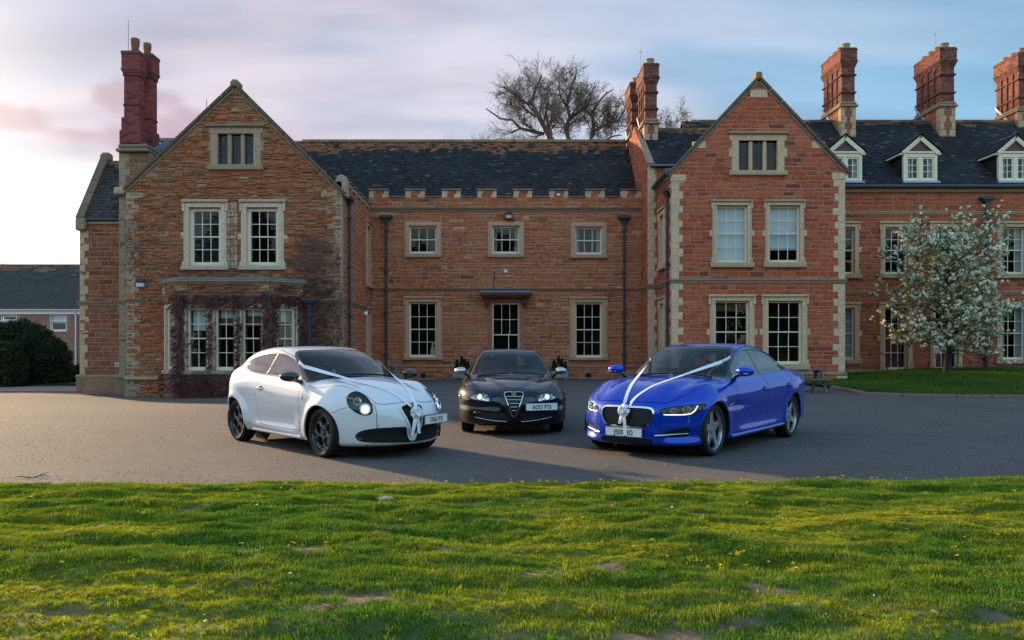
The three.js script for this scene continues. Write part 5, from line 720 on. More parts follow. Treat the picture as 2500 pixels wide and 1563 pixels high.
const CM = {
  glass: mat('car_glass', { phys: true, rgb: [0.42, 0.50, 0.53], transmission: 1, thickness: 0, roughness: 0.01, ior: 1.45 }),
  sideGlass: mat('side_glass', { phys: true, rgb: [0.42, 0.48, 0.50], transmission: 1, thickness: 0, roughness: 0.01, ior: 2.5 }),
  clear: mat('lamp_glass', { phys: true, rgb: [0.94, 0.95, 0.96], transmission: 1, thickness: 0, roughness: 0.01, ior: 1.5 }),
  gap: mat('panel_gap', { rgb: [0.008, 0.008, 0.008], roughness: 0.9 }),
  rubber: mat('tyre_rubber', { rgb: [0.014, 0.014, 0.015], roughness: 0.75 }),
  trim: mat('gloss_black_trim', { phys: true, rgb: [0.008, 0.008, 0.009], roughness: 0.3, clearcoat: 0.6, clearcoatRoughness: 0.08 }),
  plastic: mat('dark_plastic', { rgb: [0.014, 0.014, 0.015], roughness: 0.6 }),
  chrome: mat('chrome', { rgb: [0.75, 0.76, 0.78], metalness: 1, roughness: 0.08 }),
  satin: mat('satin_metal', { rgb: [0.55, 0.56, 0.58], metalness: 1, roughness: 0.3 }),
  gun: mat('gunmetal', { phys: true, rgb: [0.055, 0.058, 0.065], metalness: 0.8, roughness: 0.28, clearcoat: 0.7, clearcoatRoughness: 0.1 }),
  alloy: mat('grey_alloy', { rgb: [0.44, 0.445, 0.46], metalness: 0.85, roughness: 0.33 }),
  disc: mat('brake_disc', { rgb: [0.25, 0.25, 0.26], metalness: 0.9, roughness: 0.4 }),
  red: mat('red_caliper', { rgb: [0.42, 0.02, 0.02], roughness: 0.35 }),
  amber: mat('amber_lens', { rgb: [0.55, 0.14, 0.02], roughness: 0.2 }),
  tail: mat('red_lens', { phys: true, rgb: [0.30, 0.008, 0.01], roughness: 0.1, clearcoat: 1 }),
  seat: mat('seat_fabric', { rgb: [0.035, 0.035, 0.04], roughness: 0.9 }),
  liner: mat('cabin_lining', { rgb: [0.012, 0.012, 0.014], roughness: 0.95 }),
  ribbon: mat('satin_ribbon', { phys: true, rgb: [0.80, 0.80, 0.84], roughness: 0.45, sheen: 0.5, sheenColor: new THREE.Color(1, 1, 1), sheenRoughness: 0.4, side: THREE.DoubleSide }),
  lamp: mat('lit_lamp', { rgb: [0.9, 0.9, 0.88], emissive: new THREE.Color(1, 0.93, 0.8), emissiveIntensity: 0.5, roughness: 0.2 }),
};
function plate(text, w = 0.52, h = 0.111) {
  const c = document.createElement('canvas'); c.width = 1024; c.height = 220; const x = c.getContext('2d'); x.fillStyle = '#e9e9e4'; x.fillRect(0, 0, 1024, 220); x.strokeStyle = '#1a1a1c'; x.lineWidth = 7; x.strokeRect(6, 6, 1012, 208); x.fillStyle = '#101014'; x.textAlign = 'center'; x.textBaseline = 'middle'; x.save(); x.translate(512, 117); x.scale(0.86, 1.12); x.font = 'bold 158px sans-serif'; x.lineWidth = 3; x.strokeStyle = '#101014'; x.fillText(text, 0, 0); x.strokeText(text, 0, 0); x.restore();
  const t = new THREE.CanvasTexture(c); t.colorSpace = THREE.SRGBColorSpace; const g = new RoundedBoxGeometry(w, h, 0.012, 2, 0.004); const uv = g.attributes.uv, p = g.attributes.position; for (let i = 0; i < uv.count; i++) uv.setXY(i, p.getX(i) / w + 0.5, p.getY(i) / h + 0.5); return [g, mat('number_plate', { map: t, roughness: 0.4 })];
}
const tyreGeo = (r, w, rim) => { const h = w / 2, pr = [[rim, -h * 0.86], [rim + 0.012, -h * 0.95], [(r + rim) / 2, -h * 1.0], [r - 0.03, -h * 0.97], [r - 0.01, -h * 0.86], [r, -h * 0.7]]; for (const z of [-0.4, 0, 0.4]) pr.push([r, h * z - 0.009], [r - 0.008, h * z - 0.006], [r - 0.008, h * z + 0.006], [r, h * z + 0.009]); pr.push([r, h * 0.7], [r - 0.01, h * 0.86], [r - 0.03, h * 0.97], [(r + rim) / 2, h * 1.0], [rim + 0.012, h * 0.95], [rim, h * 0.86]); const g = new THREE.LatheGeometry(pr.map((p) => new THREE.Vector2(...p)), 72); g.rotateX(Math.PI / 2); return g; };
function ringShape(ro, ri, n = 72) { const s = new THREE.Shape(); s.absarc(0, 0, ro, 0, Math.PI * 2); const p = new THREE.Path(); p.absarc(0, 0, ri, 0, Math.PI * 2, true); s.holes.push(p); return s; }
function rimGeos(kind, R) {                                       // face of the wheel, outward +z, and its barrel
  const ex = (s, d, b, z) => { const g = new THREE.ExtrudeGeometry(s, { depth: d, bevelEnabled: true, bevelThickness: b, bevelSize: b, bevelSegments: 3, curveSegments: 28 }); g.translate(0, 0, z); return g; };
  const lip = new THREE.LatheGeometry([[R * 0.93, 0.035], [R * 0.955, 0.072], [R * 0.985, 0.088], [R * 1.01, 0.085], [R * 1.01, 0.06], [R * 0.97, 0.03]].map((p) => new THREE.Vector2(...p)), 72); lip.rotateX(Math.PI / 2);
  const barrel = new THREE.LatheGeometry([[R * 0.98, 0.075], [R * 0.92, 0.03], [R * 0.88, -0.09], [R * 0.4, -0.095]].map((p) => new THREE.Vector2(...p)), 48); barrel.rotateX(Math.PI / 2);
  const face = [];
  if (kind === 'holes') { const s = new THREE.Shape(); s.absarc(0, 0, R * 0.955, 0, Math.PI * 2); for (let i = 0; i < 5; i++) { const a = Math.PI / 2 + i * Math.PI * 2 / 5, p = new THREE.Path(); p.absellipse(Math.cos(a) * R * 0.595, Math.sin(a) * R * 0.595, R * 0.275, R * 0.285, 0, Math.PI * 2, true, a); s.holes.push(p); } for (let i = 0; i < 5; i++) { const a = Math.PI / 2 + (i + 0.5) * Math.PI * 2 / 5, p = new THREE.Path(); p.absellipse(Math.cos(a) * R * 0.79, Math.sin(a) * R * 0.79, R * 0.07, R * 0.11, 0, Math.PI * 2, true, a); s.holes.push(p); }
    face.push(ex(s, 0.014, 0.010, 0.03)); for (let i = 0; i < 5; i++) { const a = Math.PI / 2 + i * Math.PI * 2 / 5, t = new THREE.TorusGeometry(R * 0.315, 0.011, 8, 36); t.translate(Math.cos(a) * R * 0.595, Math.sin(a) * R * 0.595, 0.052); face.push(t); } }
  else { for (let i = 0; i < 5; i++) { const a = Math.PI / 2 + i * Math.PI * 2 / 5, s = new THREE.Shape([[0.02, -R * 0.24], [R * 0.30, -R * 0.20], [R * 0.62, -R * 0.10], [R * 0.965, -R * 0.075], [R * 0.965, R * 0.12], [R * 0.62, R * 0.15], [R * 0.30, R * 0.20], [0.02, R * 0.24]].map((p) => new THREE.Vector2(...p))), g = ex(s, 0.018, 0.008, 0.03); g.rotateZ(a); face.push(g); } }
  const hub = new THREE.CylinderGeometry(R * 0.17, R * 0.2, 0.03, 28); hub.rotateX(Math.PI / 2); hub.translate(0, 0, 0.055); 
  return { lip, barrel, face: joined(face), hub };
}
const wheelCache = {};
function addWheel(car, x, z, r, kind, R, rimMat, steer = 0) {
  const key = kind + r + R; wheelCache[key] ||= { tyre: tyreGeo(r, 0.215, R), ...rimGeos(kind, R) }; const k = wheelCache[key];
  const g = sub(car, 'wheel'); g.position.set(x, r, z); g.rotation.y = (z > 0 ? 0 : Math.PI) + steer; g.rotation.z = x * 0.7;
  part(g, 'tyre', k.tyre, CM.rubber); part(g, 'rim', k.face, rimMat); part(g, 'rim_lip', k.lip, rimMat); part(g, 'rim_barrel', k.barrel, CM.gun); part(g, 'hub_cap', k.hub, rimMat);
  const d = new THREE.CylinderGeometry(R * 0.72, R * 0.72, 0.02, 40); d.rotateX(Math.PI / 2); d.translate(0, 0, -0.03); part(g, 'brake_disc', d, CM.disc);
  const c = new RoundedBoxGeometry(R * 0.42, R * 0.8, 0.07, 2, 0.015); c.rotateZ(-g.rotation.z * 1); c.translate(R * 0.56, R * 0.05, -0.01); part(g, 'brake_caliper', c, CM.red);
  return g;
}
// flat ribbon along points with its width direction
function ribbonGeo(pts, width, wdir, thick = 0.0016) {
  const n = pts.length, pos = [], idx = [], uv = []; for (let i = 0; i < n; i++) { const w = typeof wdir === 'function' ? wdir(i / (n - 1)) : wdir, k = width / 2; for (const s of [-1, 1]) { pos.push(pts[i][0] + s * w[0] * k, pts[i][1] + s * w[1] * k, pts[i][2] + s * w[2] * k); uv.push(s, i / n); } }
  for (let i = 0; i < n - 1; i++) { const a = i * 2; idx.push(a, a + 1, a + 3, a, a + 3, a + 2); } const g = new THREE.BufferGeometry(); g.setAttribute('position', new THREE.Float32BufferAttribute(pos, 3)); g.setAttribute('uv', new THREE.Float32BufferAttribute(uv, 2)); g.setIndex(idx); g.computeVertexNormals(); return g;
}
const nrm = (v) => { const l = Math.hypot(...v) || 1; return v.map((q) => q / l); }, crossV = (a, b) => [a[1] * b[2] - a[2] * b[1], a[2] * b[0] - a[0] * b[2], a[0] * b[1] - a[1] * b[0]];
// a bow: petals of folded ribbon round a knot, and two tails
function bow(parent, c, out, size, seed, tails) {
  const R = RNG(seed), o = nrm(out), side = nrm(crossV([0, 1, 0], o)), up = nrm(crossV(o, side)), at = (s, u, f) => c.map((v, i) => v + side[i] * s + up[i] * u + o[i] * f);
  const g = sub(parent, 'bow'); for (let ring = 0; ring < 2; ring++) for (let i = 0; i < 7; i++) { const a = (i + ring * 0.5) / 7 * Math.PI * 2 + (R() - 0.5) * 0.3, L = size * (ring ? 0.62 : 1) * (0.9 + R() * 0.2), pts = []; for (let k = 0; k <= 12; k++) { const t = k / 12 * Math.PI, r = Math.sin(t) ** 0.8 * L * (t < Math.PI / 2 ? 1 : 0.97), f = (ring ? 0.04 : 0.012) + (1 - Math.cos(t)) * 0.018 + Math.sin(t) * (ring ? 0.03 : 0.008); pts.push(at(Math.cos(a) * r, Math.sin(a) * r, f)); } const t = [0, 1, 2].map((q) => -Math.sin(a) * side[q] + Math.cos(a) * up[q]), tw = (R() - 0.5) * 0.7; part(g, 'bow_loop', ribbonGeo(pts, size * 0.62, [0, 1, 2].map((q) => t[q] * Math.cos(tw) + o[q] * Math.sin(tw))), CM.ribbon); }
  const k = new THREE.SphereGeometry(size * 0.22, 14, 10); k.translate(...at(0, 0, 0.05)); part(g, 'knot', k, CM.ribbon);
  for (const [s0, s1, len, wd] of tails) { const pts = []; for (let i = 0; i <= 10; i++) { const t = i / 10; pts.push(at(lerp(0, s0, Math.sqrt(t)) + (s1 - s0) * t, -len * t, 0.035 + Math.sin(t * 5 + s0 * 30) * 0.008)); } part(g, 'ribbon_tail', ribbonGeo(pts, wd, (t) => nrm(side.map((v, i) => v + o[i] * (0.3 * Math.sin(t * 4 + s0 * 20))))), CM.ribbon); }
}
function buildCar(S) {
  const car = thing(S.name, S.label, 'car', [S.at[0], 0, -S.at[1]], Math.atan2(-Math.cos(S.th), Math.sin(S.th)));
  const B = new Body(S).mesh(S.cell || 0.022), two = (fn) => (x, y, z) => fn(x, y, Math.abs(z));
  const LR = (name, tris, m, o = {}) => { const [l, r] = B.split(tris, (x, y, z) => z); const out = []; for (const t of [l, r]) if (t.length) out.push(part(o.parent || car, name, B.geo(t, o.off || 0, o.skirt, false, o.axis), m, o.label)); return out; };
  const one = (name, tris, m, o = {}) => tris.length ? part(o.parent || car, name, B.geo(tris, o.off || 0, o.skirt, o.rev, o.axis), m, o.label) : null;
  // wheel openings
  for (const ax of [0, -S.wb]) B.take((x, y, z) => Math.max(Math.hypot(x - ax, y - S.tr) - S.arch, 0.4 - Math.abs(z)));
  // glass
  const PW = polySDF(smoothPoly(symP(S.windscreen), 8)), fw = (x, y, z) => Math.max(PW(x, z), S.yGlass - y); const gapTris = [];
  { const ring = B.take((x, y, z) => fw(x, y, z) - 0.018), [gl, tr] = B.split(ring, (x, y, z) => fw(x, y, z) + 0.022); one('windscreen', gl, CM.glass, { off: -0.004 }); one('windscreen_seal', tr, CM.trim, { off: -0.004 }); }
  const PS = polySDF(smoothPoly(S.dlo, 8)), fs = (x, y, z) => Math.max(PS(x, y), 0.35 - Math.abs(z));
  { const ring = B.take((x, y, z) => fs(x, y, z) - (S.trimW ?? 0.014)), [gl, tr] = B.split(ring, fs); LR('window_seal', tr, S.trimMat || CM.trim, { off: 0.002 }); let rest = gl; for (const [xa, ya, xb, yb, w] of S.pillars) { const L = Math.hypot(xb - xa, yb - ya), fp = (x, y) => Math.abs(((x - xa) * (yb - ya) - (y - ya) * (xb - xa)) / L) - w; const fl = (x, y) => ((x - xa) * (yb - ya) - (y - ya) * (xb - xa)) / L; const [a, b] = B.split(rest, (x, y) => fl(x, y) - w), [c, d] = B.split(a, (x, y) => fl(x, y) + w); LR('window_pillar', d, CM.trim, { off: -0.001 }); LR('side_window', c, CM.sideGlass, { off: -0.005 }); rest = b; } if (S.sail) { const [sl, rr] = B.split(rest, (x, y, z) => S.sail + 0.16 * (y - 0.95) - x); LR('mirror_sail', sl, CM.trim, {}); rest = rr; } LR('side_window', rest, CM.sideGlass, { off: -0.005 }); }
  if (S.rearGlass) { const PR = polySDF(smoothPoly(symP(S.rearGlass), 8)), t = B.take((x, y, z) => Math.max(PR(x, z), S.yGlass + 0.02 - y)); one('rear_window', t, CM.glass, { off: -0.004 }); }
  // lamps: an outline drawn on a plane turned by phi about the vertical
  const turned = (P, phi, gate = 0.15) => { const f = polySDF(P), c = Math.cos(phi), s = Math.sin(phi); return (x, y, z) => Math.max(f(Math.abs(z) * c - x * s, y), gate - Math.abs(z), 0.05 - x); };
  const lampParts = []; { const f = turned(smoothPoly(S.lamp.poly, 7), S.lamp.phi), t = B.take((x, y, z) => f(x, y, z) - 0.007), [inn, rim] = B.split(t, f); LR('lamp_seal', rim, CM.gap, { off: -0.004 }); for (const [i, sd] of [-1, 1].entries()) { const g = sub(car, 'headlight'); const [l, r] = B.split(inn, (x, y, z) => z), q = sd < 0 ? l : r; part(g, 'lens', B.geo(q, -0.001), CM.clear); part(g, 'housing', B.geo(q, -0.06, true), S.lamp.housing || CM.plastic); lampParts.push([g, sd]); S.lamp.inside(g, sd, B); } }
  if (S.tailLamp) { const f = polySDF(smoothPoly(S.tailLamp.poly, 6)); const t = B.take((x, y, z) => Math.max(f(S.tailLamp.side ? x : Math.abs(z), y), S.tailLamp.gate(x, y, Math.abs(z)))); LR('tail_light', t, CM.tail, { off: 0.001 }); }
  // grilles and intakes, sunk, with a mesh or slats in front
  for (const G of S.grilles) {
    const base = G.phi !== undefined ? turned(smoothPoly(G.poly, 7), G.phi) : (() => { const f = polySDF(smoothPoly(G.sym ? symP(G.poly.map((p) => [p[1], p[0], p[2]])).map((p) => [p[1], p[0], p[2]]) : G.poly, 7)); return (x, y, z) => Math.max(f(G.sym ? z : Math.abs(z), y), 0.25 - x); })(), fn = G.minus ? (x, y, z) => Math.max(base(x, y, z), -G.minus(x, y, z)) : base; G.fn = fn;
    if (G.frame) { const t = B.take((x, y, z) => fn(x, y, z) - G.frame), [inn, rim] = B.split(t, fn); G.sym ? one(G.frameName || 'grille_surround', rim, G.frameMat || CM.satin, { off: G.frameOff ?? 0.006, skirt: true }) : LR(G.frameName || 'intake_surround', rim, G.frameMat || CM.satin, { off: 0.004, skirt: true }); G.tris = inn; } else G.tris = B.take(fn);
    const opt = { off: -1, axis: [G.depth ?? 0.05, 0, 0], skirt: true }; (G.sym ? one : LR)(G.name, G.tris, G.mat || CM.plastic, opt);
  }
  // panel gaps
  const inner = {}; for (const P of S.panels) { const f0 = polySDF(smoothPoly(P.top ? symP(P.poly) : P.poly, 6)), fn = P.top ? (x, y, z) => Math.max(f0(x, z), (P.y ?? 0.4) - y) : (x, y, z) => Math.max(f0(x, y), 0.45 - Math.abs(z)); const [inn, st] = B.strip(fn, P.w ?? 0.0038); one('panel_gap', st, CM.gap, { off: -0.012 }); gapTris.push(...st); if (P.name) { if (P.top) one(P.name, inn, S.paint, {}); else LR(P.name, inn, S.paint, {}); } else B.tris.push(...inn); inner[P.name] = inn; }
  const bodyTris = B.tris; one('body_shell', bodyTris, S.paint);
  // cabin lining just inside the paint, and the underside
  const all = [...bodyTris, ...Object.values(inner).flat()]; const [, up] = B.split(all, (x, y) => 0.5 - 0), cab = []; for (let i = 0; i < all.length; i += 3) { const x = B.p[all[i] * 3], y = B.p[all[i] * 3 + 1]; if (y > 0.6 && x < S.cowl + 0.1) cab.push(all[i], all[i + 1], all[i + 2]); } one('cabin_lining', cab, CM.liner, { off: -0.03, rev: true });
  { const mb = new MB(); mb.box(S.x0 + 0.35, S.cowl + 0.35, 0.34, 0.40, -S.hw + 0.18, S.hw - 0.18); mb.box(S.cowl - 0.1, S.cowl + 0.45, 0.40, 0.84, -S.hw + 0.2, S.hw - 0.2); part(car, 'cabin_floor', mb.geo(), CM.liner); const ub = new MB(); ub.box(S.x0 + 0.2, S.x1 - 0.28, S.clear + 0.01, S.clear + 0.12, -S.hw + 0.34, S.hw - 0.34); part(car, 'underbody', ub.geo(), CM.plastic); }
  const seat = (x, z, back) => { const g = sub(car, 'seat'); g.position.set(x, 0, z); const sb = new RoundedBoxGeometry(0.5, 0.16, 0.46, 3, 0.06); sb.translate(0.1, 0.5, 0); part(g, 'seat_base', sb, CM.seat); const bk = new RoundedBoxGeometry(0.14, 0.6, 0.46, 3, 0.06); bk.rotateZ(0.22); bk.translate(-0.2, 0.78, 0); part(g, 'backrest', bk, CM.seat); const hd = new RoundedBoxGeometry(0.1, 0.17, 0.25, 3, 0.045); hd.rotateZ(0.15); hd.translate(-0.29, 1.13, 0); part(g, 'headrest', hd, CM.seat); };
  for (const z of [-0.36, 0.36]) seat(S.seatX, z); { const rb = new RoundedBoxGeometry(0.16, 0.5, 1.1, 3, 0.06); rb.rotateZ(0.3); rb.translate(S.seatX - 0.95, 0.78, 0); part(car, 'rear_seat', rb, CM.seat); }
  { const d = new RoundedBoxGeometry(0.42, 0.22, 2 * S.hw - 0.5, 3, 0.07); d.translate(S.cowl - 0.38, S.dashY, 0); part(car, 'dashboard', d, CM.seat); const w = new THREE.TorusGeometry(0.185, 0.016, 10, 36); w.rotateY(Math.PI / 2); w.rotateZ(-0.4); w.translate(S.seatX + 0.42, 0.93, 0.36); part(car, 'steering_wheel', w, CM.plastic); const m = new RoundedBoxGeometry(0.03, 0.07, 0.24, 2, 0.015); m.translate(S.mirrorX, S.mirrorY, 0); part(car, 'rear_view_mirror', m, CM.plastic); }
  // wheels, wells, arch edges
  for (const [ax, st] of [[0, S.steer || 0], [-S.wb, 0]]) for (const s of [-1, 1]) {
    const zw = (B.W(ax, S.tr + 0.05) - 0.035 - 0.1085) * s; addWheel(car, ax, zw, S.tr, S.wheel, S.rim, S.rimMat || CM.gun, st);
    const well = new THREE.CylinderGeometry(S.arch + 0.004, S.arch + 0.004, 0.36, 40, 1, true, -Math.PI * 0.62, Math.PI * 1.24); well.rotateX(-Math.PI / 2); well.rotateZ(0); well.translate(ax, S.tr, s * (S.hw - 0.235)); part(car, 'wheel_well', well, CM.gap); const wb = new THREE.CircleGeometry(S.arch + 0.004, 40); wb.translate(ax, S.tr, s * 0.42); part(car, 'well_wall', wb, CM.gap);
    const pts = []; for (let i = 0; i <= 44; i++) { const a = -0.32 + (Math.PI + 0.64) * i / 44, x = ax + Math.cos(a) * (S.arch + 0.002), y = S.tr + Math.sin(a) * (S.arch + 0.002); if (y < S.clear + 0.02) continue; pts.push([x, y, s * (B.sideZ(x, y) - 0.012)]); } part(car, 'arch_lip', tube(pts, 0.013, 8), S.archMat || S.paint);
  }
  // plate
  { const [g, m] = plate(S.plate.text), p = part(car, 'number_plate', g, m); p.position.set(S.plate.at[0], S.plate.at[1], S.plate.at[2]); p.rotation.set(0, Math.PI / 2 + S.plate.yaw, 0); const bk = new RoundedBoxGeometry(0.535, 0.125, 0.02, 2, 0.006), q = part(car, 'plate_holder', bk, CM.plastic); q.position.copy(p.position); q.rotation.copy(p.rotation); q.translateZ(-0.013); }
  // mirrors
  for (const s of [-1, 1]) { const g = sub(car, 'door_mirror'); const [mx, my, mz] = S.mirror.at, gs = new THREE.SphereGeometry(1, 32, 20), p = gs.attributes.position; for (let i = 0; i < p.count; i++) { let x = p.getX(i), y = p.getY(i), z = p.getZ(i); if (x < 0) x *= 0.35; y = Math.sign(y) * Math.abs(y) ** 0.8; p.setXYZ(i, x * 0.105 + Math.abs(z + 0.2) * -0.02, y * S.mirror.h * (1 - 0.14 * z), z * S.mirror.w); } gs.computeVertexNormals(); if (s < 0) { gs.scale(1, 1, -1); gs.index.array.reverse(); gs.computeVertexNormals(); } gs.translate(mx, my, s * mz); part(g, 'mirror_shell', gs, S.mirror.mat); part(g, 'mirror_stalk', tube([[mx - 0.02, my - S.mirror.h * 0.65, s * (mz - 0.05)], [mx, my - S.mirror.h * 0.9, s * (mz - S.mirror.w * 1.0)], [mx - 0.06, S.mirror.base, s * (B.sideZ(mx - 0.06, S.mirror.base) - 0.01)]], [0.02, 0.028, 0.034], 10), S.mirror.stalk || CM.trim); const gl = new THREE.CircleGeometry(1, 24); gl.scale(S.mirror.w * 0.85, S.mirror.h * 0.8, 1); gl.rotateY(-Math.PI / 2); gl.translate(mx - 0.04, my, s * mz); part(g, 'mirror_glass', gl, CM.chrome); }
  // handles
  for (const [hx, hy, hm] of S.handles) for (const s of [-1, 1]) { const z = B.sideZ(hx, hy), pts = []; for (let i = 0; i <= 8; i++) { const t = i / 8, x = hx + (t - 0.5) * 0.19, y = hy + (t - 0.5) * -0.012; pts.push([x, y, s * (B.sideZ(x, y) + 0.006 + Math.sin(t * Math.PI) * 0.022)]); } const h = part(car, 'door_handle', tube(pts, [0.008, 0.012, 0.014, 0.015, 0.015, 0.015, 0.014, 0.012, 0.008], 8), hm || S.paint); const cup = new THREE.SphereGeometry(0.045, 16, 10); cup.scale(1.3, 0.7, 0.16); cup.translate(hx + 0.01, hy, s * (z - 0.001)); part(car, 'handle_cup', cup, CM.gap); }
  // wipers
  for (const w of S.wipers) { const pts = []; for (let i = 0; i <= 10; i++) { const t = i / 10, x = lerp(w[0], w[2], t), z = lerp(w[1], w[3], t); pts.push([x, B.topY(x, z) + 0.018, z]); } part(car, 'wiper', joined([tube(pts, 0.008, 6), tube(pts.map((p) => [p[0], p[1] - 0.012, p[2]]), 0.005, 4)]), CM.plastic); }
  if (S.extra) S.extra(car, B, { one, LR, lampParts });
  return { car, B };
}
const lampBall = (g, B, x, y, z, r, m, name) => { const s = new THREE.SphereGeometry(r, 20, 14); s.translate(x, y, z); return part(g, name, s, m); };
// a lamp unit: dish with a lens dome, turned to face (1, 0, turn)
function lampUnit(g, p, r, turn, m, domeMat) { const a = Math.atan2(turn, 1), dish = new THREE.LatheGeometry([[r * 0.25, -0.05], [r * 0.8, -0.03], [r, 0], [r * 1.12, 0.004], [r * 1.12, -0.02]].map((q) => new THREE.Vector2(...q)), 28); dish.rotateZ(-Math.PI / 2); dish.rotateY(-a); dish.translate(...p); part(g, 'reflector', dish, m || CM.chrome); const d = new THREE.SphereGeometry(r * 0.84, 22, 12, 0, Math.PI * 2, 0, Math.PI / 2); d.scale(1, 0.45, 1); d.rotateZ(-Math.PI / 2); d.rotateY(-a); d.translate(p[0] - 0.02, p[1], p[2] - 0.02 * turn); part(g, 'projector_lens', d, domeMat || CM.clear); }
// strips of mesh on the nose between two directions
function noseMesh(car, B, fn, step, r, diag, m, name, sink = 0.018) {
  const geos = [], add = (seg) => { if (seg.length > 1) geos.push(tube(seg, r, 4)); }; const ok = (y, z) => { const x = B.frontX(y, z); return fn(x, y, z) < -0.002 ? x - sink : null; };
  const lines = []; for (let c = -1.6; c < 1.6; c += step) { if (diag) { lines.push((t) => [t * 0.42 + 0.4, c + t * 0.8]); lines.push((t) => [t * 0.42 + 0.4, c - t * 0.8]); } }
  for (const L of lines) { let seg = []; for (let i = -40; i <= 40; i++) { const [y, z] = L(i / 40); if (y < 0.12 || y > 0.75 || Math.abs(z) > 0.95) { add(seg); seg = []; continue; } const x = ok(y, z); if (x === null) { add(seg); seg = []; } else seg.push([x, y, z]); } add(seg); }
  if (geos.length) { const p = part(car, name, joined(geos), m); p.userData.kind = 'stuff'; }
}
function taut(B, a, b, n = 40, lift = 0.006) {                      // upper hull of the bodywork between two points (x, z), ending at given heights
  const pts = []; for (let i = 0; i <= n; i++) { const t = i / n, x = lerp(a[0], b[0], t), z = lerp(a[2], b[2], t); pts.push([t, i === 0 ? a[1] : i === n ? b[1] : Math.min(B.topY(x, z) + lift, 2), x, z]); }
  const hull = []; for (const p of pts) { while (hull.length > 1) { const q = hull[hull.length - 1], r = hull[hull.length - 2]; if ((q[1] - r[1]) * (p[0] - r[0]) <= (p[1] - r[1]) * (q[0] - r[0])) hull.pop(); else break; } hull.push(p); }
  const out = []; for (let i = 0; i < hull.length - 1; i++) { const m = Math.max(1, Math.round((hull[i + 1][0] - hull[i][0]) * n)); for (let k = 0; k < m; k++) { const t = k / m; out.push([lerp(hull[i][2], hull[i + 1][2], t), lerp(hull[i][1], hull[i + 1][1], t), lerp(hull[i][3], hull[i + 1][3], t)]); } } const e = hull[hull.length - 1]; out.push([e[2], e[1], e[3]]); return out;
}
function ribbons(S, built, o) {
  const { car, B } = built; const g = thing('wedding_ribbon', o.label, 'ribbon', car.position.toArray(), car.rotation.y);
  for (const s of [-1, 1]) {
    const [ex, ey] = o.end, e = [ex, ey, s * (B.sideZ(ex, ey) + 0.004)], st = [o.start[0], o.start[1], s * 0.035], p = taut(B, st, e), n = p.length;
    const up = (t) => nrm(mix3(mix3([0.35, 1, 0], [0.3, 1, 0.1 * s], t), [0.55, 0.45, 0.75 * s], sstep(0.45, 1, t)));
    part(g, 'ribbon_strip', ribbonGeo(p, o.width, (t) => { const i = Math.min(n - 2, Math.max(0, Math.round(t * (n - 1)))), d = nrm(p[i + 1].map((v, k) => v - p[i][k])); return nrm(crossV(up(t), d)); }), CM.ribbon);
    const wrap = []; for (let i = 0; i <= 5; i++) { const x = ex - i * 0.03, y = ey + i * 0.012; wrap.push([x, y, s * (B.sideZ(x, y) + 0.004)]); } part(g, 'ribbon_end', ribbonGeo(wrap, o.width, [0.25, 1, -0.35 * s]), CM.ribbon);
  }
  bow(g, o.bow, o.out, o.size, o.seed, o.tails); return g;
}

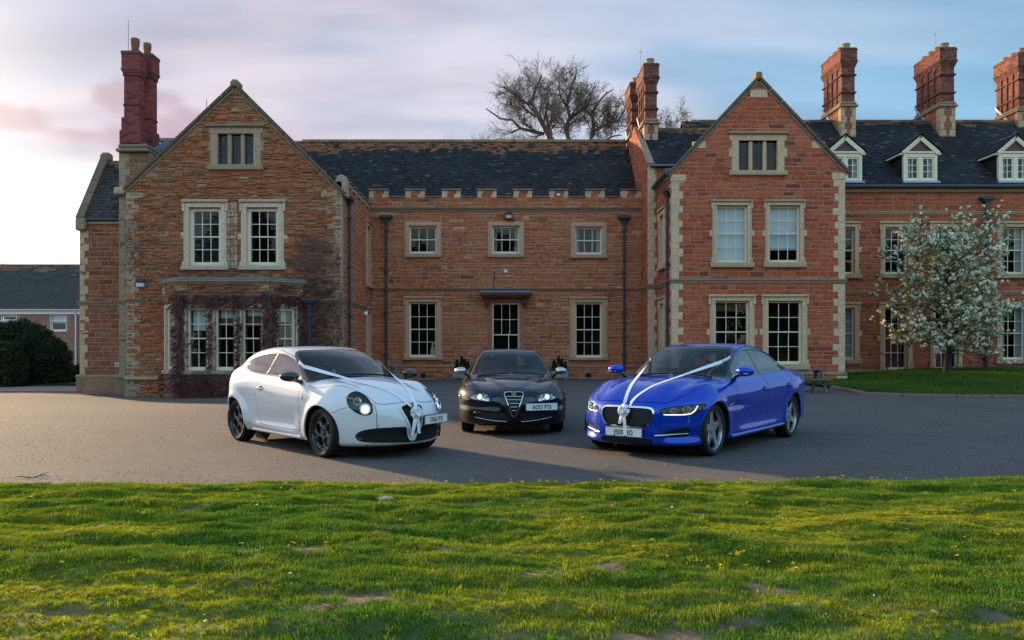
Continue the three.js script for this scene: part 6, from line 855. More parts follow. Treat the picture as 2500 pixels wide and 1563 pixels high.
// ------------------------------------------------------------------ white three-door hatchback
const paintWhite = mat('white_paintwork', { phys: true, rgb: [0.74, 0.70, 0.71], roughness: 0.45, specularIntensity: 0.3, clearcoat: 1, clearcoatRoughness: 0.03 });
const paintBlue = mat('blue_metallic_paintwork', { phys: true, rgb: [0.0, 0.040, 0.46], roughness: 0.32, metalness: 0.35, specularIntensity: 0.15, clearcoat: 0.9, clearcoatRoughness: 0.025 });
const paintBlack = mat('black_paintwork', { phys: true, rgb: [0.006, 0.0065, 0.010], roughness: 0.4, specularIntensity: 0.1, clearcoat: 1, clearcoatRoughness: 0.02 });
const miShield = smoothPoly([[0.665, 0], [0.66, 0.09], [0.638, 0.15], [0.57, 0.135], [0.40, 0.062], [0.315, 0.026], [0.298, 0]].map((p) => [p[0], p[1]]), 6);
const SW = {
  name: 'white_hatchback', label: 'white three-door hatchback with dark wheels and a white wedding ribbon', at: [-1.665, 10.83], th: 0.724, paint: paintWhite,
  wb: 2.511, tr: 0.312, arch: 0.352, hw: 0.86, h: 1.446, x0: -3.2, x1: 0.88, cowl: -0.25, clear: 0.15, flare: 0.046, kHood: 0.20, kRoof: 0.10, kNose: 0.16, sweep: 0.66, sweepP: 2.35, rsweep: 0.40,
  top: [[-3.3, 0.62], [-3.16, 0.93], [-3.05, 1.05], [-2.85, 1.22], [-2.65, 1.305], [-2.3, 1.372], [-1.85, 1.407], [-1.5, 1.403], [-1.2, 1.37], [-0.9, 1.285], [-0.6, 1.15], [-0.35, 1.03], [-0.2, 0.985], [0, 0.958], [0.3, 0.90], [0.52, 0.835], [0.68, 0.765], [0.8, 0.69], [0.9, 0.58]],
  wid: [[0.9, 0.72], [0.45, 0.81], [0, 0.82], [-0.5, 0.828], [-1.3, 0.832], [-2.0, 0.835], [-2.5, 0.83], [-2.9, 0.80], [-3.2, 0.70]],
  vo: [[-0.1, -0.12], [0.15, -0.055], [0.24, -0.012], [0.4, 0.0], [0.52, 0.004], [0.64, 0.012], [0.74, 0.010], [0.82, -0.008], [0.90, -0.05], [0.96, -0.105], [1.1, -0.165], [1.25, -0.235], [1.38, -0.32], [1.46, -0.40]],
  belt: [[-5, 0.12], [-2.6, 0.11], [-1.6, 0.06], [-0.6, 0], [2, 0]], gh: [[-5, -0.10], [-2.9, -0.09], [-2.2, -0.02], [-1.2, 0.0], [1, 0]],
  bot: [[-3.3, 0.26], [-2.9, 0.2], [-0.5, 0.165], [0.4, 0.16], [0.9, 0.17]],
  nose: [[-0.1, 0.64], [0.14, 0.76], [0.2, 0.825], [0.3, 0.855], [0.42, 0.868], [0.55, 0.862], [0.64, 0.845], [0.72, 0.80], [0.85, 0.62], [1.1, 0.2]],
  tail: [[-0.1, -3.0], [0.2, -3.1], [0.45, -3.19], [0.7, -3.16], [0.95, -3.13], [1.1, -3.08], [1.4, -2.9]],
  crown: [[-3.3, 0.10], [-2.5, 0.06], [-1.5, 0.05], [-0.6, 0.05], [0, 0.08], [0.9, 0.10]], bow: [[-3.2, -0.5], [-2.6, -0.25], [-1.9, 0], [-1.3, 0.18], [-0.6, 0.42], [-0.2, 0.34], [0.1, 0.1], [0.4, 0.06], [0.9, 0.05]],
  top2: (x, a) => 0.055 * bell(a - 0.62, 0.17) * bell(x - 0.32, 0.42) - 0.020 * bell(a - 0.40, 0.10) * sstep(0.85, 0.3, x) * sstep(-0.3, 0.1, x) + 0.014 * bell(a, 0.16) * sstep(0.2, 0.7, x),
  side: (x, y) => -0.018 * bell(y - 0.40, 0.10) * sstep(-0.55, -0.75, x) * sstep(-2.05, -1.85, x) + 0.012 * bell(y - 0.27, 0.05) * sstep(-0.5, -0.8, x) * sstep(-2.1, -1.8, x) + 0.035 * bell(y - 0.80, 0.14) * bell(x + 2.55, 0.42),
  front: (y, a) => 0.03 * bell(a, 0.15) * sstep(0.2, 0.5, y) - 0.03 * bell(y - 0.30, 0.06) * sstep(0.75, 0.3, a),
  windscreen: [[-0.24, 0], [-0.27, 0.3], [-0.38, 0.60], [-0.47, 0.705], [-0.60, 0.705], [-0.88, 0.63], [-1.17, 0.535], [-1.14, 0.3], [-1.125, 0]], yGlass: 0.9,
  dlo: [[-0.60, 0.975], [-1.0, 0.985], [-1.6, 1.005], [-2.1, 1.035], [-2.38, 1.085], [-2.50, 1.15], [-2.42, 1.205], [-2.2, 1.255], [-1.9, 1.29], [-1.6, 1.30], [-1.35, 1.28], [-1.1, 1.218], [-0.85, 1.115]],
  sail: -0.76, pillars: [[-1.70, 0.98, -1.58, 1.34, 0.012]], rearGlass: [[-2.86, 0], [-2.88, 0.35], [-2.90, 0.5], [-3.0, 0.58], [-3.1, 0.55], [-3.12, 0.3], [-3.12, 0]],
  lamp: { phi: 0.61, poly: (() => { const P = []; for (let i = 0; i < 20; i++) { const t = i / 20 * Math.PI * 2, u = Math.cos(t) * 0.178, v = Math.sin(t) * 0.108 * (1 + 0.12 * Math.cos(t)), c = Math.cos(0.62), s = Math.sin(0.62); P.push([0.162 + u * c - v * s, 0.690 + u * s + v * c]); } return P; })(),
    inside: (g, sd, B) => { lampUnit(g, [0.625, 0.63, sd * 0.555], 0.052, sd * 0.55, CM.chrome, CM.lamp); lampUnit(g, [0.525, 0.715, sd * 0.60], 0.046, sd * 0.55);  for (let k = 0; k < 3; k++) { const am = new THREE.SphereGeometry(0.022, 12, 8); am.scale(1.2, 0.7, 1); am.translate(...B.inset([0.43 - k * 0.035, 0.765 + k * 0.008, sd * (0.63 + k * 0.02)], 0.028)); part(g, 'indicator', am, CM.amber); } const bz = new THREE.TorusGeometry(0.064, 0.008, 8, 30); bz.rotateY(Math.PI / 2 - sd * 0.5); bz.translate(0.635, 0.63, sd * 0.56); part(g, 'bezel', bz, CM.chrome); } },
  tailLamp: { side: true, poly: [[-2.98, 0.76], [-3.06, 0.70], [-3.2, 0.76], [-3.2, 0.90], [-3.06, 0.93]], gate: (x, y, a) => 0.42 - a },
  grilles: [
    { name: 'shield_grille', sym: true, poly: miShield.map((p) => [p[1], p[0]]).filter((_, i) => i % 2 === 0), frame: 0.024, frameMat: paintWhite, frameOff: 0.012, depth: 0.05 },
    { name: 'lower_grille', sym: true, poly: [[0, 0.405], [0.3, 0.405], [0.50, 0.39], [0.60, 0.355], [0.635, 0.295], [0.57, 0.228], [0.3, 0.212], [0, 0.205]], minus: (() => { const P = polySDF(symP(miShield.map((p) => [p[0], p[1]]))); return (x, y, z) => P(y, z) - 0.052; })(), depth: 0.045 },
  ],
  panels: [{ name: 'bonnet', top: true, w: 0.0032, poly: [[0.765, 0], [0.74, 0.25], [0.66, 0.42], [0.5, 0.47], [0.2, 0.60], [-0.1, 0.715], [-0.33, 0.755], [-0.42, 0.735], [-0.34, 0.60], [-0.235, 0.3], [-0.21, 0]], y: 0.6 }, { name: 'door', w: 0.0034, poly: [[-0.54, 0.33], [-0.545, 0.6], [-0.55, 0.945], [-0.66, 1.04], [-0.86, 1.15], [-1.1, 1.25], [-1.4, 1.315], [-1.62, 1.325], [-1.70, 1.1], [-1.77, 0.9], [-1.80, 0.6], [-1.70, 0.36], [-1.62, 0.31], [-0.6, 0.30]] }, { poly: [[0.95, 0.67], [0.45, 0.645], [0.30, 0.59], [0.20, 0.52], [0.20, 0.1], [0.95, 0.1]], w: 0.003 }],
  wheel: 'holes', rim: 0.243, steer: 0, seatX: -1.28, dashY: 0.84, mirrorX: -0.98, mirrorY: 1.27,
  plate: { text: 'VK66 PFD', at: [0.845, 0.475, -0.36], yaw: 0.36 }, mirror: { at: [-0.56, 1.005, 0.955], w: 0.125, h: 0.068, base: 0.92, mat: CM.trim }, handles: [[-1.66, 0.815, CM.chrome]],
  wipers: [[-0.30, 0.02, -0.37, 0.60], [-0.28, -0.55, -0.30, 0.06]],
  extra: (car, B, { lampParts }) => {
    noseMesh(car, B, SW.grilles[1].fn, 0.05, 0.0045, true, CM.plastic, 'grille_mesh', 0.02); noseMesh(car, B, SW.grilles[0].fn, 0.045, 0.004, true, CM.plastic, 'shield_mesh', 0.016);
    for (const s of [-1, 1]) { const g = sub(car, 'fog_lamp'), x = B.frontX(0.30, s * 0.585) - 0.02; lampUnit(g, [x, 0.30, s * 0.585], 0.035, s * 0.4); const q = new THREE.TorusGeometry(0.048, 0.008, 8, 28); q.rotateY(Math.PI / 2 - s * 0.4); q.translate(x + 0.006, 0.30, s * 0.585); part(g, 'fog_ring', q, CM.trim); }
    // round emblem above the shield, clover badge on the wing, roof aerial, side skirts, hanging pendants
    { const y = 0.66, x = B.frontX(y, 0) + 0.004, e = new THREE.CylinderGeometry(0.037, 0.037, 0.012, 28); e.rotateZ(-Math.PI / 2); e.translate(x, y, 0); part(car, 'emblem_ring', e, CM.chrome); const d = new THREE.CylinderGeometry(0.028, 0.028, 0.014, 24); d.rotateZ(-Math.PI / 2); d.translate(x + 0.001, y, 0); part(car, 'emblem_disc', d, CM.satin); }
    for (const s of [-1, 1]) { const z = B.sideZ(-0.44, 0.745), mb = new MB(); mb.prism([[-0.475, 0.71], [-0.405, 0.71], [-0.44, 0.785]], s > 0 ? z - 0.01 : -z - 0.003, s > 0 ? z + 0.003 : -z + 0.01); part(car, 'wing_badge', mb.geo(), paintWhite); const gs = []; for (let i = 0; i < 4; i++) { const c = new THREE.SphereGeometry(0.009, 10, 8); c.scale(1, 1, 0.3); c.translate(-0.44 + (i % 2 ? 0.008 : -0.008), 0.735 + (i < 2 ? 0.009 : -0.009), s * (z + 0.004)); gs.push(c); } part(car, 'clover', joined(gs), mat('dark_green_enamel', { rgb: [0.015, 0.06, 0.04], roughness: 0.3 })); const c = new THREE.SphereGeometry(0.017, 14, 10); c.scale(1.2, 0.8, 0.4); c.translate(-0.44, 0.63, s * B.sideZ(-0.44, 0.63)); part(car, 'side_repeater', c, CM.clear); }
    part(car, 'roof_aerial', tube([[-2.35, B.topY(-2.35, 0) - 0.01, 0], [-2.47, B.topY(-2.35, 0) + 0.19, 0]], [0.006, 0.002], 6), CM.plastic);
    { const e = new THREE.SphereGeometry(0.045, 14, 12); e.scale(0.25, 0.95, 0.75); e.translate(-0.99, 1.04, 0.06); part(car, 'air_freshener', e, mat('pale_yellow_card', { rgb: [0.55, 0.5, 0.16], roughness: 0.7 })); part(car, 'freshener_cord', tube([[-0.99, 1.26, 0.03], [-0.99, 1.08, 0.06]], 0.003, 4), CM.plastic); }
    for (const s of [-1, 1]) { const e = new THREE.SphereGeometry(0.009, 10, 8); e.scale(1, 0.7, 1); e.translate(-0.16, B.topY(-0.16, s * 0.27) + 0.004, s * 0.27); part(car, 'washer_jet', e, CM.plastic); }
    { const g = new THREE.RingGeometry(0.028, 0.031, 28); const x = B.frontX(0.42, 0.42); g.rotateY(Math.PI / 2 - 0.35); g.translate(x + 0.003, 0.42, 0.42); part(car, 'tow_cover', g, CM.gap); }
    for (const s of [-1, 1]) { const pts = []; for (let i = 0; i <= 20; i++) { const x = lerp(-0.52, -2.03, i / 20), y = 0.215; pts.push([x, y, s * (B.sideZ(x, y) - 0.004)]); } part(car, 'side_skirt', tube(pts, 0.028, 8), paintWhite); }
  },
};
// ------------------------------------------------------------------ blue saloon
const SB = {
  name: 'blue_saloon', label: 'metallic blue four-door saloon with silver star wheels and wedding ribbon', at: [2.045, 10.97], th: -0.666, paint: paintBlue,
  wb: 2.835, tr: 0.332, arch: 0.372, hw: 0.92, h: 1.46, x0: -3.88, x1: 0.82, cowl: -0.42, clear: 0.15, flare: 0.018, kHood: 0.15, kRoof: 0.09, kNose: 0.13, sweep: 0.52, sweepP: 2.6, rsweep: 0.30,
  top: [[-4, 0.9], [-3.86, 0.99], [-3.75, 1.035], [-3.5, 1.06], [-3.25, 1.085], [-2.95, 1.20], [-2.6, 1.33], [-2.2, 1.415], [-1.8, 1.452], [-1.5, 1.446], [-1.25, 1.405], [-0.95, 1.28], [-0.65, 1.125], [-0.45, 1.02], [-0.3, 0.985], [0, 0.955], [0.3, 0.895], [0.52, 0.83], [0.66, 0.765], [0.76, 0.69], [0.85, 0.58]],
  wid: [[0.85, 0.80], [0.45, 0.885], [0, 0.895], [-0.5, 0.90], [-1.4, 0.905], [-2.2, 0.91], [-2.85, 0.91], [-3.3, 0.88], [-3.9, 0.78]],
  vo: [[-0.1, -0.12], [0.15, -0.05], [0.24, -0.012], [0.38, -0.008], [0.52, -0.002], [0.66, 0.004], [0.76, 0.004], [0.84, -0.014], [0.91, -0.055], [0.96, -0.105], [1.1, -0.175], [1.25, -0.25], [1.38, -0.33], [1.46, -0.41]],
  belt: [[-5, 0.10], [-3, 0.085], [-1.6, 0.03], [-0.6, 0], [2, 0]], gh: [[-5, -0.16], [-3.3, -0.12], [-2.5, -0.03], [-1.2, 0], [1, 0]],
  bot: [[-3.9, 0.28], [-3.4, 0.22], [-0.5, 0.17], [0.4, 0.16], [0.85, 0.145]],
  nose: [[-0.1, 0.66], [0.14, 0.755], [0.22, 0.795], [0.34, 0.80], [0.5, 0.79], [0.6, 0.775], [0.67, 0.745], [0.74, 0.68], [0.85, 0.5], [1.1, 0.1]],
  tail: [[-0.1, -3.7], [0.3, -3.82], [0.6, -3.87], [0.85, -3.86], [1.0, -3.84], [1.2, -3.75]],
  crown: [[-3.9, 0.06], [-2.5, 0.05], [-1.5, 0.05], [-0.6, 0.05], [0, 0.06], [0.85, 0.07]], bow: [[-3.9, -0.05], [-3.2, -0.35], [-2.7, -0.25], [-2.1, 0], [-1.4, 0.18], [-0.7, 0.42], [-0.35, 0.30], [0, 0.08], [0.4, 0.05], [0.9, 0.05]],
  top2: (x, a) => 0.030 * bell(a - 0.74, 0.14) * bell(x - 0.15, 0.6) + 0.026 * bell(a - lerp(0.27, 0.40, sstep(0.7, -0.4, x)), 0.11) * sstep(-0.5, -0.1, x) * sstep(0.95, 0.5, x) - 0.016 * bell(a - lerp(0.47, 0.58, sstep(0.7, -0.4, x)), 0.07) * sstep(-0.5, 0, x),
  side: (x, y) => -0.012 * bell(y - 0.43, 0.16) * sstep(-0.35, -1.0, x) * sstep(-2.6, -1.9, x) + 0.010 * bell(y - 0.26, 0.06) * sstep(-0.3, -0.9, x) * sstep(-2.6, -2.0, x) + 0.028 * bell(y - 0.80, 0.12) * bell(x + 2.9, 0.55) - 0.02 * bell(y - 0.62, 0.05) * bell(x + 0.62, 0.35),
  front: (y, a) => -0.035 * bell(y - 0.30, 0.07) * sstep(0.40, 0.6, a) + 0.03 * bell(y - 0.17, 0.045) * sstep(0.2, 0.7, a),
  windscreen: [[-0.40, 0], [-0.43, 0.3], [-0.53, 0.6], [-0.62, 0.715], [-0.76, 0.715], [-1.02, 0.63], [-1.30, 0.545], [-1.27, 0.3], [-1.255, 0]], yGlass: 0.9,
  dlo: [[-0.70, 0.975, 1], [-1.2, 0.995], [-1.9, 1.01], [-2.5, 1.035], [-2.93, 1.07], [-3.02, 1.10, 1], [-2.85, 1.17], [-2.6, 1.25], [-2.3, 1.315], [-1.95, 1.348], [-1.6, 1.35], [-1.35, 1.318], [-1.1, 1.23], [-0.86, 1.095]],
  sail: -0.84, pillars: [[-1.74, 0.9, -1.66, 1.4, 0.030], [-2.62, 0.95, -2.46, 1.35, 0.010]], rearGlass: [[-2.62, 0], [-2.64, 0.35], [-2.7, 0.52], [-2.95, 0.60], [-3.2, 0.60], [-3.24, 0.3], [-3.25, 0]],
  lamp: { phi: Math.PI / 4, poly: [[-0.175, 0.605], [-0.05, 0.637], [0.12, 0.655], [0.28, 0.668], [0.42, 0.678, 1], [0.37, 0.635], [0.30, 0.58], [0.22, 0.548], [0.08, 0.538], [-0.08, 0.54], [-0.155, 0.553]],
    inside: (g, sd, B) => { lampUnit(g, [0.485, 0.605, sd * 0.70], 0.044, sd * 0.5); lampUnit(g, [0.60, 0.595, sd * 0.575], 0.032, sd * 0.5); const f = 1 / Math.SQRT2, P = [[-0.14, 0.547], [0.0, 0.548], [0.12, 0.550], [0.20, 0.562], [0.25, 0.592], [0.28, 0.632], [0.30, 0.656]]; const pts = P.map(([u, v]) => { let lo = 0, hi = 1.2; for (let i = 0; i < 24; i++) { const m = (lo + hi) / 2, z = m * f + u * f, x = m * f - u * f; if (B.f(x, v, z) < 0) lo = m; else hi = m; } const m = lo - 0.02; return [m * f - u * f, v, sd * (m * f + u * f)]; }); part(g, 'daytime_lamp', tube(pts, 0.008, 8), CM.lamp); } },
  tailLamp: { side: true, poly: [[-3.55, 0.80], [-3.9, 0.76], [-3.95, 0.92], [-3.62, 0.90]], gate: (x, y, a) => 0.4 - a },
  grilles: [
    { name: 'radiator_grille', sym: true, poly: [[0, 0.622], [0.25, 0.620], [0.335, 0.606], [0.358, 0.565], [0.345, 0.50], [0.305, 0.437], [0.225, 0.405], [0, 0.398]], frame: 0.022, frameMat: CM.chrome, frameOff: 0.008, depth: 0.05 },
    { name: 'lower_grille', sym: true, poly: [[0, 0.235], [0.34, 0.24], [0.365, 0.215], [0.30, 0.172], [0, 0.168]], depth: 0.04 },
    { name: 'side_intake', phi: Math.PI / 4, poly: [[-0.235, 0.275], [-0.17, 0.315], [-0.06, 0.350], [0.06, 0.372], [0.165, 0.382], [0.175, 0.32], [0.16, 0.28], [0.0, 0.270]], depth: 0.05 },
  ],
  panels: [{ name: 'bonnet', top: true, w: 0.0032, poly: [[0.70, 0], [0.68, 0.3], [0.60, 0.50], [0.42, 0.62], [0.1, 0.735], [-0.2, 0.78], [-0.45, 0.785], [-0.52, 0.765], [-0.46, 0.58], [-0.40, 0.3], [-0.375, 0]], y: 0.55 }, { name: 'front_door', w: 0.0036, poly: [[-0.62, 0.28], [-0.615, 0.6], [-0.63, 0.955], [-0.80, 1.065], [-1.08, 1.25], [-1.35, 1.345], [-1.66, 1.375], [-1.70, 1.1], [-1.725, 0.9], [-1.74, 0.5], [-1.74, 0.26], [-0.7, 0.255]] }, { name: 'rear_door', w: 0.0036, poly: [[-1.745, 0.26], [-1.745, 0.9], [-1.70, 1.375], [-2.0, 1.375], [-2.35, 1.33], [-2.6, 1.268], [-2.72, 1.1], [-2.74, 0.95], [-2.60, 0.80], [-2.44, 0.62], [-2.36, 0.42], [-2.28, 0.27]] }, { poly: [[0.95, 0.55], [0.55, 0.535], [0.34, 0.60], [0.22, 0.53], [0.2, 0.1], [0.95, 0.1]], w: 0.003 }],
  wheel: 'star', rim: 0.254, rimMat: CM.alloy, steer: 0.0, seatX: -1.45, dashY: 0.84, mirrorX: -1.05, mirrorY: 1.25, trimMat: CM.trim,
  plate: { text: 'J500 JKO', at: [0.828, 0.318, 0], yaw: 0 }, mirror: { at: [-0.66, 1.065, 0.985], w: 0.125, h: 0.066, base: 0.935, mat: paintBlue }, handles: [[-1.60, 0.80], [-2.55, 0.825]],
  wipers: [[-0.44, -0.05, -0.5, -0.6], [-0.43, 0.56, -0.42, 0.0]],
  extra: (car, B) => {
    noseMesh(car, B, SB.grilles[0].fn, 0.036, 0.0042, true, CM.trim, 'grille_mesh', 0.014); noseMesh(car, B, SB.grilles[1].fn, 0.04, 0.004, true, CM.plastic, 'lower_mesh', 0.014); noseMesh(car, B, SB.grilles[2].fn, 0.04, 0.004, true, CM.plastic, 'intake_mesh', 0.016);
    for (const s of [-1, 1]) {
      const f = 1 / Math.SQRT2, P = [[-0.25, 0.286], [-0.15, 0.294], [-0.04, 0.304], [0.07, 0.312], [0.165, 0.318]], at = ([u, v], e) => { let lo = 0, hi = 1.2; for (let i = 0; i < 24; i++) { const m = (lo + hi) / 2; if (B.f(m * f - u * f, v, m * f + u * f) < 0) lo = m; else hi = m; } const m = lo + e; return [m * f - u * f, v, s * (m * f + u * f)]; };
      part(car, 'intake_blade', tube(P.map((p) => at(p, 0.004)), [0.018, 0.016, 0.012, 0.009, 0.007], 10), CM.satin);
      const zb = B.sideZ(-0.50, 0.63), g = sub(car, 'wing_vent'), mb = new MB(); mb.prism([[-0.40, 0.615], [-0.60, 0.655], [-0.615, 0.690], [-0.585, 0.695], [-0.40, 0.640]].reverse(), s > 0 ? zb - 0.02 : -zb - 0.006, s > 0 ? zb + 0.006 : -zb + 0.02); part(g, 'vent_trim', mb.geo(), CM.satin); const m2 = new MB(); m2.box(-0.595, -0.47, 0.651, 0.672, s > 0 ? zb : -zb - 0.009, s > 0 ? zb + 0.009 : -zb, 0.002); part(g, 'vent_slot', m2.geo(), CM.trim);
      const pts = []; for (let i = 0; i <= 24; i++) { const x = lerp(-0.42, -2.42, i / 24), y = 0.215 + 0.02 * (i / 24); pts.push([x, y, s * (B.sideZ(x, y) - 0.002)]); } part(car, 'side_skirt', tube(pts, 0.03, 8), paintBlue);
      const ind = new RoundedBoxGeometry(0.012, 0.012, 0.14, 2, 0.004); ind.translate(-0.575, 1.035, s * 1.0); part(car, 'mirror_indicator', ind, CM.chrome);
    }
    { const e = new RoundedBoxGeometry(0.008, 0.075, 0.035, 2, 0.006); e.translate(-1.1, 1.03, -0.02); part(car, 'air_freshener', e, mat('yellow_tag', { rgb: [0.62, 0.58, 0.18], roughness: 0.6 })); }
    { const x = B.frontX(0.55, 0) - 0.01, e = new THREE.CylinderGeometry(0.04, 0.04, 0.012, 28); e.rotateZ(-Math.PI / 2); e.translate(x, 0.55, 0); part(car, 'emblem', e, CM.chrome); }
    for (const s of [-1, 1]) { const bar = new RoundedBoxGeometry(0.11, 0.04, 0.12, 2, 0.012); bar.translate(-1.14, 1.305, s * 0.09); part(car, 'camera_pod', bar, CM.plastic); }
  },
};
// ------------------------------------------------------------------ black coupe, seen head on
const gtShield = [[0, 0.684], [0.09, 0.682], [0.137, 0.668], [0.128, 0.62], [0.075, 0.475], [0.022, 0.335], [0, 0.312]];
const SK = {
  name: 'black_coupe', label: 'black coupe parked nose-on between the white and blue cars', at: [0.17, 13.6], th: 0.02, paint: paintBlack,
  wb: 2.596, tr: 0.315, arch: 0.352, hw: 0.88, h: 1.365, x0: -3.52, x1: 0.98, cowl: -0.38, clear: 0.15, flare: 0.026, kHood: 0.16, kRoof: 0.09, kNose: 0.13, sweep: 0.55, sweepP: 2.4, rsweep: 0.35,
  top: [[-3.6, 0.85], [-3.45, 0.97], [-3.2, 1.04], [-2.9, 1.14], [-2.4, 1.28], [-2.0, 1.345], [-1.65, 1.365], [-1.4, 1.35], [-1.15, 1.28], [-0.85, 1.13], [-0.6, 0.995], [-0.42, 0.925], [-0.25, 0.905], [0, 0.885], [0.4, 0.825], [0.65, 0.76], [0.8, 0.71], [0.92, 0.63], [1.0, 0.5]],
  wid: [[1.0, 0.70], [0.5, 0.825], [0, 0.852], [-0.6, 0.845], [-1.4, 0.845], [-2.5, 0.85], [-3.4, 0.74]],
  vo: [[-0.1, -0.12], [0.15, -0.05], [0.24, -0.01], [0.4, 0], [0.55, 0.004], [0.66, 0.006], [0.76, -0.008], [0.84, -0.045], [0.90, -0.095], [1.05, -0.165], [1.2, -0.25], [1.31, -0.33], [1.37, -0.40]],
  belt: [[-5, 0.12], [-2.6, 0.1], [-1.6, 0.05], [-0.6, 0], [2, 0]], gh: [[-5, -0.16], [-2.8, -0.1], [-2, -0.02], [1, 0]], bot: [[-3.6, 0.25], [-0.5, 0.17], [0.5, 0.17], [1.0, 0.185]],
  nose: [[-0.1, 0.78], [0.15, 0.88], [0.22, 0.93], [0.34, 0.955], [0.5, 0.955], [0.62, 0.935], [0.69, 0.89], [0.78, 0.76], [1, 0.3]], tail: [[-0.1, -3.3], [0.4, -3.48], [0.8, -3.5], [1.0, -3.46], [1.3, -3.3]],
  crown: [[-3.6, 0.08], [-1.5, 0.05], [-0.6, 0.05], [0, 0.07], [1, 0.10]], bow: [[-3.5, -0.3], [-2.2, 0], [-1.4, 0.18], [-0.7, 0.42], [-0.35, 0.30], [0, 0.08], [1, 0.05]],
  top2: (x, a) => 0.035 * bell(a - 0.68, 0.14) * bell(x - 0.2, 0.5) + 0.020 * sstep(lerp(0.15, 0.52, sstep(0.9, -0.4, x)) + 0.05, lerp(0.15, 0.52, sstep(0.9, -0.4, x)) - 0.05, a) * sstep(-0.5, -0.1, x),
  front: (y, a) => 0.04 * bell(a, 0.14) * sstep(0.25, 0.5, y) - 0.03 * bell(y - 0.47, 0.05) * sstep(0.15, 0.3, a),
  windscreen: [[-0.42, 0], [-0.45, 0.3], [-0.55, 0.6], [-0.62, 0.70], [-0.74, 0.70], [-1.0, 0.62], [-1.28, 0.535], [-1.24, 0.3], [-1.225, 0]], yGlass: 0.85,
  dlo: [[-0.68, 0.92, 1], [-1.4, 0.96], [-2.2, 1.0], [-2.7, 1.06], [-2.55, 1.13], [-2.2, 1.21], [-1.8, 1.26], [-1.5, 1.262], [-1.2, 1.19], [-0.9, 1.05]], pillars: [[-1.78, 0.9, -1.7, 1.3, 0.02]], rearGlass: [[-2.3, 0], [-2.35, 0.5], [-2.7, 0.56], [-3.1, 0.56], [-3.12, 0]],
  lamp: { phi: 0.35, housing: CM.chrome, poly: [[0.07, 0.552], [0.072, 0.60], [0.10, 0.640], [0.18, 0.662], [0.29, 0.660], [0.38, 0.632], [0.415, 0.60], [0.40, 0.580], [0.25, 0.560], [0.12, 0.548]], inside: (g, sd, B) => { const X = (z) => B.frontX(0.60, z) - 0.05; lampUnit(g, [X(0.53), 0.608, sd * 0.53], 0.040, sd * 0.3, CM.chrome, CM.lamp); lampUnit(g, [X(0.435), 0.60, sd * 0.435], 0.03, sd * 0.3); } },
  grilles: [
    { name: 'shield_grille', sym: true, poly: gtShield, frame: 0.009, frameMat: CM.chrome, frameOff: 0.012, depth: 0.05 },
    { name: 'lower_intake', poly: [[0.13, 0.385], [0.5, 0.395], [0.63, 0.385], [0.625, 0.33], [0.55, 0.285], [0.35, 0.262], [0.13, 0.25]], depth: 0.05 },
    { name: 'brow_intake', poly: [[0.20, 0.555], [0.195, 0.63], [0.33, 0.63], [0.335, 0.56]], depth: 0.02, mat: CM.trim },
  ],
  panels: [{ name: 'bonnet', top: true, w: 0.0032, poly: [[0.86, 0], [0.82, 0.25], [0.74, 0.5], [0.4, 0.63], [0, 0.70], [-0.3, 0.745], [-0.48, 0.74], [-0.42, 0.3], [-0.39, 0]], y: 0.55 }, { name: 'door', w: 0.0036, poly: [[-0.62, 0.28], [-0.63, 0.9], [-0.9, 1.08], [-1.2, 1.22], [-1.5, 1.29], [-1.78, 1.29], [-1.82, 0.8], [-1.8, 0.4], [-1.7, 0.26]] }],
  wheel: 'holes', rim: 0.225, rimMat: CM.gun, seatX: -1.4, dashY: 0.80, mirrorX: -1.05, mirrorY: 1.19,
  plate: { text: 'AO57 PTX', at: [0.975, 0.468, -0.43], yaw: 0.30 }, mirror: { at: [-0.64, 0.985, 0.875], w: 0.105, h: 0.062, base: 0.88, mat: CM.satin }, handles: [[-1.7, 0.78]], wipers: [[-0.46, -0.02, -0.53, -0.58], [-0.45, 0.58, -0.44, 0.02]],
  extra: (car, B) => {
    const P = polySDF(gtShield.map((p) => p).concat(gtShield.slice(1, -1).reverse().map((p) => [-p[0], p[1]]))); for (const y of [0.625, 0.575, 0.52, 0.465, 0.41]) { const pts = []; for (let i = -12; i <= 12; i++) { const z = i / 12 * 0.14; if (P(z, y) < -0.006) pts.push([B.frontX(y, z) - 0.014, y, z]); } if (pts.length > 2) part(car, 'grille_bar', tube(pts, 0.0055, 6), CM.chrome); }
    { const y = 0.672, x = B.frontX(y, 0) + 0.012, e = new THREE.CylinderGeometry(0.04, 0.04, 0.014, 28); e.rotateZ(-Math.PI / 2); e.translate(x, y, 0); part(car, 'emblem_ring', e, CM.chrome); const d = new THREE.CylinderGeometry(0.031, 0.031, 0.017, 24); d.rotateZ(-Math.PI / 2); d.translate(x, y, 0); part(car, 'emblem_disc', d, CM.satin); }
    for (const s of [-1, 1]) { const pts = []; for (let i = 0; i <= 12; i++) { const z = lerp(0.115, 0.60, i / 12), y = lerp(0.238, 0.292, (i / 12) ** 1.6); pts.push([B.frontX(y, s * z) + 0.002, y, s * z]); } part(car, 'bumper_strip', tube(pts, 0.006, 6), CM.chrome); const f = new RoundedBoxGeometry(0.03, 0.035, 0.13, 2, 0.01); f.translate(B.frontX(0.355, s * 0.555) - 0.03, 0.365, s * 0.555); part(car, 'front_reflector', f, s > 0 ? mat('dull_red_lens', { rgb: [0.20, 0.05, 0.03], roughness: 0.3 }) : CM.plastic); }
    { const e = new RoundedBoxGeometry(0.006, 0.13, 0.12, 1, 0.002); e.rotateZ(-0.5); e.translate(-1.02, 1.13, -0.19); part(car, 'windscreen_paper', e, mat('yellow_paper', { rgb: [0.55, 0.47, 0.14], roughness: 0.8 })); }
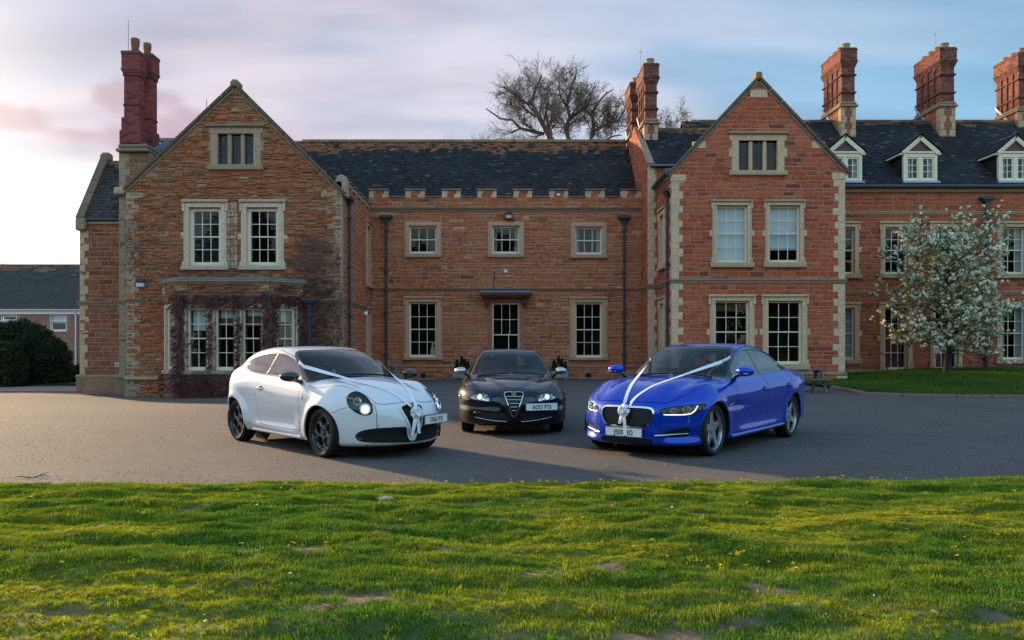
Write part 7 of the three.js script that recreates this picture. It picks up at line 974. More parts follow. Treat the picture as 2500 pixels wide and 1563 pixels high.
    for (const s of [-1, 1]) { const e = new THREE.SphereGeometry(0.009, 10, 8); e.translate(-0.2, B.topY(-0.2, s * 0.21) + 0.004, s * 0.21); part(car, 'washer_jet', e, CM.plastic); }
    part(car, 'roof_aerial', tube([[-2.2, B.topY(-2.2, 0) - 0.01, -0.01], [-2.34, B.topY(-2.2, 0) + 0.34, -0.01]], [0.006, 0.003], 6), CM.satin);
  },
};
const white = buildCar(SW), blue = buildCar(SB), black = buildCar(SK);
ribbons(SW, white, { label: 'white ribbon with a bow on the shield grille of the white hatchback', start: [0.855, 0.655], end: [-0.80, 1.125], width: 0.05, bow: [white.B.frontX(0.575, 0) + 0.01, 0.575, 0], out: [1, 0.12, 0], size: 0.085, seed: 3, tails: [[-0.02, -0.075, 0.28, 0.045], [0.02, 0.035, 0.26, 0.045]] });
ribbons(SB, blue, { label: 'white ribbon with a crumpled bow on the grille of the blue saloon', start: [0.745, 0.645], end: [-0.93, 1.19], width: 0.045, bow: [blue.B.frontX(0.585, 0.0) + 0.012, 0.585, 0.0], out: [1, 0.15, 0], size: 0.08, seed: 9, tails: [[0.02, 0.04, 0.31, 0.05], [-0.04, -0.05, 0.17, 0.045], [-0.02, -0.02, 0.15, 0.04]] });
// ------------------------------------------------------------------ tarmac court, drive, lawns
const lawnEdgeZ = (x) => -(8.02 + 0.10 * noise(x * 0.35, 3.3) + 0.05 * noise(x * 1.7, 8.1) + 0.16 * sstep(1, 6, x) + 0.05 * sstep(-2, -7, x) * -1);
function sheet(x0, x1, z0, z1, nx, nz, yf, cf, ok) {
  const pos = [], col = [], uv = [], idx = []; for (let j = 0; j <= nz; j++) for (let i = 0; i <= nx; i++) { const x = lerp(x0, x1, i / nx), z = lerp(z0, z1, j / nz); pos.push(x, yf(x, z), z); col.push(...cf(x, z)); uv.push(x / 5, z / 5); }
  for (let j = 0; j < nz; j++) for (let i = 0; i < nx; i++) { const a = j * (nx + 1) + i, b = a + 1, c = a + nx + 1, d = c + 1; if (ok && !ok(lerp(x0, x1, (i + 0.5) / nx), lerp(z0, z1, (j + 0.5) / nz))) continue; idx.push(a, d, b, a, c, d); }
  const g = new THREE.BufferGeometry(); g.setAttribute('position', new THREE.Float32BufferAttribute(pos, 3)); g.setAttribute('color', new THREE.Float32BufferAttribute(col, 3)); g.setAttribute('uv', new THREE.Float32BufferAttribute(uv, 2)); g.setIndex(idx); g.computeVertexNormals(); return g;
}
{
  const far = new THREE.PlaneGeometry(1400, 1400); far.rotateX(-Math.PI / 2); structure('field', far, mat('distant_field', { rgb: [0.06, 0.075, 0.03], roughness: 1 })).position.set(0, -0.8, 0);
  const tar = (x, z) => { const n = fbm(x * 0.25, z * 0.25, 3.3, 4), f = fbm(x * 1.6, z * 1.6, 6, 3), warm = sstep(-12, 6, -x) ; let c = mix3([0.130, 0.100, 0.087], [0.110, 0.091, 0.083], clamp(0.5 + n)); c = mul3(c, 1 + 0.30 * n + 0.18 * f); const trk = sstep(0.12, 0.3, fbm(x * 0.12 + 3, z * 0.5, 44, 3)); c = mul3(c, 1 - 0.16 * trk); const edge = sstep(1.6, 0.2, Math.abs(z - lawnEdgeZ(x))) ; c = mix3(c, [0.19, 0.14, 0.115], 0.35 * edge * clamp(0.5 + f)); return c; };
  structure('tarmac', sheet(-34, 34, -60, -2, 170, 150, (x, z) => groundY(x, z) + 0.006 * fbm(x * 0.5, z * 0.5, 2), tar), M.tarmac);
  // pink drive at the left
  const dm = mat('pink_gravel', { rgb: [0.34, 0.225, 0.195], map: TX.asphalt, roughness: 1 });
  const drive = sheet(-40, -16.6, -44, -33.2, 30, 20, (x, z) => groundY(x, z) + 0.012, () => [1, 1, 1], (x, z) => -z > 33.5 + Math.max(0, (x + 22) * 0.1)); structure('drive', drive, dm);
}
// lawn terrain under the grass
const lawnH = (x, z) => { const d = Math.max(0, z - lawnEdgeZ(x)); return 0.035 + 0.055 * sstep(0, 0.5, d) + 0.085 * fbm(x * 0.75, z * 1.9, 4.4, 3) * sstep(0, 0.6, d) + 0.055 * fbm(x * 2.1, z * 4.6, 7.2, 3); };
const atGround = (u, v) => { const Z = F * (EYE - 0.08) / (v - CY); return [pX(u, Z), -Z]; };
const bareSpots = [[600, 1232, 60, 9], [690, 1224, 40, 6], [480, 1340, 55, 9], [400, 1292, 45, 6], [720, 1285, 40, 8], [845, 1225, 35, 6], [1150, 1262, 26, 7], [1170, 1228, 20, 5], [1690, 1300, 24, 6], [2450, 1518, 70, 14], [1480, 1480, 30, 5], [455, 1440, 40, 8], [1100, 1392, 22, 7], [210, 1330, 45, 6]].map(([u, v, ru, rv]) => { const [x, z] = atGround(u, v), k = -z / F; return [x, z, ru * k, rv * k * 3.2]; });

const bareAt = (x, z) => Math.max(sstep(0.35, 0.9, bareSpots.reduce((m, [bx, bz, rx, rz]) => Math.max(m, Math.exp(-(((x - bx) / rx) ** 2) - ((z - bz) / rz) ** 2)), 0) * (0.8 + 0.7 * fbm(x * 3.5, z * 6, 3, 3))), bareSoil(x, z));
const bareSoil = (x, z) => sstep(0.19, 0.33, fbm(x * 1.1 + 2.2, z * 2.6, 15.1, 5) + 0.10 * noise(x * 7, z * 10, 3)) ;
const mossAt = (x, z) => sstep(-0.05, 0.30, fbm(x * 0.55 + 7, z * 1.1, 23.4, 4));
{
  const soil = (x, z) => mix3(mix3([0.06, 0.095, 0.016], [0.19, 0.185, 0.025], mossAt(x, z)), mix3([0.20, 0.10, 0.075], [0.30, 0.165, 0.125], clamp(0.5 + noise(x * 6, z * 8))), bareAt(x, z));
  const m = mat('lawn_soil', { vertexColors: true, map: TX.grain, bumpMap: TX.grainBump, bumpScale: 0.02, roughness: 1 });
  const g = sheet(-11, 11, -9.6, -1.2, 300, 190, (x, z) => lawnH(x, z) - (z < lawnEdgeZ(x) ? 0.2 * Math.min(1, (lawnEdgeZ(x) - z) * 6) : 0), soil, (x, z) => z > lawnEdgeZ(x) - 0.12); structure('front_lawn', g, m);
  const back = sheet(-60, 60, -1.25, 60, 20, 12, () => 0.05, () => [0.05, 0.08, 0.02]); structure('lawn', back, m);
}
// one tuft of blades
function tuftGeo(seed, n, h, spread, w) {
  const R = RNG(seed), p = [], idx = []; for (let i = 0; i < n; i++) { const a = R() * 6.283, r = Math.sqrt(R()) * spread, bx = Math.cos(a) * r, bz = Math.sin(a) * r, hh = h * (0.5 + R() * 0.7), lean = (0.25 + R() * 0.8) * hh, la = R() * 6.283, lx = Math.cos(la) * lean, lz = Math.sin(la) * lean, wa = R() * 3.14, wx = Math.cos(wa) * w * 0.5, wz = Math.sin(wa) * w * 0.5, o = p.length / 3; p.push(bx - wx, -0.01, bz - wz, bx + wx, -0.01, bz + wz, bx + lx * 0.35 - wx * 0.8, hh * 0.6, bz + lz * 0.35 - wz * 0.8, bx + lx * 0.35 + wx * 0.8, hh * 0.6, bz + lz * 0.35 + wz * 0.8, bx + lx, hh * 0.95, bz + lz); idx.push(o, o + 1, o + 3, o, o + 3, o + 2, o + 2, o + 3, o + 4); }
  const g = new THREE.BufferGeometry(); g.setAttribute('position', new THREE.Float32BufferAttribute(p, 3)); g.setIndex(idx); g.computeVertexNormals(); return g;
}
const leafMat = (name, tr = 0.35, rgb) => mat(name, { phys: true, transmission: tr, thickness: 0, roughness: 0.8, specularIntensity: 0.3, side: THREE.DoubleSide, ...(rgb ? { rgb } : {}) });
const dummy = new THREE.Object3D(), colr = new THREE.Color();
function scatter(name, geo, material, list, label, category, parent = scene, group) {   // list of [x,y,z, scale, turn, r,g,b, tiltx, tiltz, sy]
  const im = shade(new THREE.InstancedMesh(geo, material, list.length)); im.name = name;
  list.forEach((q, i) => { dummy.position.set(q[0], q[1], q[2]); dummy.rotation.set(q[8] || 0, q[4], q[9] || 0); dummy.scale.set(q[3], q[3] * (q[10] || 1), q[3]); dummy.updateMatrix(); im.setMatrixAt(i, dummy.matrix); im.setColorAt(i, colr.setRGB(q[5], q[6], q[7])); });
  im.userData.kind = 'stuff'; if (label) tag(im, label, category); parent.add(im); return im;
}
const GRASS_N = 250000;
{
  const R = RNG(2024), A = [[], [], []]; let n = 0;
  while (n < GRASS_N) {
    // denser per square metre with distance so that the screen is covered evenly
    const z = -lerp(3.2, 8.5, Math.sqrt(R())), x = (R() - 0.5) * 2 * (Math.abs(z) * 0.67 + 1.2); if (z < lawnEdgeZ(x) - 0.05 + 0.1 * noise(x * 6, z * 6) ) continue; n++;
    const b = bareAt(x, z), m = mossAt(x, z); if (R() < b * 0.93) continue; const clump = fbm(x * 3.2, z * 5.5, 31, 3), big = fbm(x * 0.8, z * 1.6, 35, 3);
    if (R() < sstep(0.1, -0.45, clump) * 0.3) continue;
    let c = mix3([0.115, 0.235, 0.012], [0.40, 0.40, 0.016], clamp(0.1 + m * 0.7 + clump * 0.7 + big * 0.7)); if (R() < 0.05) c = [0.27, 0.23, 0.09]; c = mul3(jit(c, R, 0.25), 0.62 + 0.95 * R() * R() + 0.25 * R());
    const s = (0.55 + R() * 0.55) * (1 - 0.35 * m) * (1 + 0.5 * sstep(0, 0.4, clump)) ; A[m > 0.6 && R() < 0.7 ? 2 : R() < 0.5 ? 0 : 1].push([x, lawnH(x, z), z, s, R() * 6.28, ...c, (R() - 0.5) * 0.3, (R() - 0.5) * 0.3, 0.8 + R() * 0.5]);
  }
  const lm = leafMat('grass_blades', 0.42);
  const gl = thing('front_lawn_grass', 'sunlit short spring grass of the lawn in the foreground', 'grass'); gl.userData.kind = 'stuff';
  scatter('grass_tufts', tuftGeo(1, 9, 0.023, 0.036, 0.0056), lm, A[0], null, null, gl); scatter('grass_tufts', tuftGeo(2, 8, 0.029, 0.032, 0.005), lm, A[1], null, null, gl);
  scatter('moss_tufts', tuftGeo(3, 14, 0.022, 0.034, 0.008), lm, A[2], null, null, gl);
  // small yellow flowers: two drifts
  const fl = []; const drift = [[0.4, -8.2, 2.0, 0.55, 150], [2.9, -8.2, 1.5, 0.5, 170], [-1.6, -8.0, 1.2, 0.5, 60], [3.6, -5.2, 0.7, 0.5, 45], [1.2, -5.0, 0.6, 0.5, 24], [0, -6.3, 5, 1.8, 60]];
  for (const [cx, cz, sx, sz, k] of drift) for (let i = 0; i < k; i++) { const x = cx + (R() + R() + R() - 1.5) * sx, z = cz + (R() + R() + R() - 1.5) * sz; if (z < lawnEdgeZ(x)) continue; fl.push([x, lawnH(x, z) + 0.03 + R() * 0.03, z, 0.5 + R() * 0.6, R() * 6.28, ...jit([0.72, 0.50, 0.03], R, 0.15), (R() - 0.5) * 0.9, (R() - 0.5) * 0.9]); }
  const pet = []; for (let i = 0; i < 6; i++) { const a = i / 6 * Math.PI * 2, s = new THREE.CircleGeometry(0.011, 5); s.scale(1, 0.55, 1); s.rotateX(-Math.PI / 2 + 0.5); s.translate(0, 0, 0); s.translate(0.009, 0.003, 0); s.rotateY(a); pet.push(s); }
  scatter('yellow_flowers', joined(pet), leafMat('yellow_petals', 0.3), fl, 'tiny yellow wild flowers scattered along the far edge of the lawn', 'flowers');
  const wh = []; for (let i = 0; i < 26; i++) { const z = -lerp(3.6, 8.7, R()), x = (R() - 0.5) * 2 * (Math.abs(z) * 0.62); wh.push([x, lawnH(x, z) + 0.03, z, 0.35 + R() * 0.4, R() * 6, ...jit([0.7, 0.68, 0.62], R, 0.1), R() - 0.5, R() - 0.5]); } for (let i = 0; i < 40; i++) { const z = -lerp(9.3, 13, R()), x = (R() - 0.5) * 16; wh.push([x, groundY(x, z) + 0.012, z, 0.5 + R() * 0.8, R() * 6, ...jit([0.6, 0.56, 0.5], R, 0.15), 0, 0]); } for (let i = 0; i < 90; i++) { const z = -lerp(20, 26, R()), x = lerp(9, 16, R()); wh.push([x, groundY(x, z) + 0.012, z, 0.6 + R() * 0.8, R() * 6, 0.6, 0.58, 0.55, 0, 0]); }
  const pc = new THREE.CircleGeometry(0.013, 6); pc.scale(1, 0.7, 1); pc.rotateX(-Math.PI / 2); scatter('fallen_petals', pc, leafMat('white_petals', 0.2), wh, 'fallen white petals and specks on grass and tarmac', 'petals');
}
// fluff, sticks, dry leaves on the lawn and the court
const onLawn = (x, z) => lawnH(x, z);
{
  const [x, z] = atGround(941, 1232); const R = RNG(8), gs = []; for (let i = 0; i < 60; i++) { const a = R() * 6.28, l = 0.02 + R() * 0.035, px0 = (R() - 0.5) * 0.09, pz0 = (R() - 0.5) * 0.04; gs.push(tube([[px0, 0.02, pz0], [px0 + Math.cos(a) * l * 0.5, 0.045 + R() * 0.02, pz0 + Math.sin(a) * l * 0.5], [px0 + Math.cos(a) * l, 0.04 + R() * 0.02, pz0 + Math.sin(a) * l]], 0.0022, 3)); }
  const f = thing('fluff', 'pale tuft of fluff lying on the grass', 'fluff', [x, onLawn(x, z), z]); part(f, 'down', joined(gs), mat('pale_down', { rgb: [0.62, 0.48, 0.38], roughness: 1 })).userData.kind = 'stuff';
  for (const [u, v, l, a, lab, col] of [[80, 1148, 0.34, 0.25, 'dark forked twig lying on the tarmac at far left', 0], [955, 1304, 0.22, 0.3, 'short pale stick lying in the grass below the fluff', 1]]) { const [sx, sz] = atGround(u, v), y = col ? onLawn(sx, sz) + 0.03 : groundY(sx, sz) + 0.012, g = thing('stick', lab, 'stick', [sx, y, sz], a); const pts = []; for (let i = 0; i <= 6; i++) pts.push([(i / 6 - 0.5) * l, 0.012 * Math.sin(i * 1.7), 0.02 * Math.sin(i * 1.1)]); part(g, 'twig', tube(pts, [0.003, 0.005, 0.006, 0.006, 0.005, 0.004, 0.002], 6), col ? M.wood : M.bark); if (!col) part(g, 'side_twig', tube([pts[4], [pts[4][0] + 0.04, 0.03, pts[4][2] + 0.03], [pts[4][0] + 0.1, 0.045, pts[4][2] + 0.04]], [0.005, 0.004, 0.002], 5), M.bark); }
  const leaf = new THREE.SphereGeometry(0.012, 8, 6); leaf.scale(1.3, 0.25, 0.8); for (const [u, v, lab, c] of [[705, 1345, 'small orange leaf on the grass left of centre', [0.55, 0.25, 0.05]], [709, 1431, 'yellow leaf low on the lawn left of centre', [0.6, 0.42, 0.05]], [1604, 1257, 'orange leaf lying in the upper lawn right of centre', [0.5, 0.27, 0.08]], [2283, 1523, 'buff leaf in the grass near the bare patch', [0.5, 0.38, 0.2]], [1641, 1248, 'white petal cluster beside the orange leaf', [0.7, 0.7, 0.66]], [627, 1247, 'white scrap lying on bare soil in the lawn', [0.72, 0.7, 0.66]], [501, 1542, 'pale scrap at the bottom edge of the lawn', [0.6, 0.5, 0.4]]]) { const [x2, z2] = atGround(u, v); const m = shade(new THREE.Mesh(leaf, mat('fallen_leaf', { rgb: c, roughness: 0.8 }))); m.name = numbered('fallen_leaf'); m.position.set(x2, onLawn(x2, z2) + 0.03, z2); m.rotation.set(0.2, u, 0.15); scene.add(tag(m, lab, 'leaf')); }
}
// loose grit on the tarmac
{ const R = RNG(321), L = []; for (let i = 0; i < 11000; i++) { const z = -lerp(8.1, 19, R() ** 1.5), x = (R() - 0.5) * 2 * Math.abs(z) * 0.68; if (z > lawnEdgeZ(x)) continue; const n = noise(x * 0.6, z * 0.9, 9); if (R() > 0.55 + n) continue; const d = R(); L.push([x, groundY(x, z) + 0.004, z, 0.35 + R() * R() * 0.9, R() * 6, ...jit(d < 0.6 ? [0.27, 0.23, 0.20] : d < 0.82 ? [0.07, 0.06, 0.058] : [0.42, 0.38, 0.33], R, 0.2), 0, 0, 0.6]); } const g = new THREE.IcosahedronGeometry(0.008, 0); scatter('grit', g, mat('grit_stone', { roughness: 1 }), L, 'loose grit and tiny stones lying on the tarmac court', 'grit'); }
// ---- the small lawn by the right range, its kerb of separate stones
const RL = { edge: [[pX(2043, 28.5), -28.9], [pX(2062, 27), -26.6], [pX(2105, 24.6), -24.4], [pX(2200, 23.4), -23.3], [pX(2330, 22.9), -22.8], [pX(2500, 22.6), -22.5], [pX(2650, 22.4), -22.3]] };
const sideLawnEdge = (x) => { const e = RL.edge; if (x <= e[0][0]) return e[0][1]; for (let i = 0; i < e.length - 1; i++) if (x <= e[i + 1][0]) return lerp(e[i][1], e[i + 1][1], (x - e[i][0]) / (e[i + 1][0] - e[i][0])); return e[e.length - 1][1]; };
const sideLawnH = (x, z) => { const d = sideLawnEdge(x) - z; return groundY(x, sideLawnEdge(x)) + 0.06 + 0.42 * sstep(0, 13, d) * sstep(10, 20, x) + 0.02 * sstep(0, 1, d) + 0.02 * fbm(x * 0.6, z * 0.6, 3); };
{
  const x0 = RL.edge[0][0], x1 = 30; const m = mat('side_lawn_soil', { vertexColors: true, roughness: 1, map: TX.grain });
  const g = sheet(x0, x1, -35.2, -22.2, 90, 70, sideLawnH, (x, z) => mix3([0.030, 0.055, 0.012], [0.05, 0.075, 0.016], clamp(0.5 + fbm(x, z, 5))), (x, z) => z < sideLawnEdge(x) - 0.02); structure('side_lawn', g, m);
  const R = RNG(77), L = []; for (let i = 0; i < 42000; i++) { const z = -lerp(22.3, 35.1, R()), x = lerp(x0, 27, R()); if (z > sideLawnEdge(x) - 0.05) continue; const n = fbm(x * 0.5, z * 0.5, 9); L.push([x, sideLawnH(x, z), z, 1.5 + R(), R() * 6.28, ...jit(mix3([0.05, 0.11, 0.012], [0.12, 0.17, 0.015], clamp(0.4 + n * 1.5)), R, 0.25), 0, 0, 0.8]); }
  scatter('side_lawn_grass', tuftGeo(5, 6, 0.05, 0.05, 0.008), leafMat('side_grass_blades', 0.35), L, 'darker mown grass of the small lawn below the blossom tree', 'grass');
  const kerb = thing('lawn_kerb', 'low reddish kerb along the edge of the small right lawn', 'kerb'); const e = RL.edge; for (let i = 0; i < e.length - 1; i++) { const a = e[i], b = e[i + 1], L2 = Math.hypot(b[0] - a[0], b[1] - a[1]), n = Math.max(1, Math.round(L2 / 0.9)), ang = Math.atan2(-(b[1] - a[1]), b[0] - a[0]); for (let k = 0; k < n; k++) { const t = (k + 0.5) / n, x = lerp(a[0], b[0], t), z = lerp(a[1], b[1], t), mb = new MB(); mb.box(-L2 / n / 2 + 0.006, L2 / n / 2 - 0.006, -0.05, 0.1 + (R() - 0.5) * 0.012, -0.07, 0.07, 0.015); const p = part(kerb, 'kerb_stone', mb.geo(), M.kerb); p.position.set(x, groundY(x, z), z); p.rotation.set(0, ang, (R() - 0.5) * 0.02); } }
}
// ------------------------------------------------------------------ bare trees behind the roof
// gnarled recursive branches as tapered tubes
function branches(seed, starts, o) {
  const R = RNG(seed), geos = [], tips = []; let count = 0;
  const grow = (p, d, len, r, lvl) => {
    if (count++ > o.max) return; const n = lvl >= o.levels ? 3 : 5, pts = [p], rad = [r]; let dir = d.slice(), q = p.slice(); const kids = [];
    for (let i = 1; i <= n; i++) { dir = nrm([dir[0] + (R() - 0.5) * o.gnarl, dir[1] + (R() - 0.5) * o.gnarl + o.up, dir[2] + (R() - 0.5) * o.gnarl]); q = q.map((v, k) => v + dir[k] * len / n); pts.push(q); rad.push(r * (1 - i / n * 0.55)); if (lvl < o.levels) { const k = R() < o.split ? 2 : 1; for (let j = 0; j < (i === n ? 2 : k - (R() < 0.35 ? 1 : 0)); j++) kids.push([q, dir, r * (1 - i / n * 0.55)]); } }
    geos.push(tube(pts, rad, lvl === 0 ? 7 : lvl === 1 ? 5 : 3, lvl > 1)); if (lvl >= o.levels - 1) tips.push(...pts.slice(1));
    for (const [kp, kd, kr] of kids) { const a = (R() - 0.5) * 2 * o.spread, b = (R() - 0.5) * 2 * o.spread, c = (R() - 0.5) * 2 * o.spread; grow(kp, nrm([kd[0] + a, kd[1] + b, kd[2] + c]), len * (o.shrink + R() * 0.25), Math.max(o.rmin, kr * 0.56), lvl + 1); }
  };
  for (const s of starts) { count = 0; if (s.pts) { geos.push(tube(s.pts, s.rad, 9)); for (let i = 1; i < s.pts.length; i++) { const d = nrm(s.pts[i].map((v, k) => v - s.pts[i - 1][k])), m = s.kids ?? 2; for (let j = 0; j < m; j++) { const a = R(); grow(s.pts[i - 1].map((v, k) => lerp(v, s.pts[i][k], a)), nrm([d[0] + (R() - 0.5) * 1.7, d[1] + (R() - 0.4) * 1.2, d[2] + (R() - 0.5) * 1.7]), s.len * (0.6 + R() * 0.6), s.rad[i] * 0.5, 1); } } const e = s.pts[s.pts.length - 1], d = nrm(e.map((v, k) => v - s.pts[s.pts.length - 2][k])); for (let j = 0; j < 3; j++) grow(e, nrm([d[0] + (R() - 0.5) * 1.2, d[1] + (R() - 0.3), d[2] + (R() - 0.5) * 1.2]), s.len, s.rad[s.rad.length - 1] * 0.8, 1); } else grow(s.p, s.d, s.len, s.r, 0); }
  return { geo: joined(geos), tips };
}
{
  const rb = RNG(66), Z0 = 60, P3 = (list, z = Z0) => { let dz = 0; return list.map(([x, y]) => { dz += (rb() - 0.5) * 1.2; const Z = z + dz; return [pX(x, z), pY(y, z), -Z]; }); };
  const bud = leafMat('tree_buds', 0.3);
  const tree = (label, base, limbs, opt, buds) => {
    const x = pX(base, Z0), g = thing('bare_tree', label, 'tree', [x, -0.8, -Z0], 0, 'bare trees behind the central roof'); const off = new THREE.Matrix4().makeTranslation(-x, 0.8, Z0);
    const tr = tube([[x + 0.5, -0.8, -Z0], [x + 0.3, 6, -Z0], [x + 0.1, 12, -Z0], [x, pY(352, Z0), -Z0]], [0.75, 0.6, 0.5, 0.46], 10); tr.applyMatrix4(off); part(g, 'trunk', tr, M.treeBark);
    const st = limbs.map(([pts, r0, r1, len, kids]) => { const p = P3(pts); return { pts: p, rad: p.map((_, i) => 0.5 * lerp(r0, r1, i / (p.length - 1))), len: len * 1.2, kids }; }); const b = branches(opt.seed, st, { levels: 4, gnarl: 1.0, up: 0.05, split: 0.42, spread: 0.9, shrink: 0.52, rmin: 0.009, max: 1250, ...opt }); b.geo.applyMatrix4(off); part(g, 'branches', b.geo, M.treeBark);
    if (buds) { const L = []; for (const t of b.tips) if (rb() < buds) L.push([t[0] - x + (rb() - 0.5) * 0.3, t[1] + 0.8 + (rb() - 0.5) * 0.3, t[2] + Z0 + (rb() - 0.5) * 0.3, 0.6 + rb(), rb() * 6, ...jit([0.17, 0.15, 0.035], rb, 0.3), rb() * 3, rb() * 3]); const lg = new THREE.PlaneGeometry(0.10, 0.07); scatter('buds', lg, bud, L, null, null, g); }
  };
  tree('spreading bare oak, left one above the central roof, with a leaning trunk', 1349, [
    [[[1349, 352], [1328, 320], [1308, 288], [1293, 254]], 0.42, 0.26, 1.86, 2], [[[1293, 254], [1304, 225], [1316, 200], [1322, 190]], 0.22, 0.09, 1.39, 3], [[[1293, 254], [1268, 245], [1250, 232], [1228, 226]], 0.2, 0.08, 1.45, 3], [[[1330, 322], [1300, 315], [1268, 308], [1252, 285], [1222, 276], [1200, 262], [1185, 250]], 0.26, 0.07, 1.39, 3], [[[1340, 340], [1338, 305], [1332, 278], [1340, 250], [1334, 222]], 0.26, 0.08, 1.45, 3], [[[1308, 288], [1285, 278], [1262, 262]], 0.17, 0.08, 1.28, 3]], { seed: 5 }, 0);
  tree('tall bare oak just right of the leaning one, behind the roof ridge', 1392, [
    [[[1392, 352], [1379, 318], [1390, 292], [1384, 258], [1392, 225], [1402, 195], [1406, 182]], 0.34, 0.07, 1.51, 3], [[[1390, 292], [1412, 280], [1427, 268], [1428, 248], [1442, 225], [1458, 202]], 0.24, 0.07, 1.33, 3], [[[1384, 258], [1368, 235], [1362, 210]], 0.17, 0.07, 1.33, 3]], { seed: 15 }, 0);
  tree('dense twisted bare tree with buds beside the brick chimney pair', 1440, [
    [[[1440, 352], [1450, 310], [1446, 275], [1462, 248], [1480, 225], [1500, 212]], 0.3, 0.07, 1.33, 4], [[[1450, 320], [1480, 308], [1508, 300], [1522, 275], [1515, 245]], 0.24, 0.07, 1.28, 4], [[[1446, 290], [1425, 275], [1438, 245]], 0.2, 0.08, 1.22, 3], [[[1470, 345], [1500, 325], [1525, 318]], 0.18, 0.07, 1.16, 4], [[[1520, 352], [1560, 320], [1590, 295], [1625, 300]], 0.2, 0.05, 1.16, 3], [[[1570, 330], [1610, 325], [1650, 318]], 0.15, 0.05, 1.04, 3]], { seed: 25, gnarl: 1.15 }, 0.04);
  // low twiggy scrub along the ridge, left of the oaks
  { const g = thing('bare_thicket', 'low fringe of bare twigs showing along the central roof ridge', 'thicket', [pX(1200, 70), -0.8, -70]); const st = []; for (let i = 0; i < 24; i++) { const x = pX(1122 + i * 8.5 + rb() * 10, 70), y = pY(356, 70); st.push({ p: [x - pX(1200, 70), y - 3 + 0.8, (rb() - 0.5) * 3], d: [(rb() - 0.5) * 0.5, 1, 0], len: 1.7 + rb() * 0.8, r: 0.05 }); } const b = branches(31, st, { levels: 2, gnarl: 0.7, up: 0.1, split: 0.5, spread: 0.8, shrink: 0.5, rmin: 0.014, max: 170 }); const m = mat('pale_twigs', { rgb: [0.16, 0.135, 0.10], roughness: 1 }); part(g, 'twigs', b.geo, m).userData.kind = 'stuff'; const L = []; for (let i = 0; i < 24; i++) L.push([pX(1122 + i * 8.5, 70) - pX(1200, 70), 8, 0]); part(g, 'stems', joined(L.map((q) => tube([[q[0], 0, 0], [q[0], pY(356, 70) - 2, 0]], 0.08, 5))), m); }
}
// a crown or hedge: leaf clumps over and inside lobes
const clumpGeo = (seed, n, size, leaf) => { const R = RNG(seed), gs = []; for (let i = 0; i < n; i++) { const g = new THREE.PlaneGeometry(leaf, leaf * 0.55); g.rotateX(R() * 6); g.rotateY(R() * 6); g.translate((R() - 0.5) * size, (R() - 0.5) * size, (R() - 0.5) * size); gs.push(g); } return joined(gs); };
function leafy(parent, name, lobes, n, clump, m, col, seed, inner = 0.25) {
  const R = RNG(seed), L = [], V = lobes.map((l) => (l[3] * l[4] + l[4] * l[5] + l[3] * l[5])), tot = V.reduce((a, b) => a + b, 0);
  lobes.forEach((l, i) => { const k = Math.round(n * V[i] / tot); for (let j = 0; j < k; j++) { const u = R() * 2 - 1, a = R() * 6.283, s = Math.sqrt(1 - u * u), r = R() < inner ? 0.6 + R() * 0.35 : 0.92 + R() * 0.14, w = 1 + 0.14 * noise(u * 3 + i, a * 1.2, i); const p = [l[0] + Math.cos(a) * s * l[3] * r * w, l[1] + u * l[4] * r * w, l[2] + Math.sin(a) * s * l[5] * r * w]; if (p[1] < 0.02) continue; L.push([...p, 0.7 + R() * 0.6, R() * 6.28, ...jit(mix3(col[0], col[1], clamp(0.5 + fbm(p[0] * 1.3, p[1] * 1.3, p[2], 3) * 1.5)), R, 0.2), R() * 6, R() * 6]); } });
  return scatter(name, clump, m, L, null, null, parent);
}
const evergreen = leafMat('evergreen_leaves', 0.2);
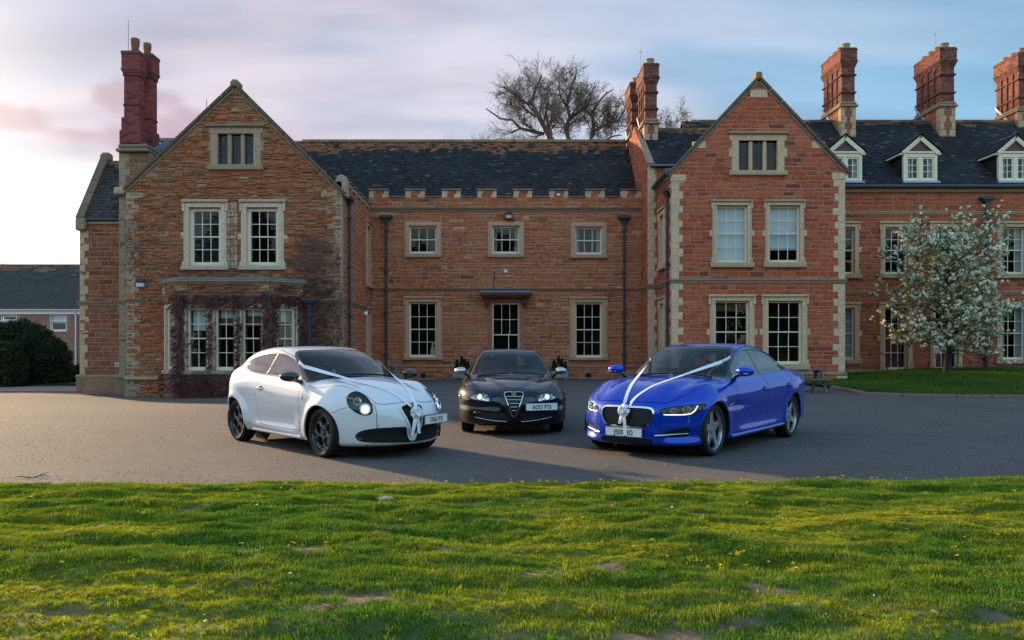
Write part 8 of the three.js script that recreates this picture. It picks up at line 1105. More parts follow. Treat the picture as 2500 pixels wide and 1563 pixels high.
{
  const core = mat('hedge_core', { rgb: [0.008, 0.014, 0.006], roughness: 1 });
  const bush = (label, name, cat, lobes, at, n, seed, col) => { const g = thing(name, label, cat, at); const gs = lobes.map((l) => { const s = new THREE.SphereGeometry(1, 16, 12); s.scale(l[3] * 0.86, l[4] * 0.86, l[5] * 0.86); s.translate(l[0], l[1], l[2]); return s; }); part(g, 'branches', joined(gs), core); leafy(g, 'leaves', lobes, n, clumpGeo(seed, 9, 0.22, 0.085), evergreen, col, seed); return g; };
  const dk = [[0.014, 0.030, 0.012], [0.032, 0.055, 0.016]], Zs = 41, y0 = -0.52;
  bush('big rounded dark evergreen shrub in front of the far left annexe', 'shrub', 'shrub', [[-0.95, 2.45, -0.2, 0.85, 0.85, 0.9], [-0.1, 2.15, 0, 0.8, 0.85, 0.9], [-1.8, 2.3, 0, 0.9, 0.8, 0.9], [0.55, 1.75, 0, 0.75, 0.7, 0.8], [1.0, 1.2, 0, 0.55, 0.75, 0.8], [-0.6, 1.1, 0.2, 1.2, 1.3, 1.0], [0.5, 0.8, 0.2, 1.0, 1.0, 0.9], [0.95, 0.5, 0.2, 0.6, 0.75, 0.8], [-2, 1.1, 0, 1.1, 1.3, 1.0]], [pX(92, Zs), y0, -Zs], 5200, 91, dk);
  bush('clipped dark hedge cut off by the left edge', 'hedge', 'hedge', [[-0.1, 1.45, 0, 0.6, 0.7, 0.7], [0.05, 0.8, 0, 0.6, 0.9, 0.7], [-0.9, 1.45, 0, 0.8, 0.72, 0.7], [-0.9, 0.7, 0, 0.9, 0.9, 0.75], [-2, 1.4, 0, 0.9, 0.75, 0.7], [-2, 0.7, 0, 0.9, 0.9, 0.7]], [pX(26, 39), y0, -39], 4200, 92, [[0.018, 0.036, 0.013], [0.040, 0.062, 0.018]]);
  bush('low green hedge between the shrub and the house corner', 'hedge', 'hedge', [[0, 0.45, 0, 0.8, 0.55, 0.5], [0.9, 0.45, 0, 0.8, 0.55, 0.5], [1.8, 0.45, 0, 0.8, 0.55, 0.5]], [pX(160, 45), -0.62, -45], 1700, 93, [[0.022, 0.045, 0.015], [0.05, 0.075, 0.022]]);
  { const strip = new THREE.PlaneGeometry(5.5, 1.2, 1, 1); strip.rotateX(-Math.PI / 2); structure('verge', whitened(strip), mat('verge_grass', { rgb: [0.07, 0.12, 0.02], roughness: 1 })).position.set(pX(138, 40), groundY(-21, -40) + 0.03, -40.4); const L = [], R = RNG(12); for (let i = 0; i < 2500; i++) { const x = pX(138, 40) + (R() - 0.5) * 5.4, z = -40.4 + (R() - 0.5) * 1.15; L.push([x, groundY(-21, -40) + 0.03, z, 1.6 + R(), R() * 6, ...jit([0.07, 0.12, 0.015], R, 0.25), 0, 0, 0.8]); } scatter('verge_grass_blades', tuftGeo(6, 6, 0.05, 0.05, 0.01), leafMat('verge_blades', 0.3), L, 'strip of green grass at the foot of the dark hedge', 'grass'); }
  // distant tree over the annexe roof
  { const g = thing('distant_tree', 'pale spring tree tops far behind the annexe roof', 'tree', [pX(25, 85), -0.8, -85]); part(g, 'trunk', tube([[0, 0, 0], [0.2, 5, 0], [0, 9, 0]], [0.3, 0.25, 0.1], 7), M.bark); leafy(g, 'crown', [[-0.6, 9.1, 0, 2.0, 1.6, 2], [1.7, 8.7, 0, 1.5, 1.1, 1.5], [-2.8, 8.6, 0, 1.7, 1.4, 1.5]], 420, clumpGeo(94, 8, 0.7, 0.2), leafMat('spring_leaves', 0.5), [[0.28, 0.2, 0.07], [0.42, 0.3, 0.12]], 94, 0.5); }
}
// ------------------------------------------------------------------ blossom tree on the small lawn
{
  const R = RNG(515), bx = pX(2312, 33), bz = -33, by = sideLawnH(bx, bz), g = thing('blossom_tree', 'white blossoming tree with dark trunk on the small right lawn', 'tree', [bx, by - 0.03, bz]);
  const trunk = [[0, 0, 0], [0.06, 0.7, 0], [0.12, 1.4, 0.05], [0.06, 2.3, 0], [-0.05, 3.3, 0.05], [0.02, 4.2, 0], [0.08, 5.0, 0]], rad = [0.17, 0.13, 0.12, 0.095, 0.07, 0.045, 0.02];
  const tg = [tube(trunk, rad, 12)]; part(g, 'trunk', tg[0], M.barkDark || (M.barkDark = mat('dark_bark', { rgb: [0.045, 0.04, 0.04], map: TX.bark, roughness: 0.95 })));
  const gs = [], tips = []; const at = (y) => { for (let i = 0; i < trunk.length - 1; i++) if (y <= trunk[i + 1][1]) { const t = (y - trunk[i][1]) / (trunk[i + 1][1] - trunk[i][1]); return trunk[i].map((v, k) => lerp(v, trunk[i + 1][k], t)); } return trunk[trunk.length - 1]; };
  const width = (y) => y < 2.2 ? lerp(2.2, 2.9, clamp((y - 0.8) / 1.4)) : 2.9 * Math.pow(clamp(1 - ((y - 2.2) / 4.2) ** 2), 0.62);
  for (let i = 0; i < 70; i++) {
    const y = 1.05 + 3.75 * (i / 70) + (R() - 0.5) * 0.3, a = i * 2.4 + R() * 0.8, rise = lerp(-0.12, 0.75, i / 70) + R() * 0.3, L = width(y + 0.3) * (0.45 + R() * 0.5); let p = at(y); const pts = [p], n = 7; for (let k = 1; k <= n; k++) { const t = k / n; pts.push([p[0] + Math.cos(a + 0.25 * Math.sin(t * 4 + i)) * L * t + (R() - 0.5) * 0.1, y + L * rise * t - 0.35 * t * t * (1 - rise) + (R() - 0.5) * 0.1, p[2] + Math.sin(a + 0.25 * Math.sin(t * 4 + i)) * L * t + (R() - 0.5) * 0.1]); }
    gs.push(tube(pts, pts.map((_, k) => lerp(0.032, 0.007, k / n)), 5)); for (let k = 1; k <= n; k++) for (let j = 0; j < 2; j++) { if (k < 2 && R() < 0.6) continue; const q = pts[k], d = nrm([R() - 0.5 + Math.cos(a) * 0.35, (R() - 0.25) * 0.9, R() - 0.5 + Math.sin(a) * 0.35]), l = 0.3 + R() * 0.5, tp = [q]; for (let m = 1; m <= 3; m++) tp.push(q.map((v, c) => v + d[c] * l * m / 3 + (R() - 0.5) * 0.06)); gs.push(tube(tp, [0.008, 0.006, 0.005, 0.004], 3, true)); tips.push(...tp.slice(1)); } tips.push(pts[n]);
  }
  for (let i = 0; i < 10; i++) { const a = R() * 6.28, p = [trunk[6][0] + (R() - 0.5) * 0.9, 4.8 + R() * 0.9, (R() - 0.5) * 0.5], tp = [at(4.5), p, [p[0] + Math.cos(a) * 0.4, p[1] + 0.3 + R() * 0.2, p[2] + Math.sin(a) * 0.4]]; gs.push(tube(tp, [0.02, 0.01, 0.004], 4)); tips.push(...tp.slice(1)); }
  part(g, 'branches', joined(gs), M.barkDark);
  const B = [], Lf = []; for (const t of tips) { const k = R() < 0.25 ? 0 : R() < 0.6 ? 1 : R() < 0.85 ? 2 : 3; for (let j = 0; j < k; j++) B.push([t[0] + (R() - 0.5) * 0.16, t[1] + (R() - 0.3) * 0.14, t[2] + (R() - 0.5) * 0.16, 0.7 + R() * 0.75, R() * 6.28, ...jit([0.95, 0.90, 0.76], R, 0.04), (R() - 0.5) * 0.8, (R() - 0.5) * 0.8]); for (let j = 0; j < 3; j++) if (R() < 0.75) Lf.push([t[0] + (R() - 0.5) * 0.22, t[1] + (R() - 0.55) * 0.2, t[2] + (R() - 0.5) * 0.22, 0.7 + R() * 0.7, R() * 6.28, ...jit(mix3([0.12, 0.16, 0.045], [0.25, 0.26, 0.085], R()), R, 0.2), R() * 6, R() * 6]); }
  const fl = []; for (let i = 0; i < 16; i++) { const u = R() * 1.7 - 0.7, a = i * 2.4 + R(), s = Math.sqrt(Math.max(0, 1 - u * u)), c = new THREE.CircleGeometry(0.022 + R() * 0.006, 5); c.rotateX(-Math.PI / 2); c.rotateZ(-Math.acos(clamp(u, -1, 1)) * (0.6 + R() * 0.5)); c.rotateY(-a); c.translate(Math.cos(a) * s * 0.048, u * 0.042, Math.sin(a) * s * 0.048); fl.push(c); }
  scatter('blossom', joined(fl), leafMat('white_blossom', 0.3), B, null, null, g); scatter('leaves', clumpGeo(8, 5, 0.12, 0.05), leafMat('young_leaves', 0.4), Lf, null, null, g);
}
// ------------------------------------------------------------------ annexe far left
{
  const Z = 52, fr = fFront(Z), x0 = pX(-140, Z), x1 = -19, ev = pY(757, Z), g = thing('annexe_building', 'low pink brick annexe with slate roof and white gutter at far left', 'building', [-30, -0.8, -Z]), off = T4(30, 0.8, Z), m4 = off.clone().multiply(fr);
  const wins = [[1, 758, 41, 783], [121, 758, 162, 808], [-95, 758, -50, 808]].map((r) => R4(...r, Z)); const ap = []; 
  const sh = new THREE.Shape([[x0, -0.8], [x1, -0.8], [x1, ev], [x0, ev]].map((p) => new THREE.Vector2(...p))); for (const h of wins) sh.holes.push(new THREE.Path([[h[0], h[1]], [h[2], h[1]], [h[2], h[3] - 0.01], [h[0], h[3] - 0.01]].map((p) => new THREE.Vector2(...p)))); const wg = new THREE.ExtrudeGeometry(sh, { depth: 0.3, bevelEnabled: false }); wg.translate(0, 0, -0.3); wg.applyMatrix4(m4); const w = part(g, 'wall', wg, M.mortar);
  const mb = new MB(), R = RNG(3); for (let v = -0.8, r = 0; v < ev - 0.08; v += 0.078, r++) { let u = x0 + (r % 2 ? 0.11 : 0); while (u < x1) { const e = u + 0.225; const out = wins.some((h) => v + 0.07 > h[1] - 0.05 && v < h[3] + 0.02 && e > h[0] - 0.02 && u < h[2] + 0.02); if (!out && e < pX(205, Z) + 0.3) { mb.col = jit(R() < 0.2 ? [0.34, 0.16, 0.12] : [0.42, 0.19, 0.145], R, 0.13); mb.quad([u + 0.006, v + 0.005, 0.008], [e - 0.006, v + 0.005, 0.008], [e - 0.006, v + 0.072, 0.008], [u + 0.006, v + 0.072, 0.008]); } u = e; } } part(w, 'bricks', mb.geo(m4), M.brick).userData.kind = 'stuff';
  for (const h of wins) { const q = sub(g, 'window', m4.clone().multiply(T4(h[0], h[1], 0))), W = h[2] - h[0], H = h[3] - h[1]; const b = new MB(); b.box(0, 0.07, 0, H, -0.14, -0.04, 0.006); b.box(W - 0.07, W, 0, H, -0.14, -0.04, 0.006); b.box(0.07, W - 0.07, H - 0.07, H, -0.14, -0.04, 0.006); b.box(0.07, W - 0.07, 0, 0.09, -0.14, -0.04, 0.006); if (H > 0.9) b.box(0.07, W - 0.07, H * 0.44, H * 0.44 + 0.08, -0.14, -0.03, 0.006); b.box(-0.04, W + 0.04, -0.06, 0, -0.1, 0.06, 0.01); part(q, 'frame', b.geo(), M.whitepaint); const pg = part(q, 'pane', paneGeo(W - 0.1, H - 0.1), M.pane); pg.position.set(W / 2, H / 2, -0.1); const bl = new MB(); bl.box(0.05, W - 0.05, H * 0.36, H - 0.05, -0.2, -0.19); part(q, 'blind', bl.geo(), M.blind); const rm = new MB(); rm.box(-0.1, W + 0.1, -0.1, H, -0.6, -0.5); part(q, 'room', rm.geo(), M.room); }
  { const b = new MB(); b.box(pX(175, Z) - 0.55, pX(175, Z) - 0.45, -0.8, ev - 0.9, 0, 0.06, 0.01); const p = new MB(); p.box(x0, x1, ev - 0.28, ev + 0.02, -0.05, 0.1, 0.01); part(g, 'fascia', p.geo(m4), M.whitepaint); const gt = tube([[x0, ev + 0.02, 0.2], [x1, ev + 0.02, 0.2]], 0.08, 8); gt.applyMatrix4(m4); part(g, 'gutter', gt, M.whitepaint); const dp = tube([[pX(186.5, Z), -0.75, 0.1], [pX(186.5, Z), ev - 0.35, 0.1], [pX(184, Z), ev - 0.15, 0.18], [pX(184, Z), ev, 0.2]], 0.045, 8); dp.applyMatrix4(m4); part(g, 'drainpipe', dp, M.whitepaint); }
  // roof of slate rows
  const rb = new MB(), R2 = RNG(19), rise = pY(651, 57) - ev, rows = 22, cs = slateCol(0.16, 0.35); for (let r = 0; r < rows; r++) { const t0 = r / rows, t1 = (r + 1.1) / rows; let u = x0; while (u < x1) { const e = Math.min(x1, u + 0.3 + R2() * 0.15); if (e < pX(220, Z) + 2) { let c = cs(u * 0.4 + 3, t0, t0 * 6, R2); rb.col = mix3(c, [0.085, 0.08, 0.065], 0.55 * sstep(0.9, 0.3, t0)); rb.quad([u + 0.004, ev + 0.1 + rise * t0 + 0.02, -5.3 * t0 + 0.3], [e - 0.004, ev + 0.1 + rise * t0 + 0.02, -5.3 * t0 + 0.3], [e - 0.004, ev + 0.1 + rise * t1, -5.3 * t1 + 0.3], [u + 0.004, ev + 0.1 + rise * t1, -5.3 * t1 + 0.3]); rb.quad([u, ev + 0.08 + rise * t0 - 0.02, -5.3 * t0 + 0.3], [e, ev + 0.08 + rise * t0 - 0.02, -5.3 * t0 + 0.3], [e, ev + 0.1 + rise * t0 + 0.02, -5.3 * t0 + 0.3], [u, ev + 0.1 + rise * t0 + 0.02, -5.3 * t0 + 0.3]); } u = e; } }
  const under = new MB(); under.quad([x0, ev + 0.06, 0.3], [x1, ev + 0.06, 0.3], [x1, ev + 0.06 + rise, -5], [x0, ev + 0.06 + rise, -5]); under.quad([x1, ev, -10], [x0, ev, -10], [x0, ev + 0.06 + rise, -5], [x1, ev + 0.06 + rise, -5]); const rf = part(g, 'roof', under.geo(m4), M.slateBase); part(rf, 'slates', rb.geo(m4), M.slate).userData.kind = 'stuff';
  { const b = new MB(); b.box(x0, x1, ev + rise + 0.05, ev + rise + 0.16, -5.15, -4.9, 0.03, [0.17, 0.13, 0.1]); part(g, 'ridge_tiles', b.geo(m4), M.dress); }
}
// ------------------------------------------------------------------ creeper on the left gable and its bay
{
  const R = RNG(616), stemM = mat('creeper_stems', { rgb: [0.22, 0.135, 0.105], roughness: 1 }), leafM = leafMat('creeper_leaves', 0.2), lg = (() => { const gs = []; const q = RNG(4); for (let i = 0; i < 4; i++) { const g = new THREE.PlaneGeometry(0.045, 0.035); g.rotateX(q() * 2 - 1); g.rotateY(q() * 2 - 1); g.rotateZ(q() * 6); g.translate((q() - 0.5) * 0.09, (q() - 0.5) * 0.09, (q() - 0.5) * 0.04); gs.push(g); } return joined(gs); })();
  const make = (label, fr, areas, base) => {
    const g = thing('creeper', label, 'creeper', base), M4 = T4(-base[0], -base[1], -base[2]).multiply(fr), st = [], L = [], v = new THREE.Vector3();
    for (const a of areas) {                                       // [u0,v0,u1,v1, stems, leaves, bulge, wander, out]
      const [u0, v0, u1, v1, ns, nl, bulge, wand, out] = a; const O = (u, vv) => (out || 0) + bulge * Math.sqrt(Math.max(0.05, 1 - ((u - (u0 + u1) / 2) / ((u1 - u0) / 2)) ** 2));
      for (let i = 0; i < ns * 1.5; i++) { const horiz = u1 - u0 > (v1 - v0) * 1.3; let u = lerp(u0, u1, R()), y = lerp(v0, v1, R()); const len = (horiz ? u1 - u0 : v1 - v0) * (0.2 + R() * 0.35), n = 7, pts = []; let an = horiz ? (R() < 0.5 ? 0 : Math.PI) : Math.PI / 2 + (R() - 0.5) * 0.6; for (let k = 0; k <= n; k++) { u = clamp(u, u0 - 0.06, u1 + 0.06); y = clamp(y, v0, v1 + 0.1); v.set(u, y, 0.02 + O(u, y) * R()).applyMatrix4(M4); pts.push(v.toArray()); an += (R() - 0.5) * wand; u += Math.cos(an) * Math.min(len, 2.2) / n; y += Math.sin(an) * Math.min(len, 2.2) / n; } const r = 0.0035 + R() * R() * 0.007; st.push(tube(pts, pts.map((_, k) => r * (1 - 0.5 * k / n)), 3, true)); }
      for (let i = 0; i < nl * 0.26; i++) { const u = (u0 + u1) / 2 + (R() + R() + R() - 1.5) * (u1 - u0) * 0.62, y = lerp(v0, v1, R()); v.set(u, y, 0.02 + O(u, y) * (0.4 + R() * 0.7)).applyMatrix4(M4); const c = R() < 0.06 ? [0.09, 0.085, 0.02] : R() < 0.1 ? [0.24, 0.045, 0.03] : mix3([0.13, 0.042, 0.05], [0.23, 0.075, 0.08], R()); L.push([...v.toArray(), 0.7 + R() * 0.7, 0, ...jit(c, R, 0.2), (R() - 0.5) * 0.8, (R() - 0.5) * 0.8]); }
    }
    part(g, 'stems', joined(st), stemM).userData.kind = 'stuff'; scatter('leaves', lg, leafM, L, null, null, g);
  };
  const Zf = 29, f = fFront(Zf), u = (x) => pX(x, Zf), y = (q) => pY(q, Zf);
  make('dark red creeper hanging between the windows of the bay', f, [[u(421), -0.35, u(455), y(718), 150, 1300, 0.16, 0.7], [u(507), -0.35, u(524), y(718), 80, 620, 0.12, 0.6], [u(574), -0.3, u(591), y(718), 80, 620, 0.12, 0.6], [u(641), -0.35, u(657), y(718), 100, 800, 0.15, 0.6], [u(415), y(752), u(657), y(722), 150, 900, 0.12, 0.8], [u(405), -0.42, u(600), y(912), 260, 1700, 0.32, 1.6], [u(415), y(720), u(657), y(695), 40, 60, 0.05, 1.2]], [u(540), -0.4, -Zf]);
  make('dark red creeper on the right cant of the bay', frame(pX(655, Zf), 0, -Zf, 1, 1), [[0.02, -0.4, 0.34, 3.2, 110, 1000, 0.15, 0.6], [1.12, -0.4, 1.46, 3.2, 110, 900, 0.15, 0.7], [0, 2.85, 1.46, 3.25, 60, 500, 0.12, 0.9], [0.1, 3.3, 1.4, 3.7, 30, 120, 0.06, 1.2]], [pX(690, 29.4), -0.4, -29.4]);
  const Z = Zl, fw = fFront(Z), U = (x) => pX(x, Z), Y = (q) => pY(q, Z);
  make('creeper climbing the gable wall right of the bay below the side drainpipe', fw, [[U(742), -0.4, U(832), Y(745), 240, 1500, 0.10, 0.9, 0.02], [U(700), Y(745), U(832), Y(690), 170, 420, 0.08, 1.3], [U(705), Y(690), U(825), Y(640), 170, 120, 0.06, 1.0], [U(712), Y(650), U(822), Y(590), 150, 40, 0.05, 0.9], [U(718), Y(612), U(815), Y(572), 90, 0, 0.04, 0.9], [U(820), Y(700), U(832), Y(600), 14, 20, 0.04, 0.8]], [U(790), -0.4, -Z]);
  make('thin bare creeper twigs left of the first floor windows', fw, [[U(310), Y(690), U(345), Y(540), 55, 10, 0.04, 1.0], [U(345), Y(700), U(440), Y(600), 34, 0, 0.03, 1.2], [U(380), Y(620), U(440), Y(500), 16, 0, 0.03, 1.0], [U(440), Y(672), U(700), Y(655), 34, 0, 0.05, 0.6], [U(556), Y(655), U(584), Y(600), 12, 0, 0.04, 0.8], [U(390), -0.4, U(404), 0.5, 8, 50, 0.08, 0.8]], [U(400), 4, -Z]);
}
// ------------------------------------------------------------------ fittings and furniture
{
  // wall lamp, floodlight, cameras, hydrant sign
  const Z = Zl; let g = thing('wall_lamp', 'square grey bulkhead lamp with dark hood on the left gable', 'lamp', [pX(345, Z), pY(692, Z), -Z]); let mb = new MB(); mb.box(-0.15, 0.15, 0.02, 0.15, 0, 0.18, 0.02); part(g, 'hood', mb.geo(), M.iron); mb = new MB(); mb.box(-0.135, 0.135, -0.15, 0.02, 0.01, 0.16, 0.03); part(g, 'diffuser', mb.geo(), mat('frosted_plastic', { rgb: [0.52, 0.55, 0.58], roughness: 0.35 }));
  g = thing('floodlight', 'black floodlight above the middle first floor window', 'floodlight', [pX(1242, Zc), pY(530, Zc), -Zc]); mb = new MB(); mb.box(-0.16, 0.16, -0.13, 0.17, 0.08, 0.26, 0.02); part(g, 'housing', mb.geo(), M.black); mb = new MB(); mb.box(-0.12, 0.12, -0.09, 0.05, 0.255, 0.265, 0.004); part(g, 'glass', mb.geo(), mat('lamp_reflector', { rgb: [0.35, 0.33, 0.26], metalness: 0.4, roughness: 0.3 })); mb = new MB(); mb.box(-0.03, 0.03, -0.05, 0.05, -0.02, 0.08, 0.005); mb.box(0.17, 0.26, -0.18, -0.1, -0.02, 0.1, 0.02); part(g, 'bracket', mb.geo(), M.iron);
  const dome = (x, y, Zq, label, col) => { const q = thing('dome_camera', label, 'camera', [pX(x, Zq), pY(y, Zq), -Zq + 0.02]); const s = new THREE.SphereGeometry(0.075, 16, 12); s.translate(0, 0, 0.05); part(q, 'dome', s, col); const c = new THREE.CylinderGeometry(0.08, 0.085, 0.04, 18); c.rotateX(Math.PI / 2); c.translate(0, 0, 0.01); part(q, 'base', c, M.whitepaint); };
  dome(1363.6, 477, Zc, 'small white dome camera on the battlements', M.whitepaint); dome(893, 766, 31.5, 'white dome camera beside the ground window in the left corner', M.whitepaint);
  g = thing('bell_box', 'small pale alarm box below the middle first floor window', 'alarm box', [pX(1234.5, Zc), pY(662, Zc), -Zc]); mb = new MB(); mb.prism([[-0.07, -0.08], [0.07, -0.08], [0.085, 0], [0.05, 0.07], [0, 0.1], [-0.05, 0.07], [-0.085, 0]], 0, 0.06); part(g, 'cover', mb.geo(), M.blind);
  part(house, 'cable', joined([tube([[pX(1206.5, Zc), pY(662, Zc), -Zc + 0.04], [pX(1206.5, Zc), pY(697, Zc), -Zc + 0.04], [pX(1203, Zc), pY(704, Zc), -Zc + 0.09]], 0.02, 6)]).applyMatrix4(HB), M.iron);
  { const c = document.createElement('canvas'); c.width = c.height = 128; const x = c.getContext('2d'); x.fillStyle = '#cdbf9a'; x.fillRect(0, 0, 128, 128); x.fillStyle = '#17150f'; x.font = 'bold 104px sans-serif'; x.textAlign = 'center'; x.textBaseline = 'middle'; x.fillText('H', 64, 68); x.fillRect(58, 14, 12, 14); const t = new THREE.CanvasTexture(c); t.colorSpace = THREE.SRGBColorSpace; const q = shade(new THREE.Mesh(new THREE.BoxGeometry(0.17, 0.19, 0.012), mat('sign_plate', { map: t, roughness: 0.5 }))); q.name = 'hydrant_sign'; q.position.set(pX(286.5, Zk), pY(890.5, Zk), -Zk + 0.045); scene.add(tag(q, 'small H sign low on the brick wall at far left', 'sign')); }
  // blue capped post by the wall
  g = thing('standpipe', 'short grey post with a blue cap behind the white car', 'post', [pX(967, Zc), 0, -Zc + 0.35]); mb = new MB(); mb.box(-0.06, 0.06, 0, 0.68, -0.05, 0.05, 0.015); part(g, 'post', mb.geo(), M.concrete); { const s = new THREE.SphereGeometry(0.085, 16, 12); s.scale(0.9, 1.25, 0.9); s.translate(-0.02, 0.56, 0.09); part(g, 'cap', s, mat('blue_plastic', { rgb: [0.03, 0.22, 0.42], roughness: 0.35 })); }
  // statuette behind the glass
  g = thing('figurine', 'cream figurine with dark face inside the lower left court window', 'figurine', [pX(1056, Zc) , pY(868, Zc), -Zc - 0.42]); { const b = new THREE.LatheGeometry([[0, 0], [0.15, 0], [0.15, 0.14], [0.12, 0.3], [0.085, 0.42], [0.08, 0.5], [0.05, 0.56], [0, 0.58]].map((p) => new THREE.Vector2(...p)), 20); part(g, 'body', b, mat('cream_cloth', { rgb: [0.62, 0.5, 0.34], roughness: 0.9 })); const f2 = new THREE.SphereGeometry(0.075, 14, 12); f2.scale(0.8, 1.1, 0.8); f2.translate(0.05, 0.42, 0.05); part(g, 'face', f2, M.black); }
  // planters
  for (const [x, label, sd] of [[1127, 'stone trough with dwarf conifers left of the court door', 1], [1364, 'stone trough with dwarf conifers right of the court door', 2]]) {
    const q = thing('planter', label, 'planter', [pX(x, 35.7), 0, -35.7]), R = RNG(sd * 7); let b = new MB(); b.box(-0.42, 0.42, 0.06, 0.38, -0.2, 0.2, 0.03); part(q, 'trough', b.geo(), M.concrete); b = new MB(); for (const e of [-0.3, 0.3]) b.box(e - 0.08, e + 0.08, 0, 0.06, -0.16, 0.16, 0.01); part(q, 'feet', b.geo(), M.concrete); b = new MB(); b.box(-0.37, 0.37, 0.33, 0.385, -0.15, 0.15); part(q, 'soil', b.geo(), M.room);
    for (const [cx, h, r] of [[-0.2, 0.5, 0.13], [0.0, 0.66, 0.15], [0.14, 0.55, 0.12], [0.28, 0.42, 0.11]]) { const L = []; for (let i = 0; i < 260; i++) { const t = R(), a = R() * 6.28, rr = r * (1 - t * 0.85) * (0.6 + R() * 0.5); L.push([cx + Math.cos(a) * rr, 0.36 + t * h, Math.sin(a) * rr, 0.6 + R() * 0.5, R() * 6, ...jit([0.012, 0.028, 0.014], R, 0.35), R() * 6, R() * 6]); } scatter('conifer', clumpGeo(71, 6, 0.07, 0.035), evergreen, L, null, null, q); }
    const L = []; for (let i = 0; i < 240; i++) L.push([(R() - 0.5) * 0.8, 0.38 + R() * 0.05, (R() - 0.5) * 0.36, 0.7 + R() * 0.5, R() * 6, ...jit([0.05, 0.09, 0.02], R, 0.3), R() * 6, R() * 6]); scatter('trailing_leaves', clumpGeo(72, 5, 0.08, 0.035), evergreen, L, null, null, q);
  }
  // picnic bench
  { const q = thing('picnic_bench', 'weathered wooden picnic bench behind the blue car', 'bench', [pX(1956, 26.6), groundY(9.7, -26.6), -26.6], -0.06), L = 1.5; const plank = (name, z, y, w, t = 0.035) => { const b = new MB(); b.box(-L / 2, L / 2 + (z > 0.5 ? 0.0 : 0), y - t, y, z - w / 2, z + w / 2, 0.006); part(q, name, b.geo(), M.wood); }; for (let i = 0; i < 5; i++) plank('top_plank', (i - 2) * 0.148, 0.74, 0.138); for (const s of [-1, 1]) for (const k of [0, 1]) plank('seat_plank', s * (0.66 + k * 0.13), 0.44, 0.12);
    for (const e of [-0.52, 0.52]) { for (const s of [-1, 1]) { const b = new MB(); b.box(-0.035, 0.035, -0.42, 0.42, -0.05, 0.05, 0.006); const m = T4(e + 0.05, 0.35, s * 0.46).multiply(new THREE.Matrix4().makeRotationX(-s * 0.56)); part(q, 'leg', b.geo(m), M.wood); } const b = new MB(); b.box(e - 0.035, e + 0.035, 0.32, 0.40, -0.78, 0.78, 0.006); part(q, 'seat_bearer', b.geo(), M.wood); const c = new MB(); c.box(e - 0.035, e + 0.035, 0.62, 0.70, -0.35, 0.35, 0.006); part(q, 'top_bearer', c.geo(), M.wood); } }
  // hooped railings along the area of the right range
  { const Zr2 = 35.35, x0 = pX(2066, Zr2), x1 = pX(2640, Zr2), q = thing('railings', 'black iron railings with hooped tops in front of the right range', 'railings', [x0, -0.3, -Zr2]), n = Math.floor((x1 - x0) / 0.105), bar = new THREE.CylinderGeometry(0.008, 0.008, 0.98, 6); bar.translate(0, 0.49, 0); const hoop = new THREE.TorusGeometry(0.0525, 0.008, 6, 12, Math.PI); hoop.translate(0.0525, 0.98, 0); for (let i = 0; i < n; i++) { part(q, 'bar', bar, M.iron).position.x = i * 0.105; if (i % 2 === 0) part(q, 'hoop', hoop, M.iron).position.x = i * 0.105; } for (const y of [0.16, 0.86]) { const b = new MB(); b.box(-0.02, n * 0.105, y - 0.012, y + 0.012, -0.006, 0.006); part(q, 'rail', b.geo(), M.iron); } for (let i = 0; i <= n; i += 17) { const b = new MB(); b.box(i * 0.105 - 0.022, i * 0.105 + 0.022, 0, 1.12, -0.022, 0.022, 0.005); part(q, 'post', b.geo(), M.iron); } }
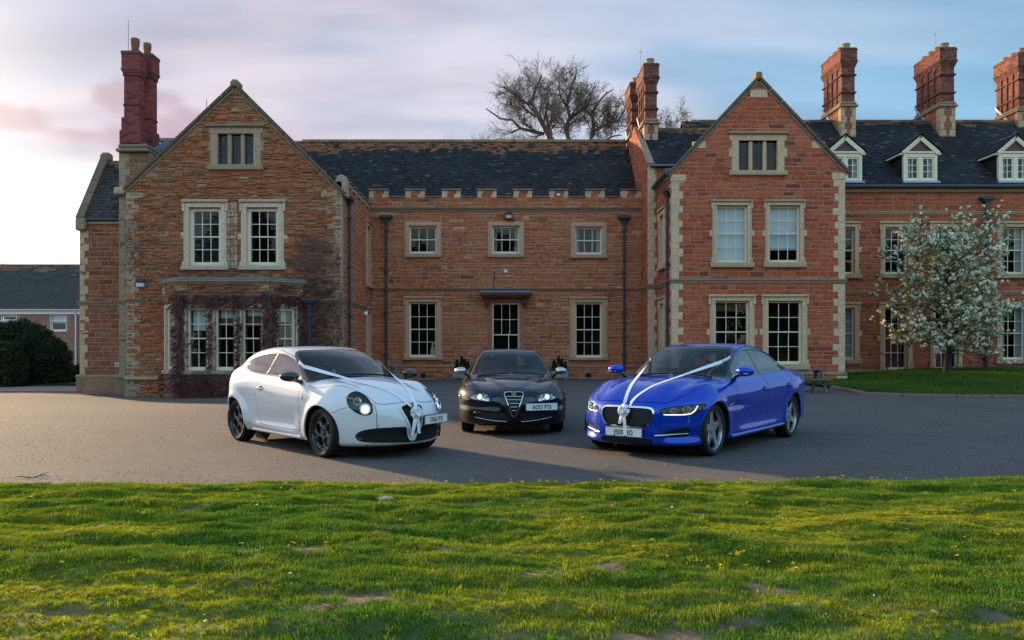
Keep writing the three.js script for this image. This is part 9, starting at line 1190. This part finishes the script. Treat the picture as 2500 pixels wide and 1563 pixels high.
  for (const [x, lab] of [[2346, 'curved black handrail right of the blossom trunk'], [2160, 'black handrail at the left steps of the right range']]) { const q = thing('handrail', lab, 'handrail', [pX(x, 35.9), -0.2, -35.9]); part(q, 'rail', tube([[-0.15, 1.35, -0.3], [-0.02, 1.33, -0.2], [0.1, 1.22, 0], [0.38, 0.92, 0.35], [0.44, 0.84, 0.42], [0.45, 0.6, 0.44], [0.45, 0, 0.44]], 0.022, 8), M.iron); part(q, 'upright', tube([[0.1, 1.2, 0], [0.1, 0.2, 0]], 0.018, 8), M.iron); }
  // a rook on the left oak
  { const q = thing('bird', 'black bird perched in the bare oak on the left', 'bird', [pX(1247, 59), pY(252, 59), -59], 0.4); const b = new THREE.SphereGeometry(0.16, 14, 12); b.scale(0.75, 1.3, 0.8); b.rotateZ(0.3); part(q, 'body', b, M.black); const h = new THREE.SphereGeometry(0.085, 12, 10); h.translate(0.02, 0.25, 0); const k = new THREE.ConeGeometry(0.03, 0.12, 8); k.rotateZ(-Math.PI / 2); k.translate(0.13, 0.25, 0); part(q, 'head', joined([h, k]), M.black); const t = new THREE.BoxGeometry(0.09, 0.26, 0.04); t.rotateZ(-0.25); t.translate(0.0, -0.28, 0); part(q, 'tail', t, M.black); }
}
// woods on the far side of the lawn, behind the viewer: they show only as reflections in glass and paint
{
  const R = RNG(909), g = thing('wood', 'dark belt of trees across the lawn behind the viewer', 'wood', [0, 0, 42]); g.userData.kind = 'stuff'; const lobes = []; for (let i = 0; i < 34; i++) { const x = -62 + i * 3.8 + R() * 2, h = (x < -16 ? 14 : 11) + R() * 7; lobes.push([x, h * 0.45, R() * 8, 2.6 + R() * 1.4, h * 0.55, 2.8]); } for (let i = 0; i < 26; i++) { const s = i % 2 ? 1 : -1, h = 7 + R() * 5, z = s > 0 ? -52 + i * 2.2 : -36 + i * 1.5; lobes.push([s * (36 + R() * 8 + (s < 0 ? 10 : 0)), h * 0.45, z, 2.8 + R(), h * 0.55, 2.6 + R()]); }
  leafy(g, 'leaves', lobes, 13000, clumpGeo(31, 12, 1.3, 0.6), evergreen, [[0.025, 0.04, 0.014], [0.05, 0.07, 0.02]], 66, 0.3); const gs = lobes.map((l) => { const s = new THREE.SphereGeometry(1, 10, 8); s.scale(l[3] * 0.82, l[4] * 0.85, l[5] * 0.8); s.translate(l[0], l[1], l[2]); return s; }); part(g, 'shade', joined(gs), mat('wood_shade', { rgb: [0.012, 0.018, 0.008], roughness: 1 }));
}
renderer.render(scene, camera);
